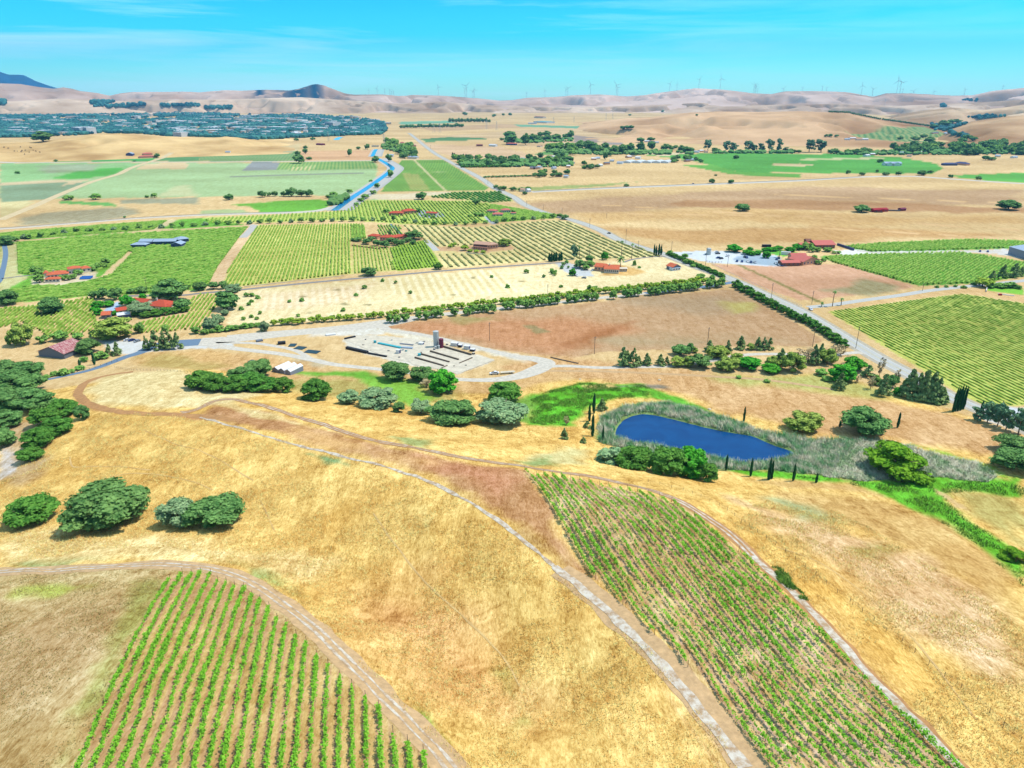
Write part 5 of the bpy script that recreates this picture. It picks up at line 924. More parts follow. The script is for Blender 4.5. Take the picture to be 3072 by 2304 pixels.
def vineyard(poly, vx, spc, w, h, m, label, group, indiv=True, ang=None, seg=None):
    global CNT
    P_ = ground([p[0] for p in poly], [p[1] for p in poly])[:, :2]; d = vdir(vx); nn_ = np.array([d[1], -d[0]]); q = P_ @ nn_; k = 0
    for c in np.arange(q.min() + spc / 2, q.max(), spc):
        for t0, t1 in clip_line(P_, nn_ * c, d):
            if t1 - t0 < 6: continue
            a, b = nn_ * c + d * t0, nn_ * c + d * t1; sg = seg or max(2.2, .005 * np.linalg.norm((a + b) / 2))
            V, Q = hedge_row(a, b, w, h, sg, seed=int(abs(c) * 13) + CNT)
            if indiv and CNT < 300:
                o = V.mean(0) * [1, 1, 0]; o[2] = V[:, 2].min(); me = mesh_np('vine_row', V - o, Q, [m]); ob = link('vine_row', me, None, o); prop(ob, label, 'vine row', group); CNT += 1
            else: REST.append((V, Q, m))
            k += 1
    return k
vineyard([(2485,935),(2886,882),(3072,911),(3300,945),(3300,1215),(3072,1213),(2959,1220),(2901,1181)], 1150, 3.4, 1.3, .7, M_VINE2, 'long thin vine row in the large striped vineyard beside the main road', 'vine rows of the large right vineyard')
vineyard([(0,926),(120,918),(271,894),(287,907),(284,960),(310,985),(240,1000),(149,1018),(110,985),(60,965),(8,983),(-60,985)], 983, 3.0, 1.3, 1.7, M_VINE2, 'yellow-green vine row in the vineyard left of the red-roofed farmhouse', 'vine rows left of the farmhouse')
vineyard([(404,975),(440,962),(564,945),(560,905),(597,883),(660,884),(640,935),(600,985),(500,996),(407,1000)], 1090, 3.0, 1.3, 1.7, M_VINE2, 'vine row in the narrow vineyard right of the red-roofed farmhouse', 'vine rows right of the farmhouse')
vineyard([(1205,676),(1417,685),(1525,673),(1661,662),(1715,668),(1800,711),(1963,755),(1980,770),(1840,775),(1640,780),(1352,802),(1330,795),(1310,765),(1400,762),(1470,764),(1545,750),(1530,735),(1400,735),(1308,740),(1285,730)], 850, 7.2, 2.4, 1.5, mat('dry_vine_leaves', pc(150, 158, 92), col2=pc(184, 178, 110), scale=.2), 'olive vine row in the pale striped vineyard around the tan-roofed house', 'vine rows around the tan-roofed house')
vineyard([(773,678),(920,675),(1045,673),(1088,673),(1100,715),(1052,725),(1056,820),(733,857),(668,857),(689,800)], 1032, 3.4, 1.6, 1.7, M_VINE2, 'vine row in the striped vineyard above the stubble field', 'vine rows above the stubble field')
vineyard([(1276,722),(1328,800),(1308,800),(1200,811),(1180,809),(1172,746),(1200,737)], 1000, 3.2, 1.6, 1.6, M_VINE2, 'vine row in the green block right of the terracotta house', 'vine rows right of the terracotta house')
vineyard([(1095,603),(1200,603),(1405,605),(1470,612),(1480,640),(1440,645),(1450,664),(1308,674),(1205,670),(1090,662),(980,658),(871,663),(620,670),(620,656),(871,643),(1034,633)], 1000, 5.0, 2.2, 1.7, M_VINE2, 'vine row in the vineyard below the canal', 'vine rows below the canal')
vineyard([(1281,592),(1363,578),(1498,576),(1540,603),(1471,608),(1403,600)], 850, 6.5, 3.2, 2.2, M_OAKB, 'dark orchard row beside the main road', 'dark orchard rows')
vineyard([(1058,734),(1170,744),(1178,810),(1060,821)], 1040, 3.4, 1.2, 1.2, M_VINE2, 'thin vine row under the terracotta house', 'thin vine rows')
vineyard([(1055,676),(1095,676),(1103,713),(1055,722)], 1032, 3.4, 1.9, 1.7, M_VINE3, 'x', 'x'); vineyard([(1130,676),(1195,676),(1215,705),(1140,708)], 900, 3.4, 1.7, 1.7, M_VINE3, 'x', 'x')
for pl, vx in (([(52,730),(190,718),(461,698),(720,684),(744,681),(719,709),(652,800),(618,866),(430,880),(271,886),(54,906),(5,913),(5,880),(92,858),(180,858),(292,840),(340,824),(400,758),(385,754),(366,770),(330,800),(300,812),(92,826),(56,820)], 3600), ([(0,700),(502,662),(461,688),(190,708),(0,722)], 3600), ([(2534,739),(2640,730),(2898,719),(3072,724),(3200,728),(3200,745),(3023,744),(2800,751),(2613,755)], 3800), ([(2470,770),(2612,763),(2886,757),(3072,788),(3200,806),(3200,835),(3072,828),(2932,848),(2755,856),(2500,788)], 3800), ([(1474,614),(1669,646),(1672,652),(1474,666),(1460,650)], 3000)):
    vineyard(pl, vx, 3.2, 1.9, 1.9, M_VINE3, '', '', indiv=False)
if REST:
    ms = []; parts = []; mi = []
    for V, Q, m in REST:
        if m not in ms: ms.append(m)
        parts.append((V, Q)); mi += [ms.index(m)] * len(Q)
    prop(link('vineyard', mesh_np('vineyard', *joinm(parts), ms, mi=mi)), 'dense green vineyard rows covering the fields of the valley', 'vineyard', kind='stuff')
# ------------------------------------------------------------------ reeds, tall grass, weeds
def blades(n, poly, h0, h1, w, m, name, label, cat, lean=.35, sd0=0, excl=None, clump=None, minsd=0):
    P_ = ground([p[0] for p in poly], [p[1] for p in poly])[:, :2] if not isinstance(poly, np.ndarray) else poly; lo, hi = P_.min(0), P_.max(0); rg = np.random.default_rng(sd0); X = rg.uniform(lo, hi, (n * 4, 2))
    X = X[poly_sd(P_, X[:, 0], X[:, 1]) + (fbm(X[:, 0] / 5, X[:, 1] / 5, 3, 2) - .5) * 3 > minsd]
    if excl is not None: X = X[poly_sd(excl, X[:, 0], X[:, 1]) + (fbm(X[:, 0] / 3, X[:, 1] / 3, 8, 2) - .5) * 2.5 < -.2]
    if clump: X = X[fbm(X[:, 0] / clump, X[:, 1] / clump, 41, 3) + rg.normal(size=len(X)) * .06 > .47]
    X = X[:n]; k = len(X); h = rg.uniform(h0, h1, k) * (.55 + .9 * fbm(X[:, 0] / 7, X[:, 1] / 7, 12, 2)); a = rg.random(k) * 6.283; ww = w * rg.uniform(.6, 1.4, k); z = H(X[:, 0], X[:, 1]); la = rg.normal(size=(k, 2)) * lean * h[:, None] + np.array([-.15, .1]) * h[:, None]
    dx = np.stack([np.cos(a), np.sin(a)], -1) * ww[:, None]; V = np.zeros((k, 3, 3)); V[:, 0, :2] = X - dx; V[:, 1, :2] = X + dx; V[:, 2, :2] = X + la; V[:, 0, 2] = V[:, 1, 2] = z - .05; V[:, 2, 2] = z + h
    o = link(name, mesh_np(name, V.reshape(-1, 3), np.arange(k * 3).reshape(-1, 3), [m])); return prop(o, label, cat, kind='stuff')
REED = mat('reed', pc(120, 186, 120, .9), col2=pc(232, 226, 200, .9), scale=.22, detail=5, thr=(.42, .58), soft=3); REED2 = mat('dry_reed', pc(150, 182, 130, .9), col2=pc(226, 222, 196, .9), scale=.16, detail=6, thr=(.4, .56), soft=2.2)
blades(26000, [(1796,1325),(1800,1255),(1880,1220),(2000,1208),(2120,1238),(2300,1298),(2440,1320),(2600,1322),(2560,1345),(2480,1425),(2453,1426),(2300,1412),(2150,1408),(1880,1350)], 1.4, 2.8, .16, REED, 'reeds', 'tall green and straw reeds ringing the blue pond', 'reeds', .38, 1, POND)
blades(24000, [(2420,1330),(2600,1321),(2724,1336),(2814,1366),(2941,1394),(2996,1434),(2959,1444),(2814,1434),(2590,1444),(2453,1427),(2400,1400)], 0.8, 1.8, .2, REED2, 'dry_reeds', 'grey dried reed marsh right of the pond', 'reeds', .8, 2, POND)
STRAW = mat('straw', pc(226, 172, 90, .9), col2=pc(254, 224, 150, .85), scale=.8, detail=6, thr=(.38, .62), soft=2.2); WEED = mat('green_weeds', pc(90, 152, 40), col2=pc(168, 206, 90), scale=.3, detail=5, soft=2.2)
gold = [(420,1240),(560,1255),(700,1280),(900,1335),(1100,1395),(1300,1470),(1500,1590),(1650,1705),(1750,1780),(1900,1910),(2050,2080),(2180,2230),(2240,2330),(1420,2330),(1250,2170),(1100,2010),(960,1860),(800,1750),(660,1690),(500,1640),(300,1650),(0,1690),(-60,1500),(60,1400),(230,1260),(300,1245)]
blades(110000, gold, .3, .7, .07, STRAW, 'tall_grass', 'tall golden dry grass covering the hill slopes', 'grass', .7, 3, None, 9)
blades(36000, [(2180,1560),(2300,1500),(2500,1530),(2700,1640),(2900,1760),(3120,1900),(3120,2330),(2950,2330),(2800,2180),(2600,1980),(2400,1770),(2260,1640)], .3, .7, .07, STRAW, 'tall_grass', 'tall golden grass on the slope right of the patchy vineyard', 'grass', .7, 4, None, 9)
blades(16000, [(2150,1400),(2590,1450),(2700,1450),(2960,1446),(3072,1450),(3072,1500),(2950,1475),(2840,1478),(2800,1465),(2900,1560),(2990,1610),(3072,1690),(3072,1760),(2960,1655),(2851,1580),(2742,1528),(2634,1476),(2560,1455)], .4, 1.1, .12, WEED, 'green_weeds', 'lush green weeds along the creek', 'weeds', .4, 5, None, 6)
blades(12000, [(1590,1270),(1590,1200),(1650,1172),(1735,1150),(1930,1155),(1965,1172),(1940,1188),(1825,1202),(1757,1220),(1731,1250),(1715,1270),(1640,1278)], .4, .9, .14, WEED, 'green_weeds', 'lush green weeds in the meadow left of the pond', 'weeds', .4, 6, None, 6)

blades(9000, [(-60,1730),(250,1712),(500,1708),(480,1800),(350,2060),(200,2330),(-60,2330)], .15, .4, .1, mat('low_weeds', pc(150, 150, 80), col2=pc(236, 208, 140), scale=.5, soft=2.2), 'weeds', 'low dry weeds scattered over the bare field left of the near vineyard', 'weeds', .7, 11, None, 7)
blades(2600, [(2305,1705),(2330,1700),(2400,1770),(2425,1800),(2400,1800),(2340,1745)], .3, .9, .14, WEED, 'green_weeds', 'green weed strip beside the pale track of the lower right vineyard', 'weeds', .6, 13, None, 3)
# ================================================================== BUILDINGS
def bx_(a, b, u=None, v=None):
    """box between two local corners in the (u, v, z) frame"""
    x0, y0, z0 = a; x1, y1, z1 = b
    V = np.array([(x0,y0,z0),(x1,y0,z0),(x1,y1,z0),(x0,y1,z0),(x0,y0,z1),(x1,y0,z1),(x1,y1,z1),(x0,y1,z1)], float)
    return V, np.array([(0,3,2,1),(4,5,6,7),(0,1,5,4),(1,2,6,5),(2,3,7,6),(3,0,4,7)])
def tris(F4): return np.concatenate([np.asarray(F4)[:, [0, 1, 2]], np.asarray(F4)[:, [0, 2, 3]]])
def slab(P4, th):
    """thick sheet from 3 or 4 coplanar points (top side), thickness downwards"""
    P4 = np.array(P4, float); n = len(P4); V = np.vstack([P4, P4 - [0, 0, th]]); F_ = []
    for i in range(1, n - 1): F_ += [(0, i, i + 1), (n, n + i + 1, n + i)]
    for i in range(n): j = (i + 1) % n; F_ += [(i, i + n, j + n), (i, j + n, j)]
    return V, np.array(F_)
def roof_mesh(kind, w, d, h, rise, ov, axis, th=.22):
    x0, x1, y0, y1 = -ov, w + ov, -ov, d + ov; z = h + .02
    if kind == 'flat': return slab([(x0,y0,z+th),(x1,y0,z+th),(x1,y1,z+th),(x0,y1,z+th)], th)
    if kind == 'shed': return slab([(x0,y0,z+th),(x1,y0,z+th),(x1,y1,z+rise),(x0,y1,z+rise)], th)
    t = h + rise + th; e = z + th - ov * .3
    if kind == 'gable':
        if axis == 'w': A1 = [(x0,y0,e),(x1,y0,e),(x1,d/2,t),(x0,d/2,t)]; A2 = [(x0,d/2,t),(x1,d/2,t),(x1,y1,e),(x0,y1,e)]
        else: A1 = [(x0,y0,e),(w/2,y0,t),(w/2,y1,t),(x0,y1,e)]; A2 = [(w/2,y0,t),(x1,y0,e),(x1,y1,e),(w/2,y1,t)]
        return joinm([slab(A1, th), slab(A2, th)])
    k = min(w, d) / 2
    if w >= d: r0, r1 = (x0 + k, d/2, t), (x1 - k, d/2, t); fs = [[(x0,y0,e),(x1,y0,e),r1,r0],[(x1,y0,e),(x1,y1,e),r1],[(x1,y1,e),(x0,y1,e),r0,r1],[(x0,y1,e),(x0,y0,e),r0]]
    else: r0, r1 = (w/2, y0 + k, t), (w/2, y1 - k, t); fs = [[(x0,y0,e),(x1,y0,e),r0],[(x1,y0,e),(x1,y1,e),r1,r0],[(x1,y1,e),(x0,y1,e),r1],[(x0,y1,e),(x0,y0,e),r0,r1]]
    return joinm([slab(f, th) for f in fs])
def wall_mesh(kind, w, d, h, rise, axis):
    V, Fq = bx_((0, 0, -1.2), (w, d, h)); ps = [(V, tris(Fq))]
    if kind == 'gable':
        t = h + rise
        if axis == 'w':
            for x in (0, w): ps.append((np.array([(x,0,h),(x,d,h),(x,d/2,t)], float), np.array([(0,1,2)])))
        else:
            for y in (0, d): ps.append((np.array([(0,y,h),(w,y,h),(w/2,y,t)], float), np.array([(0,1,2)])))
    return joinm(ps)
M_TILE = mat('roof_tiles', pc(214, 92, 66), var=.3, scale=1.6, stretch=(1, 3, 1)); M_TILEO = mat('roof_tiles_orange', pc(228, 118, 80), var=.28, scale=1.6); M_TILEP = mat('roof_tiles_pink', pc(222, 122, 110), var=.14, scale=1.2); M_TILET = mat('roof_tiles_tan', pc(214, 168, 140), var=.16, scale=1.4)
M_STUC = mat('stucco', pc(240, 226, 204), var=.06, scale=1); M_STUP = mat('stucco_pink', pc(226, 172, 140), var=.08, scale=1); M_BRN = mat('brown_wall', pc(150, 104, 84), var=.1, scale=1); M_WHT = mat('white_paint', pc(244, 244, 244), var=.04, scale=1)
M_GLASS = mat('window_glass', (.03, .05, .09), rough=.15, var=.1, spec=.6); M_MET = mat('metal_roof_grey', pc(176, 194, 214), var=.07, scale=.6, stretch=(6, 1, 1), rough=.55); M_NAVY = mat('dark_blue_wall', pc(84, 92, 132), var=.1, scale=1)
M_RUST = mat('rusty_metal', pc(172, 84, 92), col2=pc(226, 190, 180), scale=.55, stretch=(1, 5, 1), detail=5, thr=(.46, .58)); M_BARN = mat('weathered_boards', pc(122, 130, 142), var=.2, scale=2, stretch=(6, 6, .4)); M_PLANK = mat('pale_boards', pc(196, 180, 154), var=.2, scale=2, stretch=(6, 6, .4))
M_CONC = mat('worn_concrete', pc(226, 214, 190), var=.2, scale=.25, detail=6); M_CONCD = mat('dark_concrete', pc(112, 98, 84), var=.2, scale=.8); M_BLACK = mat('black_plastic', (.02, .02, .025), rough=.5, var=.2); M_TEAL = mat('teal_plastic', pc(80, 190, 200), var=.1); M_SOL = mat('solar_glass', (.02, .10, .34), rough=.25, var=.1, spec=.5, scale=.5)
M_RED = mat('barn_red', pc(180, 48, 58), var=.15); M_SIL = mat('galvanised_steel', pc(206, 210, 208), var=.1, scale=1, stretch=(1, 1, 6), rough=.5); M_MAR = mat('maroon_paint', pc(132, 60, 82), var=.12); M_TAN = mat('tan_metal', pc(150, 156, 172), var=.05)
M_TYRE = mat('tyre_rubber', (.02, .02, .02), rough=.9); M_WATERP = mat('pool_water', (.02, .3, .5), rough=.1)
def building(name, label, cat, wings, group=None):
    """wings: dict(A, B pixels of the near wall foot, d depth, h eaves, rise, roof, axis, rm, wm, win, door, chim)"""
    A0 = ground(*wings[0]['A'])[0]; root = empty(name, A0, 0, label=label, cat=cat, group=group)
    for q in wings:
        A_ = ground(*q['A'])[0]; B_ = ground(*q['B'])[0]; u = (B_ - A_)[:2]; w_ = np.linalg.norm(u); an = math.atan2(u[1], u[0]); k = q.get('roof', 'gable'); d, h, rise, ax = q['d'], q['h'], q.get('rise', 1.6), q.get('axis', 'w'); loc = Vector(A_ - A0) + Vector((0, 0, q.get('up', 0)))
        def part(nm, VF, m, par=root, l=loc, r=an): 
            o = link(nm, mesh_np(nm, VF[0], VF[1], [m]), par); 
            if par is root: o.location = l; o.rotation_euler = (0, 0, r)
            return o
        wl = part('wall', wall_mesh(k, w_, d, h, rise, ax), q.get('wm', M_STUC)); rf = part('roof', roof_mesh(k, w_, d, h, rise, q.get('ov', .5), ax), q.get('rm', M_TILE))
        if q.get('chim'): part('chimney', joinm([bx_((w_ * .3, d * .4, h), (w_ * .3 + .9, d * .4 + .9, h + rise + 1.2)), bx_((w_ * .3 - .15, d * .4 - .15, h + rise + 1.203), (w_ * .3 + 1.05, d * .4 + 1.05, h + rise + 1.4))]), q.get('wm', M_STUC), rf)
        n = q.get('win', 0); hw = min(1.5, h * .42)
        for i in range(n):
            x = w_ * (i + .5) / n; zz = h * .38; ww = min(.8, w_ / n * .32)
            if q.get('door') == i: part('door', bx_((x - .6, -.06, 0), (x + .6, .02, 2.1)), M_BRN); continue
            wd = part('window', bx_((x - ww, -.05, zz), (x + ww, .02, zz + hw)), M_GLASS)
            if q.get('frame'): part('frame', joinm([bx_((x - ww - .12, -.08, zz - .12), (x + ww + .12, .01, zz - .004)), bx_((x - ww - .12, -.08, zz + hw + .004), (x + ww + .12, .01, zz + hw + .12))]), M_WHT, wd)
        if q.get('side'):
            for i in range(q['side']):
                y = d * (i + .5) / q['side']; part('window', bx_((w_ - .02, y - .6, h * .38), (w_ + .05, y + .6, h * .38 + hw)), M_GLASS)
    return root
def W(A, B, d, h, **k): return dict(A=A, B=B, d=d, h=h, **k)
o = building('barn', 'old grey board barn with a rusty red metal roof', 'barn', [W((118,1069),(195,1077), 17, 3.4, rise=3.6, axis='d', rm=M_RUST, wm=M_BARN, ov=.6), W((212,1062),(236,1056), 7, 2.8, roof='shed', rise=.6, rm=M_MET, wm=M_BARN)])
for x0, x1 in ((.4, 4.9), (7.1, 9.4)):
    dd = link('door', mesh_np('door', *bx_((x0, -.12, -.3), (x1, .0, 3.0)), [M_PLANK]), o); dd.location = o.children[0].location; dd.rotation_euler = o.children[0].rotation_euler
    f_ = link('track', mesh_np('track', *bx_((x0 - .3, -.2, 3.06), (x1 + .3, -.05, 3.26)), [M_WHT]), dd)
building('villa', 'white villa with orange tile roofs in the dense green vineyard at left', 'villa', [W((143,838),(207,832), 11, 3.6, roof='hip', rise=2, win=6, chim=1, frame=1, rm=M_TILEO), W((136,848),(180,846), 6, 2.8, roof='hip', rise=1.2, win=4, rm=M_TILEO), W((133,830),(144,829), 6, 3, roof='hip', rm=M_TILEO), W((208,828),(245,824), 9, 6.2, roof='hip', rise=1.4, win=4, frame=1, rm=M_TILEO), W((247,819),(275,815), 8, 3.8, roof='hip', rise=1.6, win=2, rm=M_TILEO)])
building('farmhouse', 'long farmhouse under a wide red tiled roof inside a thick hedge', 'house', [W((440,928),(498,933), 14, 3.2, roof='hip', rise=3.0, win=6, door=3, chim=1, frame=1), W((396,914),(440,918), 8, 2.8, rise=1.6, win=3), W((499,932),(516,929), 6, 2.6, roof='hip', win=1)])
building('outbuilding', 'small red-roofed outbuilding, left of the pair in front of the farmhouse', 'shed', [W((306,957),(332,955), 8, 2.8, roof='gable', rise=1.6, win=2, wm=M_BARN, rm=M_TILEO)])
building('garage', 'red-roofed garage with a white canopy and blue walls before the farmhouse', 'garage', [W((354,946),(392,940), 8, 3.2, rise=1.4, win=2, wm=M_STUC), W((354,957),(393,952), 5, 2.4, roof='shed', rise=.9, rm=M_WHT, wm=M_NAVY, ov=.3)])
building('stable_house', 'long low winery with pale blue metal roofs and dark walls in the left vineyard', 'winery', [W((393,744),(438,744), 10, 3.4, roof='hip', rise=1.6, rm=M_MET, wm=M_NAVY, win=4), W((418,736),(456,736), 12, 4, rise=1.8, rm=M_MET, wm=M_NAVY, win=3), W((461,736),(528,735), 12, 4, rise=1.8, rm=M_MET, wm=M_NAVY, win=9), W((514,744),(544,744), 12, 3.8, rise=2, axis='d', rm=M_MET, wm=M_NAVY, win=2), W((536,733),(568,729), 12, 5, roof='hip', rise=2, rm=M_MET, wm=M_NAVY, win=3)])
building('terracotta_house', 'terracotta tiled house among dark shrubs above the striped vineyard', 'house', [W((1140,722),(1180,724), 11, 4, roof='hip', rise=1.8, win=5, chim=1, wm=M_STUP), W((1104,716),(1132,718), 9, 3.4, roof='hip', win=2, wm=M_STUP), W((1182,722),(1208,718), 10, 3.4, rise=1.6, win=3, wm=M_STUP), W((1200,718),(1230,717), 9, 3.2, roof='hip', rise=1.6, win=3, wm=M_STUP)])
building('ranch_house', 'red-roofed ranch house with a chimney, left of the two just below the canal', 'house', [W((1167,647),(1208,647), 11, 3.4, roof='hip', rise=1.8, win=5, wm=M_STUP), W((1214,643),(1250,640), 12, 4, roof='hip', rise=2, win=4, chim=1, wm=M_STUP)])
building('garage', 'small red-roofed garage beside the drive below the canal', 'garage', [W((1278,645),(1309,647), 8, 3, rise=1.2, win=3), W((1309,646),(1318,643), 7, 2.6, roof='shed', rise=.3, rm=M_WHT)])
building('cream_house', 'cream house with pink tile roofs beside the bright green vineyard', 'house', [W((1478,651),(1508,651), 10, 3.6, roof='hip', rise=1.6, win=3, rm=M_TILEP, frame=1), W((1460,639),(1486,641), 9, 3.6, roof='hip', rise=1.4, win=3, rm=M_TILEP), W((1506,641),(1532,640), 9, 4.6, roof='hip', rise=1.5, win=4, rm=M_TILEP), W((1533,645),(1548,645), 6, 2.6, roof='flat', rm=M_TILEP)])
building('tan_house', 'large brown house with a flat-pitched tan roof in the pale striped vineyard', 'house', [W((1420,745),(1462,748), 14, 4.6, rise=1.8, win=7, rm=M_TILET, wm=M_BRN), W((1462,748),(1494,745), 9, 4.4, roof='hip', rise=1.4, win=4, rm=M_TILET, wm=M_STUP), W((1420,748),(1462,752), 2.4, 2.6, roof='shed', rise=.4, win=6, rm=M_BRN, wm=M_STUP)])
building('orange_roofed_villa', 'villa with a bright orange-red gabled roof and white columns on the stubble knoll', 'villa', [W((1783,812),(1812,815), 11, 4, rise=2.2, win=3, rm=M_TILEO, wm=M_STUP), W((1812,819),(1856,821), 13, 3.8, rise=2.6, win=7, frame=1, rm=M_TILEO, wm=M_STUC, chim=1)])
building('pergola', 'pale pergola at the right end of the orange-roofed villa', 'pergola', [W((1858,815),(1881,815), 5, 2.6, roof='flat', rm=M_STUC, wm=M_STUC, win=5)])
building('pump_house', 'small house with an orange gabled roof alone on the pale knoll', 'house', [W((1999,806),(2018,812), 9, 3, rise=2.4, axis='w', rm=M_TILEO, wm=M_BARN), W((2018,813),(2041,810), 5, 2.2, roof='shed', rise=.8, rm=M_MET, wm=M_WHT, win=3)])
building('winery_hall', 'low pink-roofed hall beside the row of parked cars', 'winery', [W((2346,799),(2400,798), 10, 3.2, rise=1.4, win=4, rm=M_TILEP, wm=M_BRN)])
building('winery_hall', 'wide pink-roofed winery building with a gable facing the road', 'winery', [W((2375,786),(2420,787), 16, 4, rise=3.2, rm=M_TILEP, wm=M_STUP, win=4), W((2408,797),(2458,790), 18, 3.6, rise=3.6, axis='d', rm=M_TILEP, wm=M_STUP, win=5, frame=1)])
building('winery_hall', 'upper pink-roofed winery building by the vineyard edge', 'winery', [W((2446,746),(2504,745), 20, 4, rise=2.8, rm=M_TILEP, wm=M_BRN, win=6, ov=1), W((2408,748),(2440,742), 12, 3.4, rise=2, rm=M_TILEP, wm=M_BRN, win=2), W((2418,740),(2432,740), 8, 6, roof='gable', rm=M_BRN, wm=M_BRN)])
building('warehouse', 'big grey-blue metal warehouse cut by the right edge', 'warehouse', [W((3023,762),(3092,784), 34, 7.5, rise=2.2, rm=M_MET, wm=M_TAN, side=0, ov=.3)])
building('red_barn', 'small red barn beside the lone oak in the brown field', 'barn', [W((2622,637),(2664,635), 9, 3.2, rise=1.6, rm=M_RED, wm=M_RED, win=3), W((2619,634),(2626,636), 12, 3, roof='shed', rise=1, rm=M_RED, wm=M_RED)])
building('shed', 'tiny maroon shed right of the red barn', 'shed', [W((2703,633),(2718,632), 6, 2.6, rise=1.2, rm=M_MAR, wm=M_MAR)])
building('feed_trough', 'long dark feeding trough between the red barn and the maroon shed', 'trough', [W((2666,633),(2701,634), 2, 1.4, roof='flat', rm=M_BARN, wm=M_CONCD, ov=.1)])
building('feed_trough', 'short dark trough in front of the red barn', 'trough', [W((2624,638),(2648,638), 2, 1.2, roof='flat', rm=M_BLACK, wm=M_CONCD, ov=.1)])
building('blue_house', 'wide blue-grey house with white gables in the far green field', 'house', [W((2655,497),(2705,497), 16, 5, rise=3, rm=M_MET, wm=M_WHT, win=6), W((2664,498),(2676,498), 8, 5, rise=3, axis='d', rm=M_MET, wm=M_WHT), W((2684,498),(2699,498), 8, 5, rise=3, axis='d', rm=M_MET, wm=M_WHT)])
building('long_house', 'long dark navy-roofed house beyond the canal road at right', 'house', [W((2833,497),(2872,497), 14, 4, roof='hip', rise=2, rm=M_NAVY, wm=M_NAVY), W((2862,494),(2898,497), 14, 4, roof='hip', rise=3, rm=M_NAVY, wm=M_STUP)])
building('house', 'grey house with a gable in the far left green field', 'house', [W((378,467),(398,468), 14, 4.5, rise=3, axis='d', rm=M_MET, wm=M_NAVY)])
building('house', 'pink-roofed house circled by shrubs in the far left green field', 'house', [W((418,475),(465,473), 16, 4, roof='hip', rise=2, rm=M_TILEP, wm=M_STUP), W((430,466),(458,465), 14, 4, roof='hip', rise=2, rm=M_TILEP, wm=M_STUP)])
building('shed', 'small white shed beside the far left vineyard blocks', 'shed', [W((676,458),(690,458), 8, 3, rise=1, rm=M_MET, wm=M_WHT)])
building('shed', 'dark low shed in the tan field left of the canal', 'shed', [W((948,435),(967,436), 12, 4, rise=1.4, rm=M_MAR, wm=M_MAR)])
building('shed', 'dark red shed left of the white trailer in the pale field', 'shed', [W((1429,439),(1448,439), 10, 4, rise=1.5, rm=M_MAR, wm=M_BRN)])
building('barn', 'white metal barn in the pale field right of the red shed', 'barn', [W((1466,439),(1486,440), 12, 5, rise=2, rm=M_WHT, wm=M_WHT)])
building('farmhouse', 'red and blue farmhouse under the dark trees of the hill farm', 'house', [W((1518,435),(1546,436), 12, 5, roof='hip', rise=2, rm=M_TILEP, wm=M_NAVY)])
M_GH = mat('greenhouse_film', pc(226, 232, 236), var=.05, scale=.3)
for i, x_ in enumerate((1866, 1897, 1928, 1956, 1980)): building('greenhouse', 'white plastic greenhouse in the row behind the brown field', 'greenhouse', [W((x_, 489), (x_ + 24, 490), 44, 3.2, rise=1.8, axis='d', rm=M_GH, wm=M_GH, ov=.1)], 'row of white greenhouses')
building('greenhouse', 'long grey poultry house below the brown hill', 'shed', [W((1664,443),(1700,443), 16, 4, rise=1.6, rm=M_MET, wm=M_WHT)])
building('house', 'white house right of the walled estate', 'house', [W((1688,488),(1708,492), 14, 4, rise=2.4, rm=M_WHT, wm=M_WHT)])
building('estate_wall', 'white gateway wall at the centre of the estate hedge', 'wall', [W((1534,500),(1550,501), 3, 3, roof='flat', rm=M_WHT, wm=M_WHT, ov=.05)])
building('farm_shed', 'long pale blue farm sheds far before the hills', 'shed', [W((1600,368),(1640,370), 60, 8, roof='flat', rm=M_TEAL, wm=M_WHT), W((1585,372),(1610,372), 40, 6, roof='flat', rm=M_MET, wm=M_WHT)])
building('cattle_shed', 'far cattle shed with arches on the slope before the hills', 'shed', [W((1602,354),(1628,355), 30, 8, rise=3, rm=M_MAR, wm=M_STUC)])
building('farm_house', 'white farm house at the canal head', 'house', [W((1160,471),(1180,471), 12, 4.5, rise=2, rm=M_MET, wm=M_WHT)]); building('farm_house', 'blue-grey house behind the trees at the canal head', 'house', [W((1222,476),(1250,477), 12, 4.5, roof='hip', rise=2, rm=M_MET, wm=M_STUC)])
building('farm_house', 'pink-roofed house near the head of the main road', 'house', [W((1200,432),(1212,432), 10, 4.5, roof='hip', rise=2, rm=M_TILEP, wm=M_STUC)]); building('farm_house', 'tan house beside the orchard at the main road', 'house', [W((1236,440),(1248,440), 12, 4.5, roof='hip', rise=2, rm=M_TILET, wm=M_STUP)])
building('footbridge', 'concrete gate structure across the far canal', 'gate', [W((1115,441),(1136,441), 10, 5, roof='flat', rm=M_CONC, wm=M_CONC)])
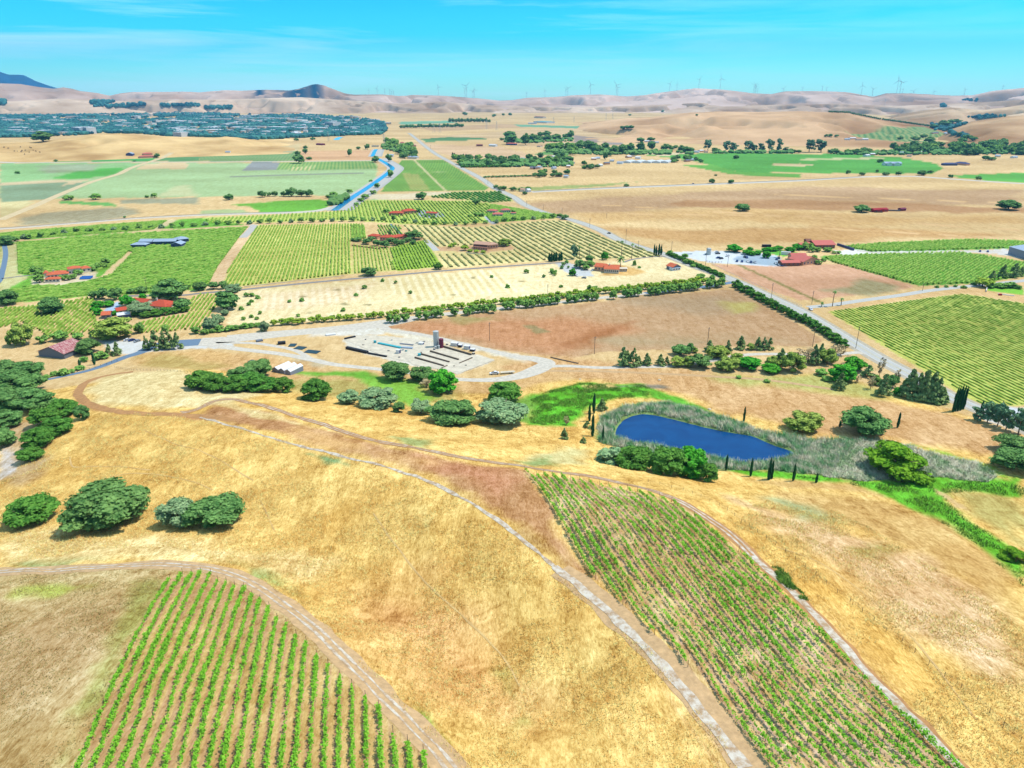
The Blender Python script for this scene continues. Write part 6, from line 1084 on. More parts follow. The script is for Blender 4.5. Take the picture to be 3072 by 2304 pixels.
# scattered houses of the far belts
k = 0
RM = [M_MET, M_WHT, M_TILET, M_WHT, M_BARN, M_MET]
HL = ['grey-roofed', 'white-roofed', 'tan-roofed', 'pale-roofed', 'weathered', 'blue-grey roofed']
for grp, lb, pts in (('hamlet houses', 'house among the hamlet trees under the right hills', [(2590,461),(2612,466),(2628,462),(2600,470),(2655,459),(2690,452),(2702,462),(2735,440),(2742,450),(2790,444),(2806,440),(2845,448),(2870,440),(2880,436),(2906,438),(2920,440),(2944,460),(2960,443),(2975,449),(3000,455),(3030,446),(3050,444),(3064,460),(2984,471),(3040,475),(2765,460),(2720,470),(2668,463)]),
    ('farm belt houses', 'building in the farmyard belt behind the brown field', [(1815,494),(1830,486),(1850,492),(1884,474),(1894,470),(1905,476),(2060,486),(2066,483),(2080,458),(2100,456),(2115,458),(1933,426),(1950,428),(1965,430),(2535,420),(2552,418),(2570,421),(2588,420),(2800,402),(2830,401)]),
    ('estate houses', 'building among the trees right of the main road', [(1395,492),(1430,489),(1460,487),(1490,490),(1545,486),(1560,480),(1600,482),(1620,473),(1640,472),(1660,474),(1590,508),(1610,506),(1660,508),(1700,503),(1760,503),(1800,500),(1670,531),(1690,534),(1790,478),(1775,480),(1560,575),(1584,577),(1600,508),(1640,440),(1655,437),(1690,436),(1610,441)])):
    for j, (x_, y_) in enumerate(pts):
        w_ = 9 + (x_ * 7 % 9); q = k % 6; k += 1
        building('house', f'{HL[q]} {lb}', 'house', [W((x_, y_), (x_ + w_, y_ + ((j % 3) - 1) * .6), 9 + j % 4, 3.6, rise=1.8, rm=RM[q], wm=[M_STUC, M_WHT, M_STUP][k % 3], ov=.4)], grp + ' ' + HL[q])
# tents
for i, (a, b) in enumerate((((817, 1115), (835, 1119)), ((838, 1119), (853, 1122)), ((857, 1123), (872, 1126)))):
    building('tent', f'white gabled storage tent, {["left", "middle", "right"][i]} of the three joined on the dry yard', 'tent', [W(a, b, 11, 1.9, rise=1.2, axis='d', rm=M_WHT, wm=M_TAN, ov=.12)])
# silos
def cyl(r, z0, z1, k=18, r1=None): 
    a = np.arange(k) / k * 6.283; r1 = r if r1 is None else r1; V = np.vstack([np.stack([np.cos(a) * r, np.sin(a) * r, np.full(k, z0)], 1), np.stack([np.cos(a) * r1, np.sin(a) * r1, np.full(k, z1)], 1), [(0, 0, z1)]]); i = np.arange(k); j = (i + 1) % k
    return V, np.concatenate([np.stack([i, j, j + k], 1), np.stack([i, j + k, i + k], 1), np.stack([i + k, j + k, np.full(k, 2 * k)], 1)])
def silo(px, py, r, h, m, label, name='silo'):
    p = ground(px, py)[0]; o = empty(name, p, 0, label=label, cat='silo' if name == 'silo' else 'tank'); link('body', mesh_np('body', *joinm([cyl(r, -.3, h)] + [cyl(r + .05, z, z + .12) for z in np.arange(1, h, 1.2)]), [m]), o); link('roof', mesh_np('roof', *cyl(r + .15, h + .003, h + r * .35, r1=.25), [m]), o)
    link('ladder', mesh_np('ladder', *joinm([tris_(bx_((r + .08, -.25, 0), (r + .16, -.18, h))), tris_(bx_((r + .08, .18, 0), (r + .16, .25, h)))]), [M_METAL]), o); return o
def tris_(VF): return VF[0], tris(VF[1])
silo(1309, 1040, 1.75, 10.4, M_SIL, 'tall galvanised silo, the taller of two in the concrete yard'); silo(1324, 1043, 1.4, 5.9, M_MAR, 'short maroon silo beside the tall galvanised one')
silo(1307, 1047, .7, 1.8, M_SIL, 'small steel tank left at the foot of the silos', 'tank'); silo(1316, 1046, .75, 2.2, M_SIL, 'small steel tank right at the foot of the silos', 'tank'); silo(1258, 1068, .9, 1.6, M_TEAL, 'blue tank on the edge of the concrete bunkers', 'tank')
silo(2125, 764, 2.2, 6.4, M_SIL, 'pale water tank standing in the winery parking', 'tank'); silo(1125, 1029, .8, 1.6, M_TEAL, 'teal drum at the end of the pipe stack', 'tank')
def slabthing(name, label, cat, a, b, w, h, m, group=None, kind=None, off=.0):
    A_ = ground(*a)[0]; B_ = ground(*b)[0]; u = (B_ - A_)[:2]; l_ = np.linalg.norm(u); o = link(name, mesh_np(name, *bx_((0, -w / 2, -.2), (l_, w / 2, h)), [m]), None, A_ + [0, 0, off], math.atan2(u[1], u[0])); return prop(o, label, cat, group, kind)
# concrete bunkers: slabs with low dark walls
V = []; pz = [(1200,1060),(1291,1040),(1338,1036),(1425,1066),(1485,1080),(1372,1123),(1342,1112),(1240,1095)]
G_ = ground([p[0] for p in pz], [p[1] for p in pz]); me = bpy.data.meshes.new('concrete_pad'); me.from_pydata([(a[0], a[1], a[2] + .12) for a in G_], [], [list(range(len(G_)))]); me.materials.append(M_CONC); prop(link('concrete_pad', me), kind='structure')
pz = [(1030,1019),(1070,1005),(1170,1010),(1290,1024),(1290,1040),(1200,1060),(1230,1088),(1150,1068)]; G_ = ground([p[0] for p in pz], [p[1] for p in pz]); me = bpy.data.meshes.new('concrete_pad'); me.from_pydata([(a[0], a[1], a[2] + .09) for a in G_], [], [list(range(len(G_)))]); me.materials.append(M_CONC); prop(link('concrete_pad', me), kind='structure')
for i, (a, b) in enumerate((((1245,1075),(1331,1099)), ((1262,1064),(1348,1088)), ((1291,1056),(1376,1081)), ((1331,1042),(1414,1066)))):
    slabthing('bunker_wall', f'low dark concrete bunker wall, {ORD[i]} from the near side of the yard', 'wall', a, b, .9, 1.1, M_CONCD)
slabthing('beam', 'rusty steel beam at the right end of the bunkers', 'beam', (1378,1091), (1417,1075), .6, .6, M_CONCD); slabthing('beam', 'thin beam on the near corner of the bunkers', 'beam', (1325,1105), (1342,1098), .5, .5, M_CONCD)
slabthing('feeder', 'long black feed stack, left of two on the pale yard', 'feeder', (1040,1046), (1103,1060), 2.0, 1.5, M_BLACK); slabthing('feeder', 'thin black feed stack, right of two on the pale yard', 'feeder', (1104,1061), (1160,1071), 1.2, .9, M_BLACK)
slabthing('timber_stack', 'dark timber stack at the back corner of the yard', 'stack', (1034,1018), (1066,1011), 1.4, .9, M_BLACK); slabthing('pipe_stack', 'row of teal irrigation pipes on the yard', 'pipes', (1135,1031), (1203,1045), 1.8, .9, M_TEAL); slabthing('pipe_stack', 'short white and teal pipe pile right of the long row', 'pipes', (1205,1044), (1238,1046), 1.8, .9, M_MET); slabthing('steel_frame', 'dark steel frame lying behind the teal pipes', 'frame', (1200,1032), (1240,1036), 1.4, .5, M_BARN)
slabthing('trough', 'dark metal trough on the dry grass by the middle track', 'trough', (834,1033), (857,1031), 3, 1.6, M_BLACK); slabthing('trough', 'low trough frame beside the middle track', 'trough', (769,1025), (788,1022), 3, .9, M_BARN); slabthing('trailer_bed', 'flat white trailer bed on the gravel', 'trailer', (978,1007), (1007,1003), 2.4, .8, M_WHT)
for i, (a, b) in enumerate((((868,1036),(888,1036)), ((888,1043),(914,1046)), ((918,1054),(956,1058)))): slabthing('tarp', f'dark blue-green tarp bed, {["farthest", "middle", "nearest"][i]} of three by the track', 'tarp', a, b, 5.5, .35, mat('tarp', pc(52, 84, 96), var=.3, scale=.8))
def container(px, py, l, h, m, label): p = ground(px, py)[0]; o = empty('container', p, R(-18), label=label, cat='container'); link('body', mesh_np('body', *bx_((0, 0, -.1), (l, 2.5, h)), [m]), o); link('door', mesh_np('door', *bx_((l + .004, .2, .1), (l + .08, 2.3, h - .2)), [M_NAVY]), o); link('roof', mesh_np('roof', *bx_((-.08, -.08, h + .003), (l + .08, 2.58, h + .12)), [M_WHT]), o)
container(1352, 1038, 4.4, 2.1, M_WHT, 'white container left of the two behind the bunkers'); container(1391, 1048, 3.6, 2.3, M_WHT, 'white container with a blue door behind the bunkers'); container(1374, 1042, 2.2, 1.6, M_BLACK, 'small dark machine between the two white containers'); container(1409, 1054, 3, 1.4, M_BLACK, 'dark machine heap at the right of the containers'); container(1188, 1061, 2.2, 2.4, M_WHT, 'white crate cabin on the left part of the yard'); container(1255, 1034, 3.0, 1.2, M_WHT, 'white low boxes beside the tall silo')
container(2343, 764, 9, 3, M_WHT, 'white caravan parked near the winery trees')
for i, (x_, y_, l_, h_, m_) in enumerate([(1248,1031,1.4,.9,M_WHT),(1262,1030,1.2,1.0,M_BARN),(1274,1027,1.6,.7,M_BARN),(1212,1052,1.2,1.1,M_WHT),(1222,1054,1.1,1.0,M_TEAL),(1200,1072,1.0,.8,M_BARN),(1420,1061,1.6,1.0,M_BLACK),(1262,1058,.9,.8,M_BARN),(1300,1050,1.1,1.2,M_BARN),(1395,1098,1.1,.7,M_BARN),(1362,1100,.8,.6,M_CONCD),(1098,1020,1.0,.7,M_BARN),(1178,1022,.9,.8,M_WHT),(1345,1034,1.2,.8,M_BARN),(1168,1052,1.2,.6,M_BARN),(1090,1034,1.2,.5,M_BARN)]):
    p = ground(x_, y_)[0]; cn = {M_WHT: 'white', M_TEAL: 'teal', M_BARN: 'grey', M_BLACK: 'black', M_CONCD: 'brown'}[m_]; o = empty('crate', p, i * .7, label=f'small {cn} crate of clutter on the concrete yard', cat='crate', group=f'{cn} crates on the yard'); link('box', mesh_np('box', *bx_((0, 0, -.05), (l_, l_ * .8, h_)), [m_]), o); link('lid', mesh_np('lid', *bx_((-.06, -.06, h_ + .003), (l_ + .06, l_ * .8 + .06, h_ + .1)), [M_CONC]), o)
# solar panels
o = empty('solar_array', ground(238, 839)[0], R(8), label='blue solar panel array beside the white villa', cat='solar panels'); 
for i in range(2): link('panel', mesh_np('panel', *slab([(0, i * 3.4, .5), (9.5, i * 3.4, .5), (9.5, i * 3.4 + 3, 1.9), (0, i * 3.4 + 3, 1.9)], .08), [M_SOL]), o)
link('rack', mesh_np('rack', *joinm([tris_(bx_((x, 2.6 + y, -.2), (x + .12, 2.72 + y, 1.6))) for x in (.5, 4.7, 9) for y in (0, 3.4)]), [M_METAL]), o)
# vehicles
M_CG = M_GLASS
def car_parts(paint, L_=4.5, truck=False):
    h = .78; prof = [(-L_/2, .3), (-L_/2, .72), (-L_/2 + .9, .85), (-L_*.16, 1.42), (L_*.2, 1.46), (L_*.36, .98), (L_/2, .85), (L_/2, .3)] if not truck else [(-L_/2, .35), (-L_/2, .95), (-L_*.05, .95), (-L_*.02, 1.7), (L_*.22, 1.7), (L_*.3, 1.1), (L_/2, 1.0), (L_/2, .35)]
    n = len(prof); V = np.array([(x, -.86, z) for x, z in prof] + [(x, .86, z) for x, z in prof]); bm = bmesh.new(); vs = [bm.verts.new(v) for v in V]; bm.faces.new(vs[:n][::-1]); bm.faces.new(vs[n:]); 
    for i in range(n): bm.faces.new([vs[i], vs[(i + 1) % n], vs[(i + 1) % n + n], vs[i + n]])
    bmesh.ops.bevel(bm, geom=bm.edges[:], offset=.06, segments=1, affect='EDGES'); bmesh.ops.recalc_face_normals(bm, faces=bm.faces[:]); me = bpy.data.meshes.new('body'); bm.to_mesh(me); bm.free(); me.materials.append(paint)
    gl = mesh_np('windows', *joinm([slab([(-L_*.16 - .5, s * .885, .92), (L_*.3, s * .885, .98), (L_*.18, s * .885, 1.38), (-L_*.14, s * .885, 1.36)][::int(s)], .001) for s in (-1, 1)] + [slab([(-L_/2 + .98, -.7, .93), (-L_/2 + .98, .7, .93), (-L_*.17, .7, 1.44), (-L_*.17, -.7, 1.44)], .02), slab([(L_*.205, -.7, 1.50), (L_*.205, .7, 1.50), (L_*.355, .7, 1.05), (L_*.355, -.7, 1.05)], .02)]), [M_CG])
    return me, gl
WH = None
def wheel_mesh():
    V, F_ = cyl(.34, -.12, .12, 14); V2 = V[:, [0, 2, 1]]; return mesh_np('wheel', np.vstack([V2, V2 * [1, -1, 1]]), np.vstack([F_, F_ + len(V2)]), [M_TYRE])
WM_ = wheel_mesh(); PAINTS = {c: mat('car_paint_' + c, v, rough=.3, var=.03, spec=.5) for c, v in (('white', (.75, .75, .76)), ('blue', (.03, .06, .2)), ('grey', (.25, .28, .32)), ('black', (.02, .02, .025)), ('silver', (.5, .52, .55)), ('red', (.3, .03, .03)))}
CARM = {c: car_parts(PAINTS[c]) for c in PAINTS}
def car(px, py, rz, c, label, group=None, s=1.0):
    p = ground(px, py)[0]; o = empty('parked_car', p + [0, 0, .1], R(rz), label=label, cat='car', group=group); o.scale = (s,) * 3; link('body', CARM[c][0], o); link('windows', CARM[c][1], o)
    for x in (-1.4, 1.4):
        for y in (-.82, .82): link('wheel', WM_, o, (x, y, .34))
for a in [(382,1022,40,'white','white car, left of the three parked beside the olive thicket'),(396,1023,40,'blue','dark blue car in the middle of the three beside the olive thicket'),(412,1025,60,'grey','grey car, right of the three parked beside the olive thicket'),(755,1088,20,'black','dark car parked left of the white tents'),(785,1092,-15,'silver','silver van partly behind the oak near the white tents'),(1827,701,-35,'black','dark car driving on the main road above the villa'),(2079,552,5,'blue','dark car on the long pale canal road'),(2432,930,90,'white','white car stopped at the right side road junction'),
    (2940,755,60,'blue','dark car, left of two on the lane before the warehouse'),(2963,756,60,'blue','dark car, right of two on the lane before the warehouse'),(1757,811,0,'black','dark car beside the drive shrubs left of the villa'),(1777,812,80,'silver','silver car nearest the villa wall'),(1752,835,-20,'grey','grey car at the foot of the villa drive'),(1728,828,-60,'white','white car on the villa drive'),(2120,764,0,'white','white pickup beside the water tank')]: car(*a)
for i, (x_, y_, c) in enumerate([(2211,785,'blue'),(2226,786,'blue'),(2243,786,'white'),(2253,788,'blue'),(2265,789,'silver'),(2327,792,'white'),(2337,797,'silver'),(2347,798,'blue'),(2330,779,'blue'),(2336,776,'black'),(2234,772,'black'),(2240,774,'blue')]): car(x_, y_, 70 + i * 3 % 20, c, f'{c if c != "blue" else "dark blue"} car parked in front of the pink-roofed winery', 'cars parked at the winery ' + c, 1.15)
for i, (x_, y_, c) in enumerate([(2153,762,'black'),(2155,775,'blue'),(2163,777,'black'),(2182,769,'white'),(2150,758,'silver')]): car(x_, y_, 10 + i * 9, c, f'{c if c != "blue" else "dark blue"} car standing on the pale gravel lot beside the main road', 'cars on the gravel lot ' + c, 1.15)
for i, (x_, y_) in enumerate([(3030,1262),(3040,1272),(3050,1250),(3045,1262)]): car(x_, y_, 60 + i * 20, ['blue', 'silver', 'grey', 'white'][i], f'{["dark blue", "silver", "grey", "white"][i]} car in the paved entrance at the right edge')
p = ground(1470, 1124)[0]; o = empty('flatbed_truck', p, R(12), label='white truck hitched to a flatbed trailer on the dry grass inside the gravel loop', cat='truck'); b0, g0 = car_parts(PAINTS['white'], 5.6, True); link('body', b0, o, (2.6, 0, .2)); link('windows', g0, o, (2.6, 0, .2))
link('flatbed', mesh_np('flatbed', *bx_((6.2, -1.1, .8), (14.5, 1.1, 1.05)), [M_CONC]), o)
for x in (.8, 4.3, 11.5, 12.6): [link('wheel', WM_, o, (x, y, .4)) for y in (-.9, .9)]
# utility poles
def pole(px, py, hp, label, group=None):
    p = ground(px, py)[0]; sc = np.linalg.norm(p - [0, 0, CH]) / F; h = hp * sc * 1.06; r = .17; o = empty('utility_pole', p, R(25 + px % 30), label=label, cat='utility pole', group=group)
    link('post', mesh_np('post', *limb((0, 0, -.5), (0, 0, h), r, r * .8, 7), [M_POST]), o); link('crossarm', mesh_np('crossarm', *joinm([bx_((-1.2, -.07, h - 1.0), (1.2, .07, h - .85)), bx_((-.7, -.07, h - 2.2), (.7, .07, h - 2.05))]), [M_POST]), o)
    for x in (-1.1, 0.35, 1.1): link('insulator', mesh_np('insulator', *cyl(.07, h - .846, h - .6, 6), [M_SIL]), o, (x, 0, 0))
for a in [(1469,1022,54,'wooden pole standing in the left part of the ploughed field'),(1783,1062,52,'wooden pole at the lower left edge of the ploughed field'),(2123,1026,42,'wooden pole on the straw mound at the lower edge of the ploughed field'),(1643,886,32,'wooden pole behind the upper avenue trees'),(2313,897,43,'wooden pole between the hedge and the main road'),(2437,1041,55,'wooden pole at the right corner of the ploughed field'),(2567,1045,58,'wooden pole beside the main road before the big vineyard'),(2116,798,50,'tall pole at the gate of the gravel lot'),(1877,729,38,'pole beside the main road above the two fan palms'),(1913,768,42,'pole right of the two fan palms'),(2014,757,30,'pole beside the main road at the gravel lot'),(2182,801,28,'pole at the pinkish field corner below the parking'),(1344,804,28,'pole at the left corner of the pale striped vineyard'),(1635,786,30,'pole left of the tight cypress group'),(443,878,38,'pole among the trees behind the farmhouse'),(2435,913,36,'pole at the right side road corner left of the palm'),(2767,873,20,'pole at the lane below the right dense vineyard'),(2995,1260,50,'leaning pole in the paved entrance at the right edge'),(1769,681,24,'pole beside the main road, beyond the pale striped vineyard')]: pole(*a)
for a in [(1464,553,14),(1580,617,14),(1630,629,14),(1686,645,18),(1292,447,10),(1258,417,12),(1820,655,14)]: pole(*a, 'small distant pole along the far part of the main road', 'distant roadside poles')
# fences
def fence(name, label, pts, n, ph, pr, rails, m, closed=False, cat='fence'):
    W_ = ground([p[0] for p in pts], [p[1] for p in pts])[:, :2]; s = np.r_[0, np.cumsum(np.linalg.norm(np.diff(W_, axis=0), axis=1))]; t = np.linspace(0, s[-1], n); X = np.stack([np.interp(t, s, W_[:, 0]), np.interp(t, s, W_[:, 1])], -1); Z = H(X[:, 0], X[:, 1]); O = np.array([X[0, 0], X[0, 1], Z[0]]); o = empty(name, O, 0, label=label, cat=cat)
    pm = mesh_np('post', *limb((0, 0, -.2), (0, 0, ph), pr, pr, 5), [m])
    for x, z in zip(X, Z): link('post', pm, o, (x[0] - O[0], x[1] - O[1], z - O[2]))
    for r_ in rails:
        P3 = np.stack([X[:, 0], X[:, 1], Z + r_], -1) - O; link('rail' if pr > .04 and len(rails) < 3 else 'wire', mesh_np('rail', *joinm([limb(P3[i], P3[i + 1], pr * .35, pr * .35, 4) for i in range(n - 1)]), [m]), o)
fence('fence', 'white post and rail fence between the main road and the pinkish field', [(2134,792),(2193,822),(2240,843),(2320,880),(2404,920)], 60, 1.5, .1, (.7, 1.3), M_WHT)
fence('wire_fence', 'wire fence with thin posts crossing the golden slope at lower right', [(1945,1446),(2060,1475),(2123,1502),(2169,1524),(2260,1590),(2400,1690),(2515,1782),(2556,1810),(2603,1848),(2651,1890),(2702,1920),(2754,1968),(2808,2012),(2868,2055),(2929,2100),(2991,2165),(3061,2225)], 34, 1.35, .05, (.5, .9, 1.25), M_POST)
fence('ranch_fence', 'wooden fence along the blue-grey drive below the barn', [(215,1121),(259,1110),(318,1094),(352,1084)], 9, 1.3, .1, (.5, 1.1), M_POST)
fence('ranch_fence', 'dark wire fence following the foot of the round golden knoll', [(345,1104),(400,1112),(480,1113),(560,1118),(600,1124)], 30, 1.3, .06, (.5, 1.0), M_POST)
fence('road_fence', 'thin fence between the golden verge and the main road at right', [(2480,1048),(2560,1078),(2640,1118),(2700,1150),(2760,1180)], 22, 1.2, .06, (.5, 1.0), M_POST)
fence('gate', 'pale wooden gate beside the main road at the gravel lot', [(2120,785),(2140,790),(2165,788)], 6, 1.6, .16, (.6, 1.3), M_BRN, cat='gate')
slabthing('wall', 'curved low stone wall under the tan-roofed house', 'wall', (1398,760), (1455,764), .8, .9, M_CONC); slabthing('wall', 'low garden wall in front of the terracotta house', 'wall', (1056,737), (1140,748), .8, 1.0, M_BRN); slabthing('wall', 'white garden wall by the lawn of the right estate', 'wall', (2958,876), (2960,866), .6, 1.4, M_WHT); slabthing('bench', 'long white bench at the lawn of the right estate', 'bench', (2993,882), (3043,888), 1.0, .5, M_WHT); slabthing('tractor_box', 'small red machine at the lawn of the right estate', 'machine', (2996,886), (3004,886), 1.6, 1.3, M_RED)
slabthing('dark_wall', 'long dark retaining wall behind the upper winery building', 'wall', (2512,736), (2561,752), 1.2, 2.4, M_NAVY); slabthing('sign_board', 'long pale sign at the entrance of the gravel lot', 'sign', (2046,765), (2076,763), .5, 1.3, M_WHT); slabthing('shelter', 'black open shelter at the edge of the winery lawn', 'shelter', (2286,741), (2312,741), 3, 2.6, M_BLACK); slabthing('culvert', 'dark culvert beam beside the gravel loop', 'culvert', (1652,1073), (1735,1091), .8, .5, M_CONCD)
# rocks
def rock(px, py, r, label): p = ground(px, py)[0]; V, F_ = ico((0, 0, 0), (r, r * .8, r * .6), 2, .35); prop(link('rock', mesh_np('rock', V, F_, [M_CONC]), None, p), label, 'rock')
rock(2128, 1228, 1.0, 'pale rock pile on the slope behind the pond'); rock(1978, 1140, .9, 'grey rock above the end of the green meadow'); rock(1740, 1138, .7, 'rock in the grey scrub above the green meadow')
# cattle
cow = joinm([ico((0, 0, 1.05), (1.1, .42, .5), 2, .1), ico((1.35, 0, 1.25), (.36, .2, .22), 1, .1)] + [(limb((x, y, 0), (x, y, .8), .09, .12, 5)[0], tris(limb((x, y, 0), (x, y, .8), .09, .12, 5)[1])) for x in (-.75, .75) for y in (-.22, .22)]); CM = mesh_np('cow', *cow, [mat('cow_hide', (.03, .022, .018))], True)
for i, (x_, y_) in enumerate([(12,443),(25,446),(62,442),(44,455),(52,455),(66,453),(76,452),(90,443),(94,445),(100,452),(64,457),(88,458),(108,455),(120,458),(74,464)]): o = link('cow', CM, None, ground(x_, y_)[0], i * 1.3); o.scale = (1.8,) * 3; prop(o, 'dark cow grazing on the far left pale pasture', 'cow', 'cows on the left pasture')
# ================================================================== TOWN
TP = [(-60,340),(150,337),(300,331),(560,336),(700,345),(900,344),(1050,352),(1140,366),(1160,388),(1145,404),(1000,409),(860,416),(760,424),(640,412),(560,410),(500,409),(430,402),(300,400),(240,406),(100,412),(-60,414)]
pq = np.array(TP, float)
TM = mat('haze_tinted_leaves', pc(30, 84, 92, 1.1), col2=pc(70, 128, 118, 1.0), scale=.012, detail=3, thr=(.4, .6))  # blue of the distance haze mixed into the green of the leaves
def mass(poly, n, r0, r1, m, name, label, cat, gap=.0, sd0=0, flat=None):
    rg = np.random.default_rng(sd0); p = np.array(poly, float); X = rg.uniform(p.min(0), p.max(0), (n * 3, 2)); X = X[poly_sd(p, X[:, 0], X[:, 1]) > 0]
    X = X[(fbm(X[:, 0] / 46, X[:, 1] / 5.2, 61, 3) + rg.normal(size=len(X)) * .05) > gap][:n]; G_ = ground(X[:, 0], X[:, 1]) if flat is None else None
    if G_ is None: d = rays(X[:, 0], X[:, 1]); t = CH / -d[:, 2]; G_ = np.stack([d[:, 0] * t, d[:, 1] * t, np.zeros(len(t))], -1)
    V0, F0 = ico((0, 0, 0), 1, 1, .0); k = len(G_); r = rg.uniform(r0, r1, k); V = G_[:, None, :] + V0[None] * (r[:, None, None] * np.array([1, 1, .75])) * rg.uniform(.75, 1.25, (k, len(V0), 1)) + np.array([0, 0, 1]) * (r * .55)[:, None, None]
    Fc = (F0[None] + (np.arange(k) * len(V0))[:, None, None]).reshape(-1, 3); prop(link(name, mesh_np(name, V.reshape(-1, 3), Fc, [m])), label, cat, kind='stuff')
mass(TP, 14000, 6, 13, TM, 'town_trees', 'blue-green mass of street trees filling the far town', 'trees', .455, 5, 1)
mass([(-60,345),(150,341),(300,333),(560,338),(720,346),(700,352),(400,348),(200,352),(-60,357)], 2600, 8, 16, TM, 'town_trees', 'dark tree mass along the far edge of the town', 'trees', .3, 6, 1)
mass([(-60,372),(120,366),(240,372),(240,400),(100,408),(-60,410)], 1600, 7, 14, TM, 'town_trees', 'dense trees at the left side of the town', 'trees', .38, 9, 1)
mass([(1060,372),(1150,370),(1160,395),(1120,404),(1060,398)], 420, 8, 13, TM, 'town_trees', 'tree mass at the right end of the town', 'trees', .35, 10, 1)
for i, (pl, n_, lb_) in enumerate((([(1640,452),(1800,448),(2080,458),(2080,464),(1800,466),(1640,458)], 420, 'low thicket along the farm belt'), ([(2140,457),(2380,457),(2380,461),(2140,461)], 130, 'low thicket under the gum trees'), ([(2485,459),(2660,456),(2860,448),(3072,446),(3072,464),(2860,465),(2660,466),(2485,464)], 520, 'low thicket between the hamlet houses'), ([(1365,486),(1500,484),(1700,478),(1720,498),(1640,502),(1450,500),(1380,498)], 420, 'garden thicket of the walled estate'), ([(1510,420),(1620,414),(1720,416),(1715,424),(1600,430),(1520,432)], 240, 'thicket around the hill farm'), ([(1142,436),(1200,438),(1250,452),(1250,462),(1200,460),(1150,448)], 160, 'thicket at the canal head'), ([(990,596),(1040,590),(1045,600),(1010,615),(985,622)], 60, 'thicket on the canal bank'))):
    mass(pl, n_, 3.5, 7, M_OAK, 'thicket', lb_, 'thicket', .3, 50 + i)
for i, pl in enumerate(([(270,306),(320,302),(345,308),(300,314),(272,313)], [(275,319),(400,312),(430,309),(436,318),(380,324),(280,321)], [(482,315),(600,314),(600,319),(490,321)], [(0,300),(15,303),(18,313),(0,315)], [(620,268+54),(700,320),(690,327),(610,327)], [(1630,331),(1665,322),(1640,336)], [(2790,372),(2850,370),(2858,385),(2800,392)], [(2800,385),(2900,368),(2905,372),(2830,395)], [(2850,396),(2905,412),(2900,416),(2840,400)], [(2900,352),(2960,345),(3020,348),(3000,352),(2935,358)], [(2885,298),(2935,296),(2930,304),(2890,303)], [(2820,312),(2835,312),(2840,322),(2822,322)])): 
    if i == 5: continue
    mass(pl, 90 if i < 6 else 60, 9 if i < 6 else 6, 20 if i < 6 else 11, TM, 'hillside_wood', ['dark wood on the left hill foot, upper patch', 'long dark wood on the left hill foot', 'thin wood line on the hill foot right of the long one', 'wood patch at the left edge of the hills', 'wood patch behind the town', 'x', 'wood around the valley farm under the right hills', 'tree line climbing the right valley', 'tree line below the valley farm at right', 'trees in the gully of the right hill', 'trees high on the right hill', 'small gully wood on the right hills'][i], 'wood', .2, 20 + i)
TW = [mat('town_wall', pc(232, 232, 228), var=.05), mat('town_wall_tan', pc(216, 200, 180), var=.05), mat('town_roof_white', pc(240, 242, 244), var=.04)]
rg = np.random.default_rng(4); TB = []
while len(TB) < 285:
    x_, y_ = rg.uniform(0, 1150), rg.uniform(339, 412)
    if poly_sd(pq, np.array([x_]), np.array([y_]))[0] < 1.5: continue
    TB.append((x_, y_, rg.choice([8, 12, 18, 30, 46], p=[.3, .3, .2, .13, .07])))
TB += [(130,392,70),(215,391,60),(270,365,50),(300,362,40),(580,362,60),(620,364,70),(700,361,120),(820,362,60),(735,388,60),(130,368,40),(340,385,30),(420,384,25)]
for i, (x_, y_, w_) in enumerate(TB):
    d = rays([x_, x_ + w_], [y_, y_ + rg.uniform(-.3, .3)]); t = CH / -d[:, 2]; A_ = np.array([d[0, 0] * t[0], d[0, 1] * t[0], 0]); B_ = np.array([d[1, 0] * t[1], d[1, 1] * t[1], 0]); u = B_ - A_; l_ = np.linalg.norm(u); h = rg.uniform(9, 16); dp = rg.uniform(25, 70)
    q = ['small', 'plain', 'long', 'very long'][0 if w_ < 10 else 1 if w_ < 20 else 2 if w_ < 50 else 3]; o = empty('town_building', A_, math.atan2(u[1], u[0]), label=f'{q} pale flat-roofed building in the distant town', cat='building', group=f'{q} town buildings')
    link('wall', mesh_np('wall', *bx_((0, 0, -1), (l_, dp, h)), [TW[i % 2]]), o); link('roof', mesh_np('roof', *bx_((-.5, -.5, h + .01), (l_ + .5, dp + .5, h + .8)), [TW[2]]), o)
def tower_block(A, B, d, fl, label):
    dd = rays([A[0], B[0]], [A[1], B[1]]); t = CH / -dd[:, 2]; A_ = np.array([dd[0, 0] * t[0], dd[0, 1] * t[0], 0]); B_ = np.array([dd[1, 0] * t[1], dd[1, 1] * t[1], 0]); u = B_ - A_; l_ = np.linalg.norm(u); h = fl * 4.0
    o = empty('office_building', A_, math.atan2(u[1], u[0]), label=label, cat='building'); link('wall', mesh_np('wall', *bx_((0, 0, -1), (l_, d, h)), [TW[0]]), o); link('roof', mesh_np('roof', *bx_((-.5, -.5, h + .01), (l_ + .5, d + .5, h + 1.2)), [TW[2]]), o)
    for k in range(fl): link('window', mesh_np('window', *bx_((2, -.4, k * 4 + 1.4), (l_ - 2, -.02, k * 4 + 3.0)), [M_NAVY]), o)
tower_block((217,400),(240,402), 40, 6, 'tall white hospital block in the town with dark window bands'); tower_block((242,401),(262,402), 40, 6, 'right wing of the tall white block in the town'); tower_block((520,410),(545,411), 40, 4, 'white office block at the near edge of the town'); tower_block((975,382),(1000,383), 50, 6, 'tan tower block at the right side of the town'); tower_block((800,392),(845,393), 50, 4, 'broad white block in the middle of the town'); tower_block((548,409),(570,409), 30, 3, 'low dark-windowed block at the near edge of the town')
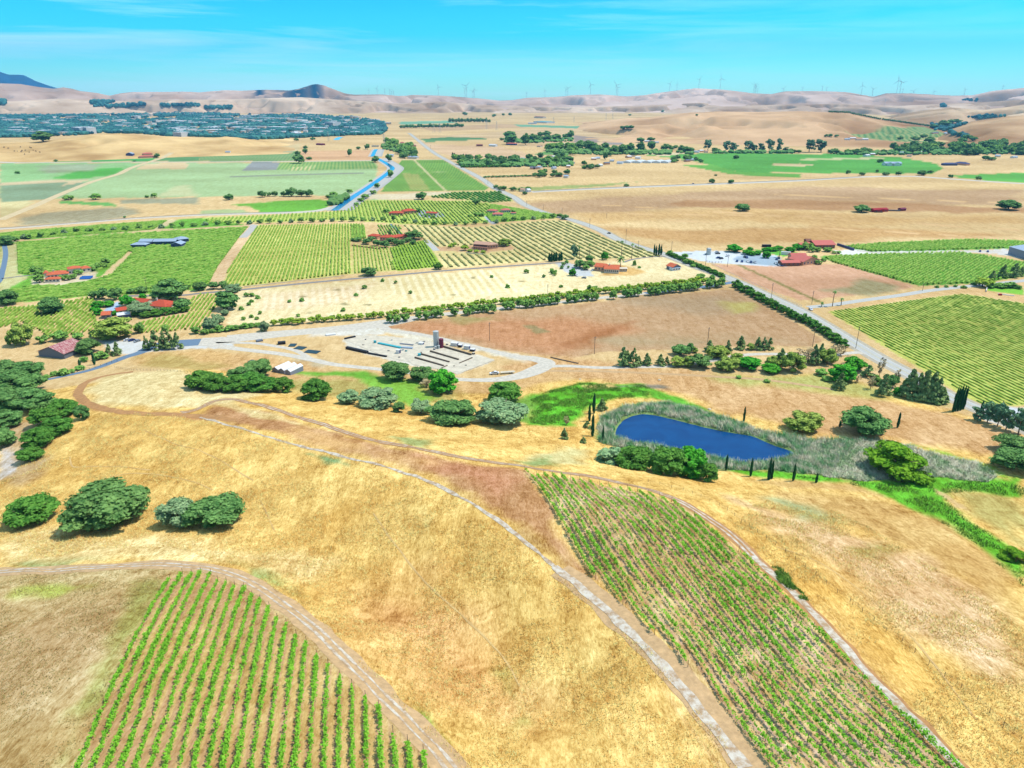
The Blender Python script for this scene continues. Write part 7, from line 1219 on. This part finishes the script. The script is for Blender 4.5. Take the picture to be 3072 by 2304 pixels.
# ================================================================== WIND TURBINES
M_TUR = mat('turbine_white', pc(214, 236, 236), var=.03); rg = np.random.default_rng(8)
def blade(an, L_):
    c, s = math.cos(an), math.sin(an); P_ = [(-.02, 0), (.03, .0), (.04, .2), (.008, 1), (-.008, 1), (-.025, .25)]
    V = [(x * L_ * c - y * L_ * s, -2.4 + .3 * k, x * L_ * s + y * L_ * c) for k in (0, 1) for x, y in P_]; n = 6; F_ = [(0, i, i + 1) for i in range(1, n - 1)] + [(n, n + i + 1, n + i) for i in range(1, n - 1)] + [t for i in range(n) for t in ((i, (i + 1) % n, (i + 1) % n + n), (i, (i + 1) % n + n, i + n))]
    return np.array(V), np.array(F_)
for i, (px, py, hp) in enumerate([(1107,283,13),(1132,284,20),(1155,287,20),(1170,288,18),(1175,288,14),(1181,288,14),(1316,287,26),(1395,294,28),(1399,294,36),(1419,295,22),(1423,295,26),(1580,294,15),(1635,292,20),(1698,288,20),(1703,288,24),(1771,286,32),(1849,287,32),(1853,287,24),(2008,277,26),(2030,274,22),(2096,265,27),(2160,268,32),(2260,281,26),(2264,281,26),(2267,281,22),(2272,280,14),(2350,275,9),(2407,275,13),(2466,275,16),(2479,276,14),(2584,280,23),(2616,290,23),(2689,280,38),(2699,280,33),(2707,280,13),(2740,280,7),(2801,284,10),(2892,287,19),(3007,272,14)]):
    d = rays([px], [py])[0]; a = math.atan2(d[0], d[1]); D = 9000 if hp > 12 else 9300; x, y = D * math.sin(a), D * math.cos(a); z = lay_h(LAY['main'], np.array([x]), np.array([y]))[0]; top = CH + (rays([px], [py - hp])[0][2] / math.hypot(*rays([px], [py - hp])[0][:2])) * D; h = max(40, top - z); L_ = h * .52
    o = empty('wind_turbine', (x, y, z), -a + rg.uniform(-.6, .6), label='slim pale wind turbine on the far ridge', cat='wind turbine', group='wind turbines on the ridge'); link('tower', mesh_np('tower', *limb((0, 0, -5), (0, 0, h), 2.0, 1.2, 8), [M_TUR]), o); link('nacelle', mesh_np('nacelle', *bx_((-1.8, -3, h - 1.6), (1.8, 5, h + 2)), [M_TUR]), o)
    ph = rg.uniform(0, 2.09)
    for k in range(3): link('blade', mesh_np('blade', *blade(ph + k * 2.094, L_), [M_TUR]), o, (0, -3, h))
# lattice pylons in the fields before the hills
def pylon(px, py, hp, label=None):
    p = ground(px, py)[0]; sc = np.linalg.norm(p - [0, 0, CH]) / F; h = hp * sc; w_ = h * .11; ps = []
    for sx in (-1, 1):
        for sy in (-1, 1): ps.append(limb((sx * w_, sy * w_, -1), (sx * w_ * .15, sy * w_ * .15, h), .28, .2, 4))
    for k in range(5):
        z0, z1 = h * k / 5, h * (k + 1) / 5; a0, a1 = w_ * (1 - .85 * k / 5), w_ * (1 - .85 * (k + 1) / 5)
        for s in (-1, 1): ps += [limb((-a0, s * a0, z0), (a1, s * a1, z1), .16, .16, 3), limb((a0, s * a0, z0), (-a1, s * a1, z1), .16, .16, 3)] if False else [limb((-a0, s * a0, z0), (a1, s * a1, z1), .16, .16, 4)]
    o = empty('pylon', p, px, label='thin steel lattice pylon in the far fields before the hills', cat='pylon', group='pylons in the far fields'); link('mast', mesh_np('mast', *joinm(ps), [M_SIL]), o)
    for z in (.72, .84, .96): link('crossarm', mesh_np('crossarm', *limb((-h * .16, 0, h * z), (h * .16, 0, h * z), .22, .22, 4), [M_SIL]), o)
for a in [(1302,398,28),(1320,398,26),(1460,388,26),(1490,390,24),(1661,370,16),(1722,366,14),(986,424,26),(1153,440,34),(2652,322,20),(2706,322,20),(1818,360,18),(1838,358,16)]: pylon(*a)
# ================================================================== HAZE
me = bpy.data.meshes.new('haze'); bm = bmesh.new(); bmesh.ops.create_cube(bm, size=1); bm.to_mesh(me); bm.free()
hz = link('haze', me); hz.scale = (44000, 44000, 1500); hz.location = (0, 0, 750 - 6)
hm = bpy.data.materials.new('haze'); hm.use_nodes = True; t = hm.node_tree; t.nodes.clear(); o = N(t, 'ShaderNodeOutputMaterial'); v = N(t, 'ShaderNodeVolumePrincipled'); v.inputs['Color'].default_value = (.20, .60, 1, 1); v.inputs['Density'].default_value = 4.6e-5; v.inputs['Anisotropy'].default_value = .2
L(t, v.outputs[0], o.inputs['Volume']); me.materials.append(hm); prop(hz, kind='stuff')
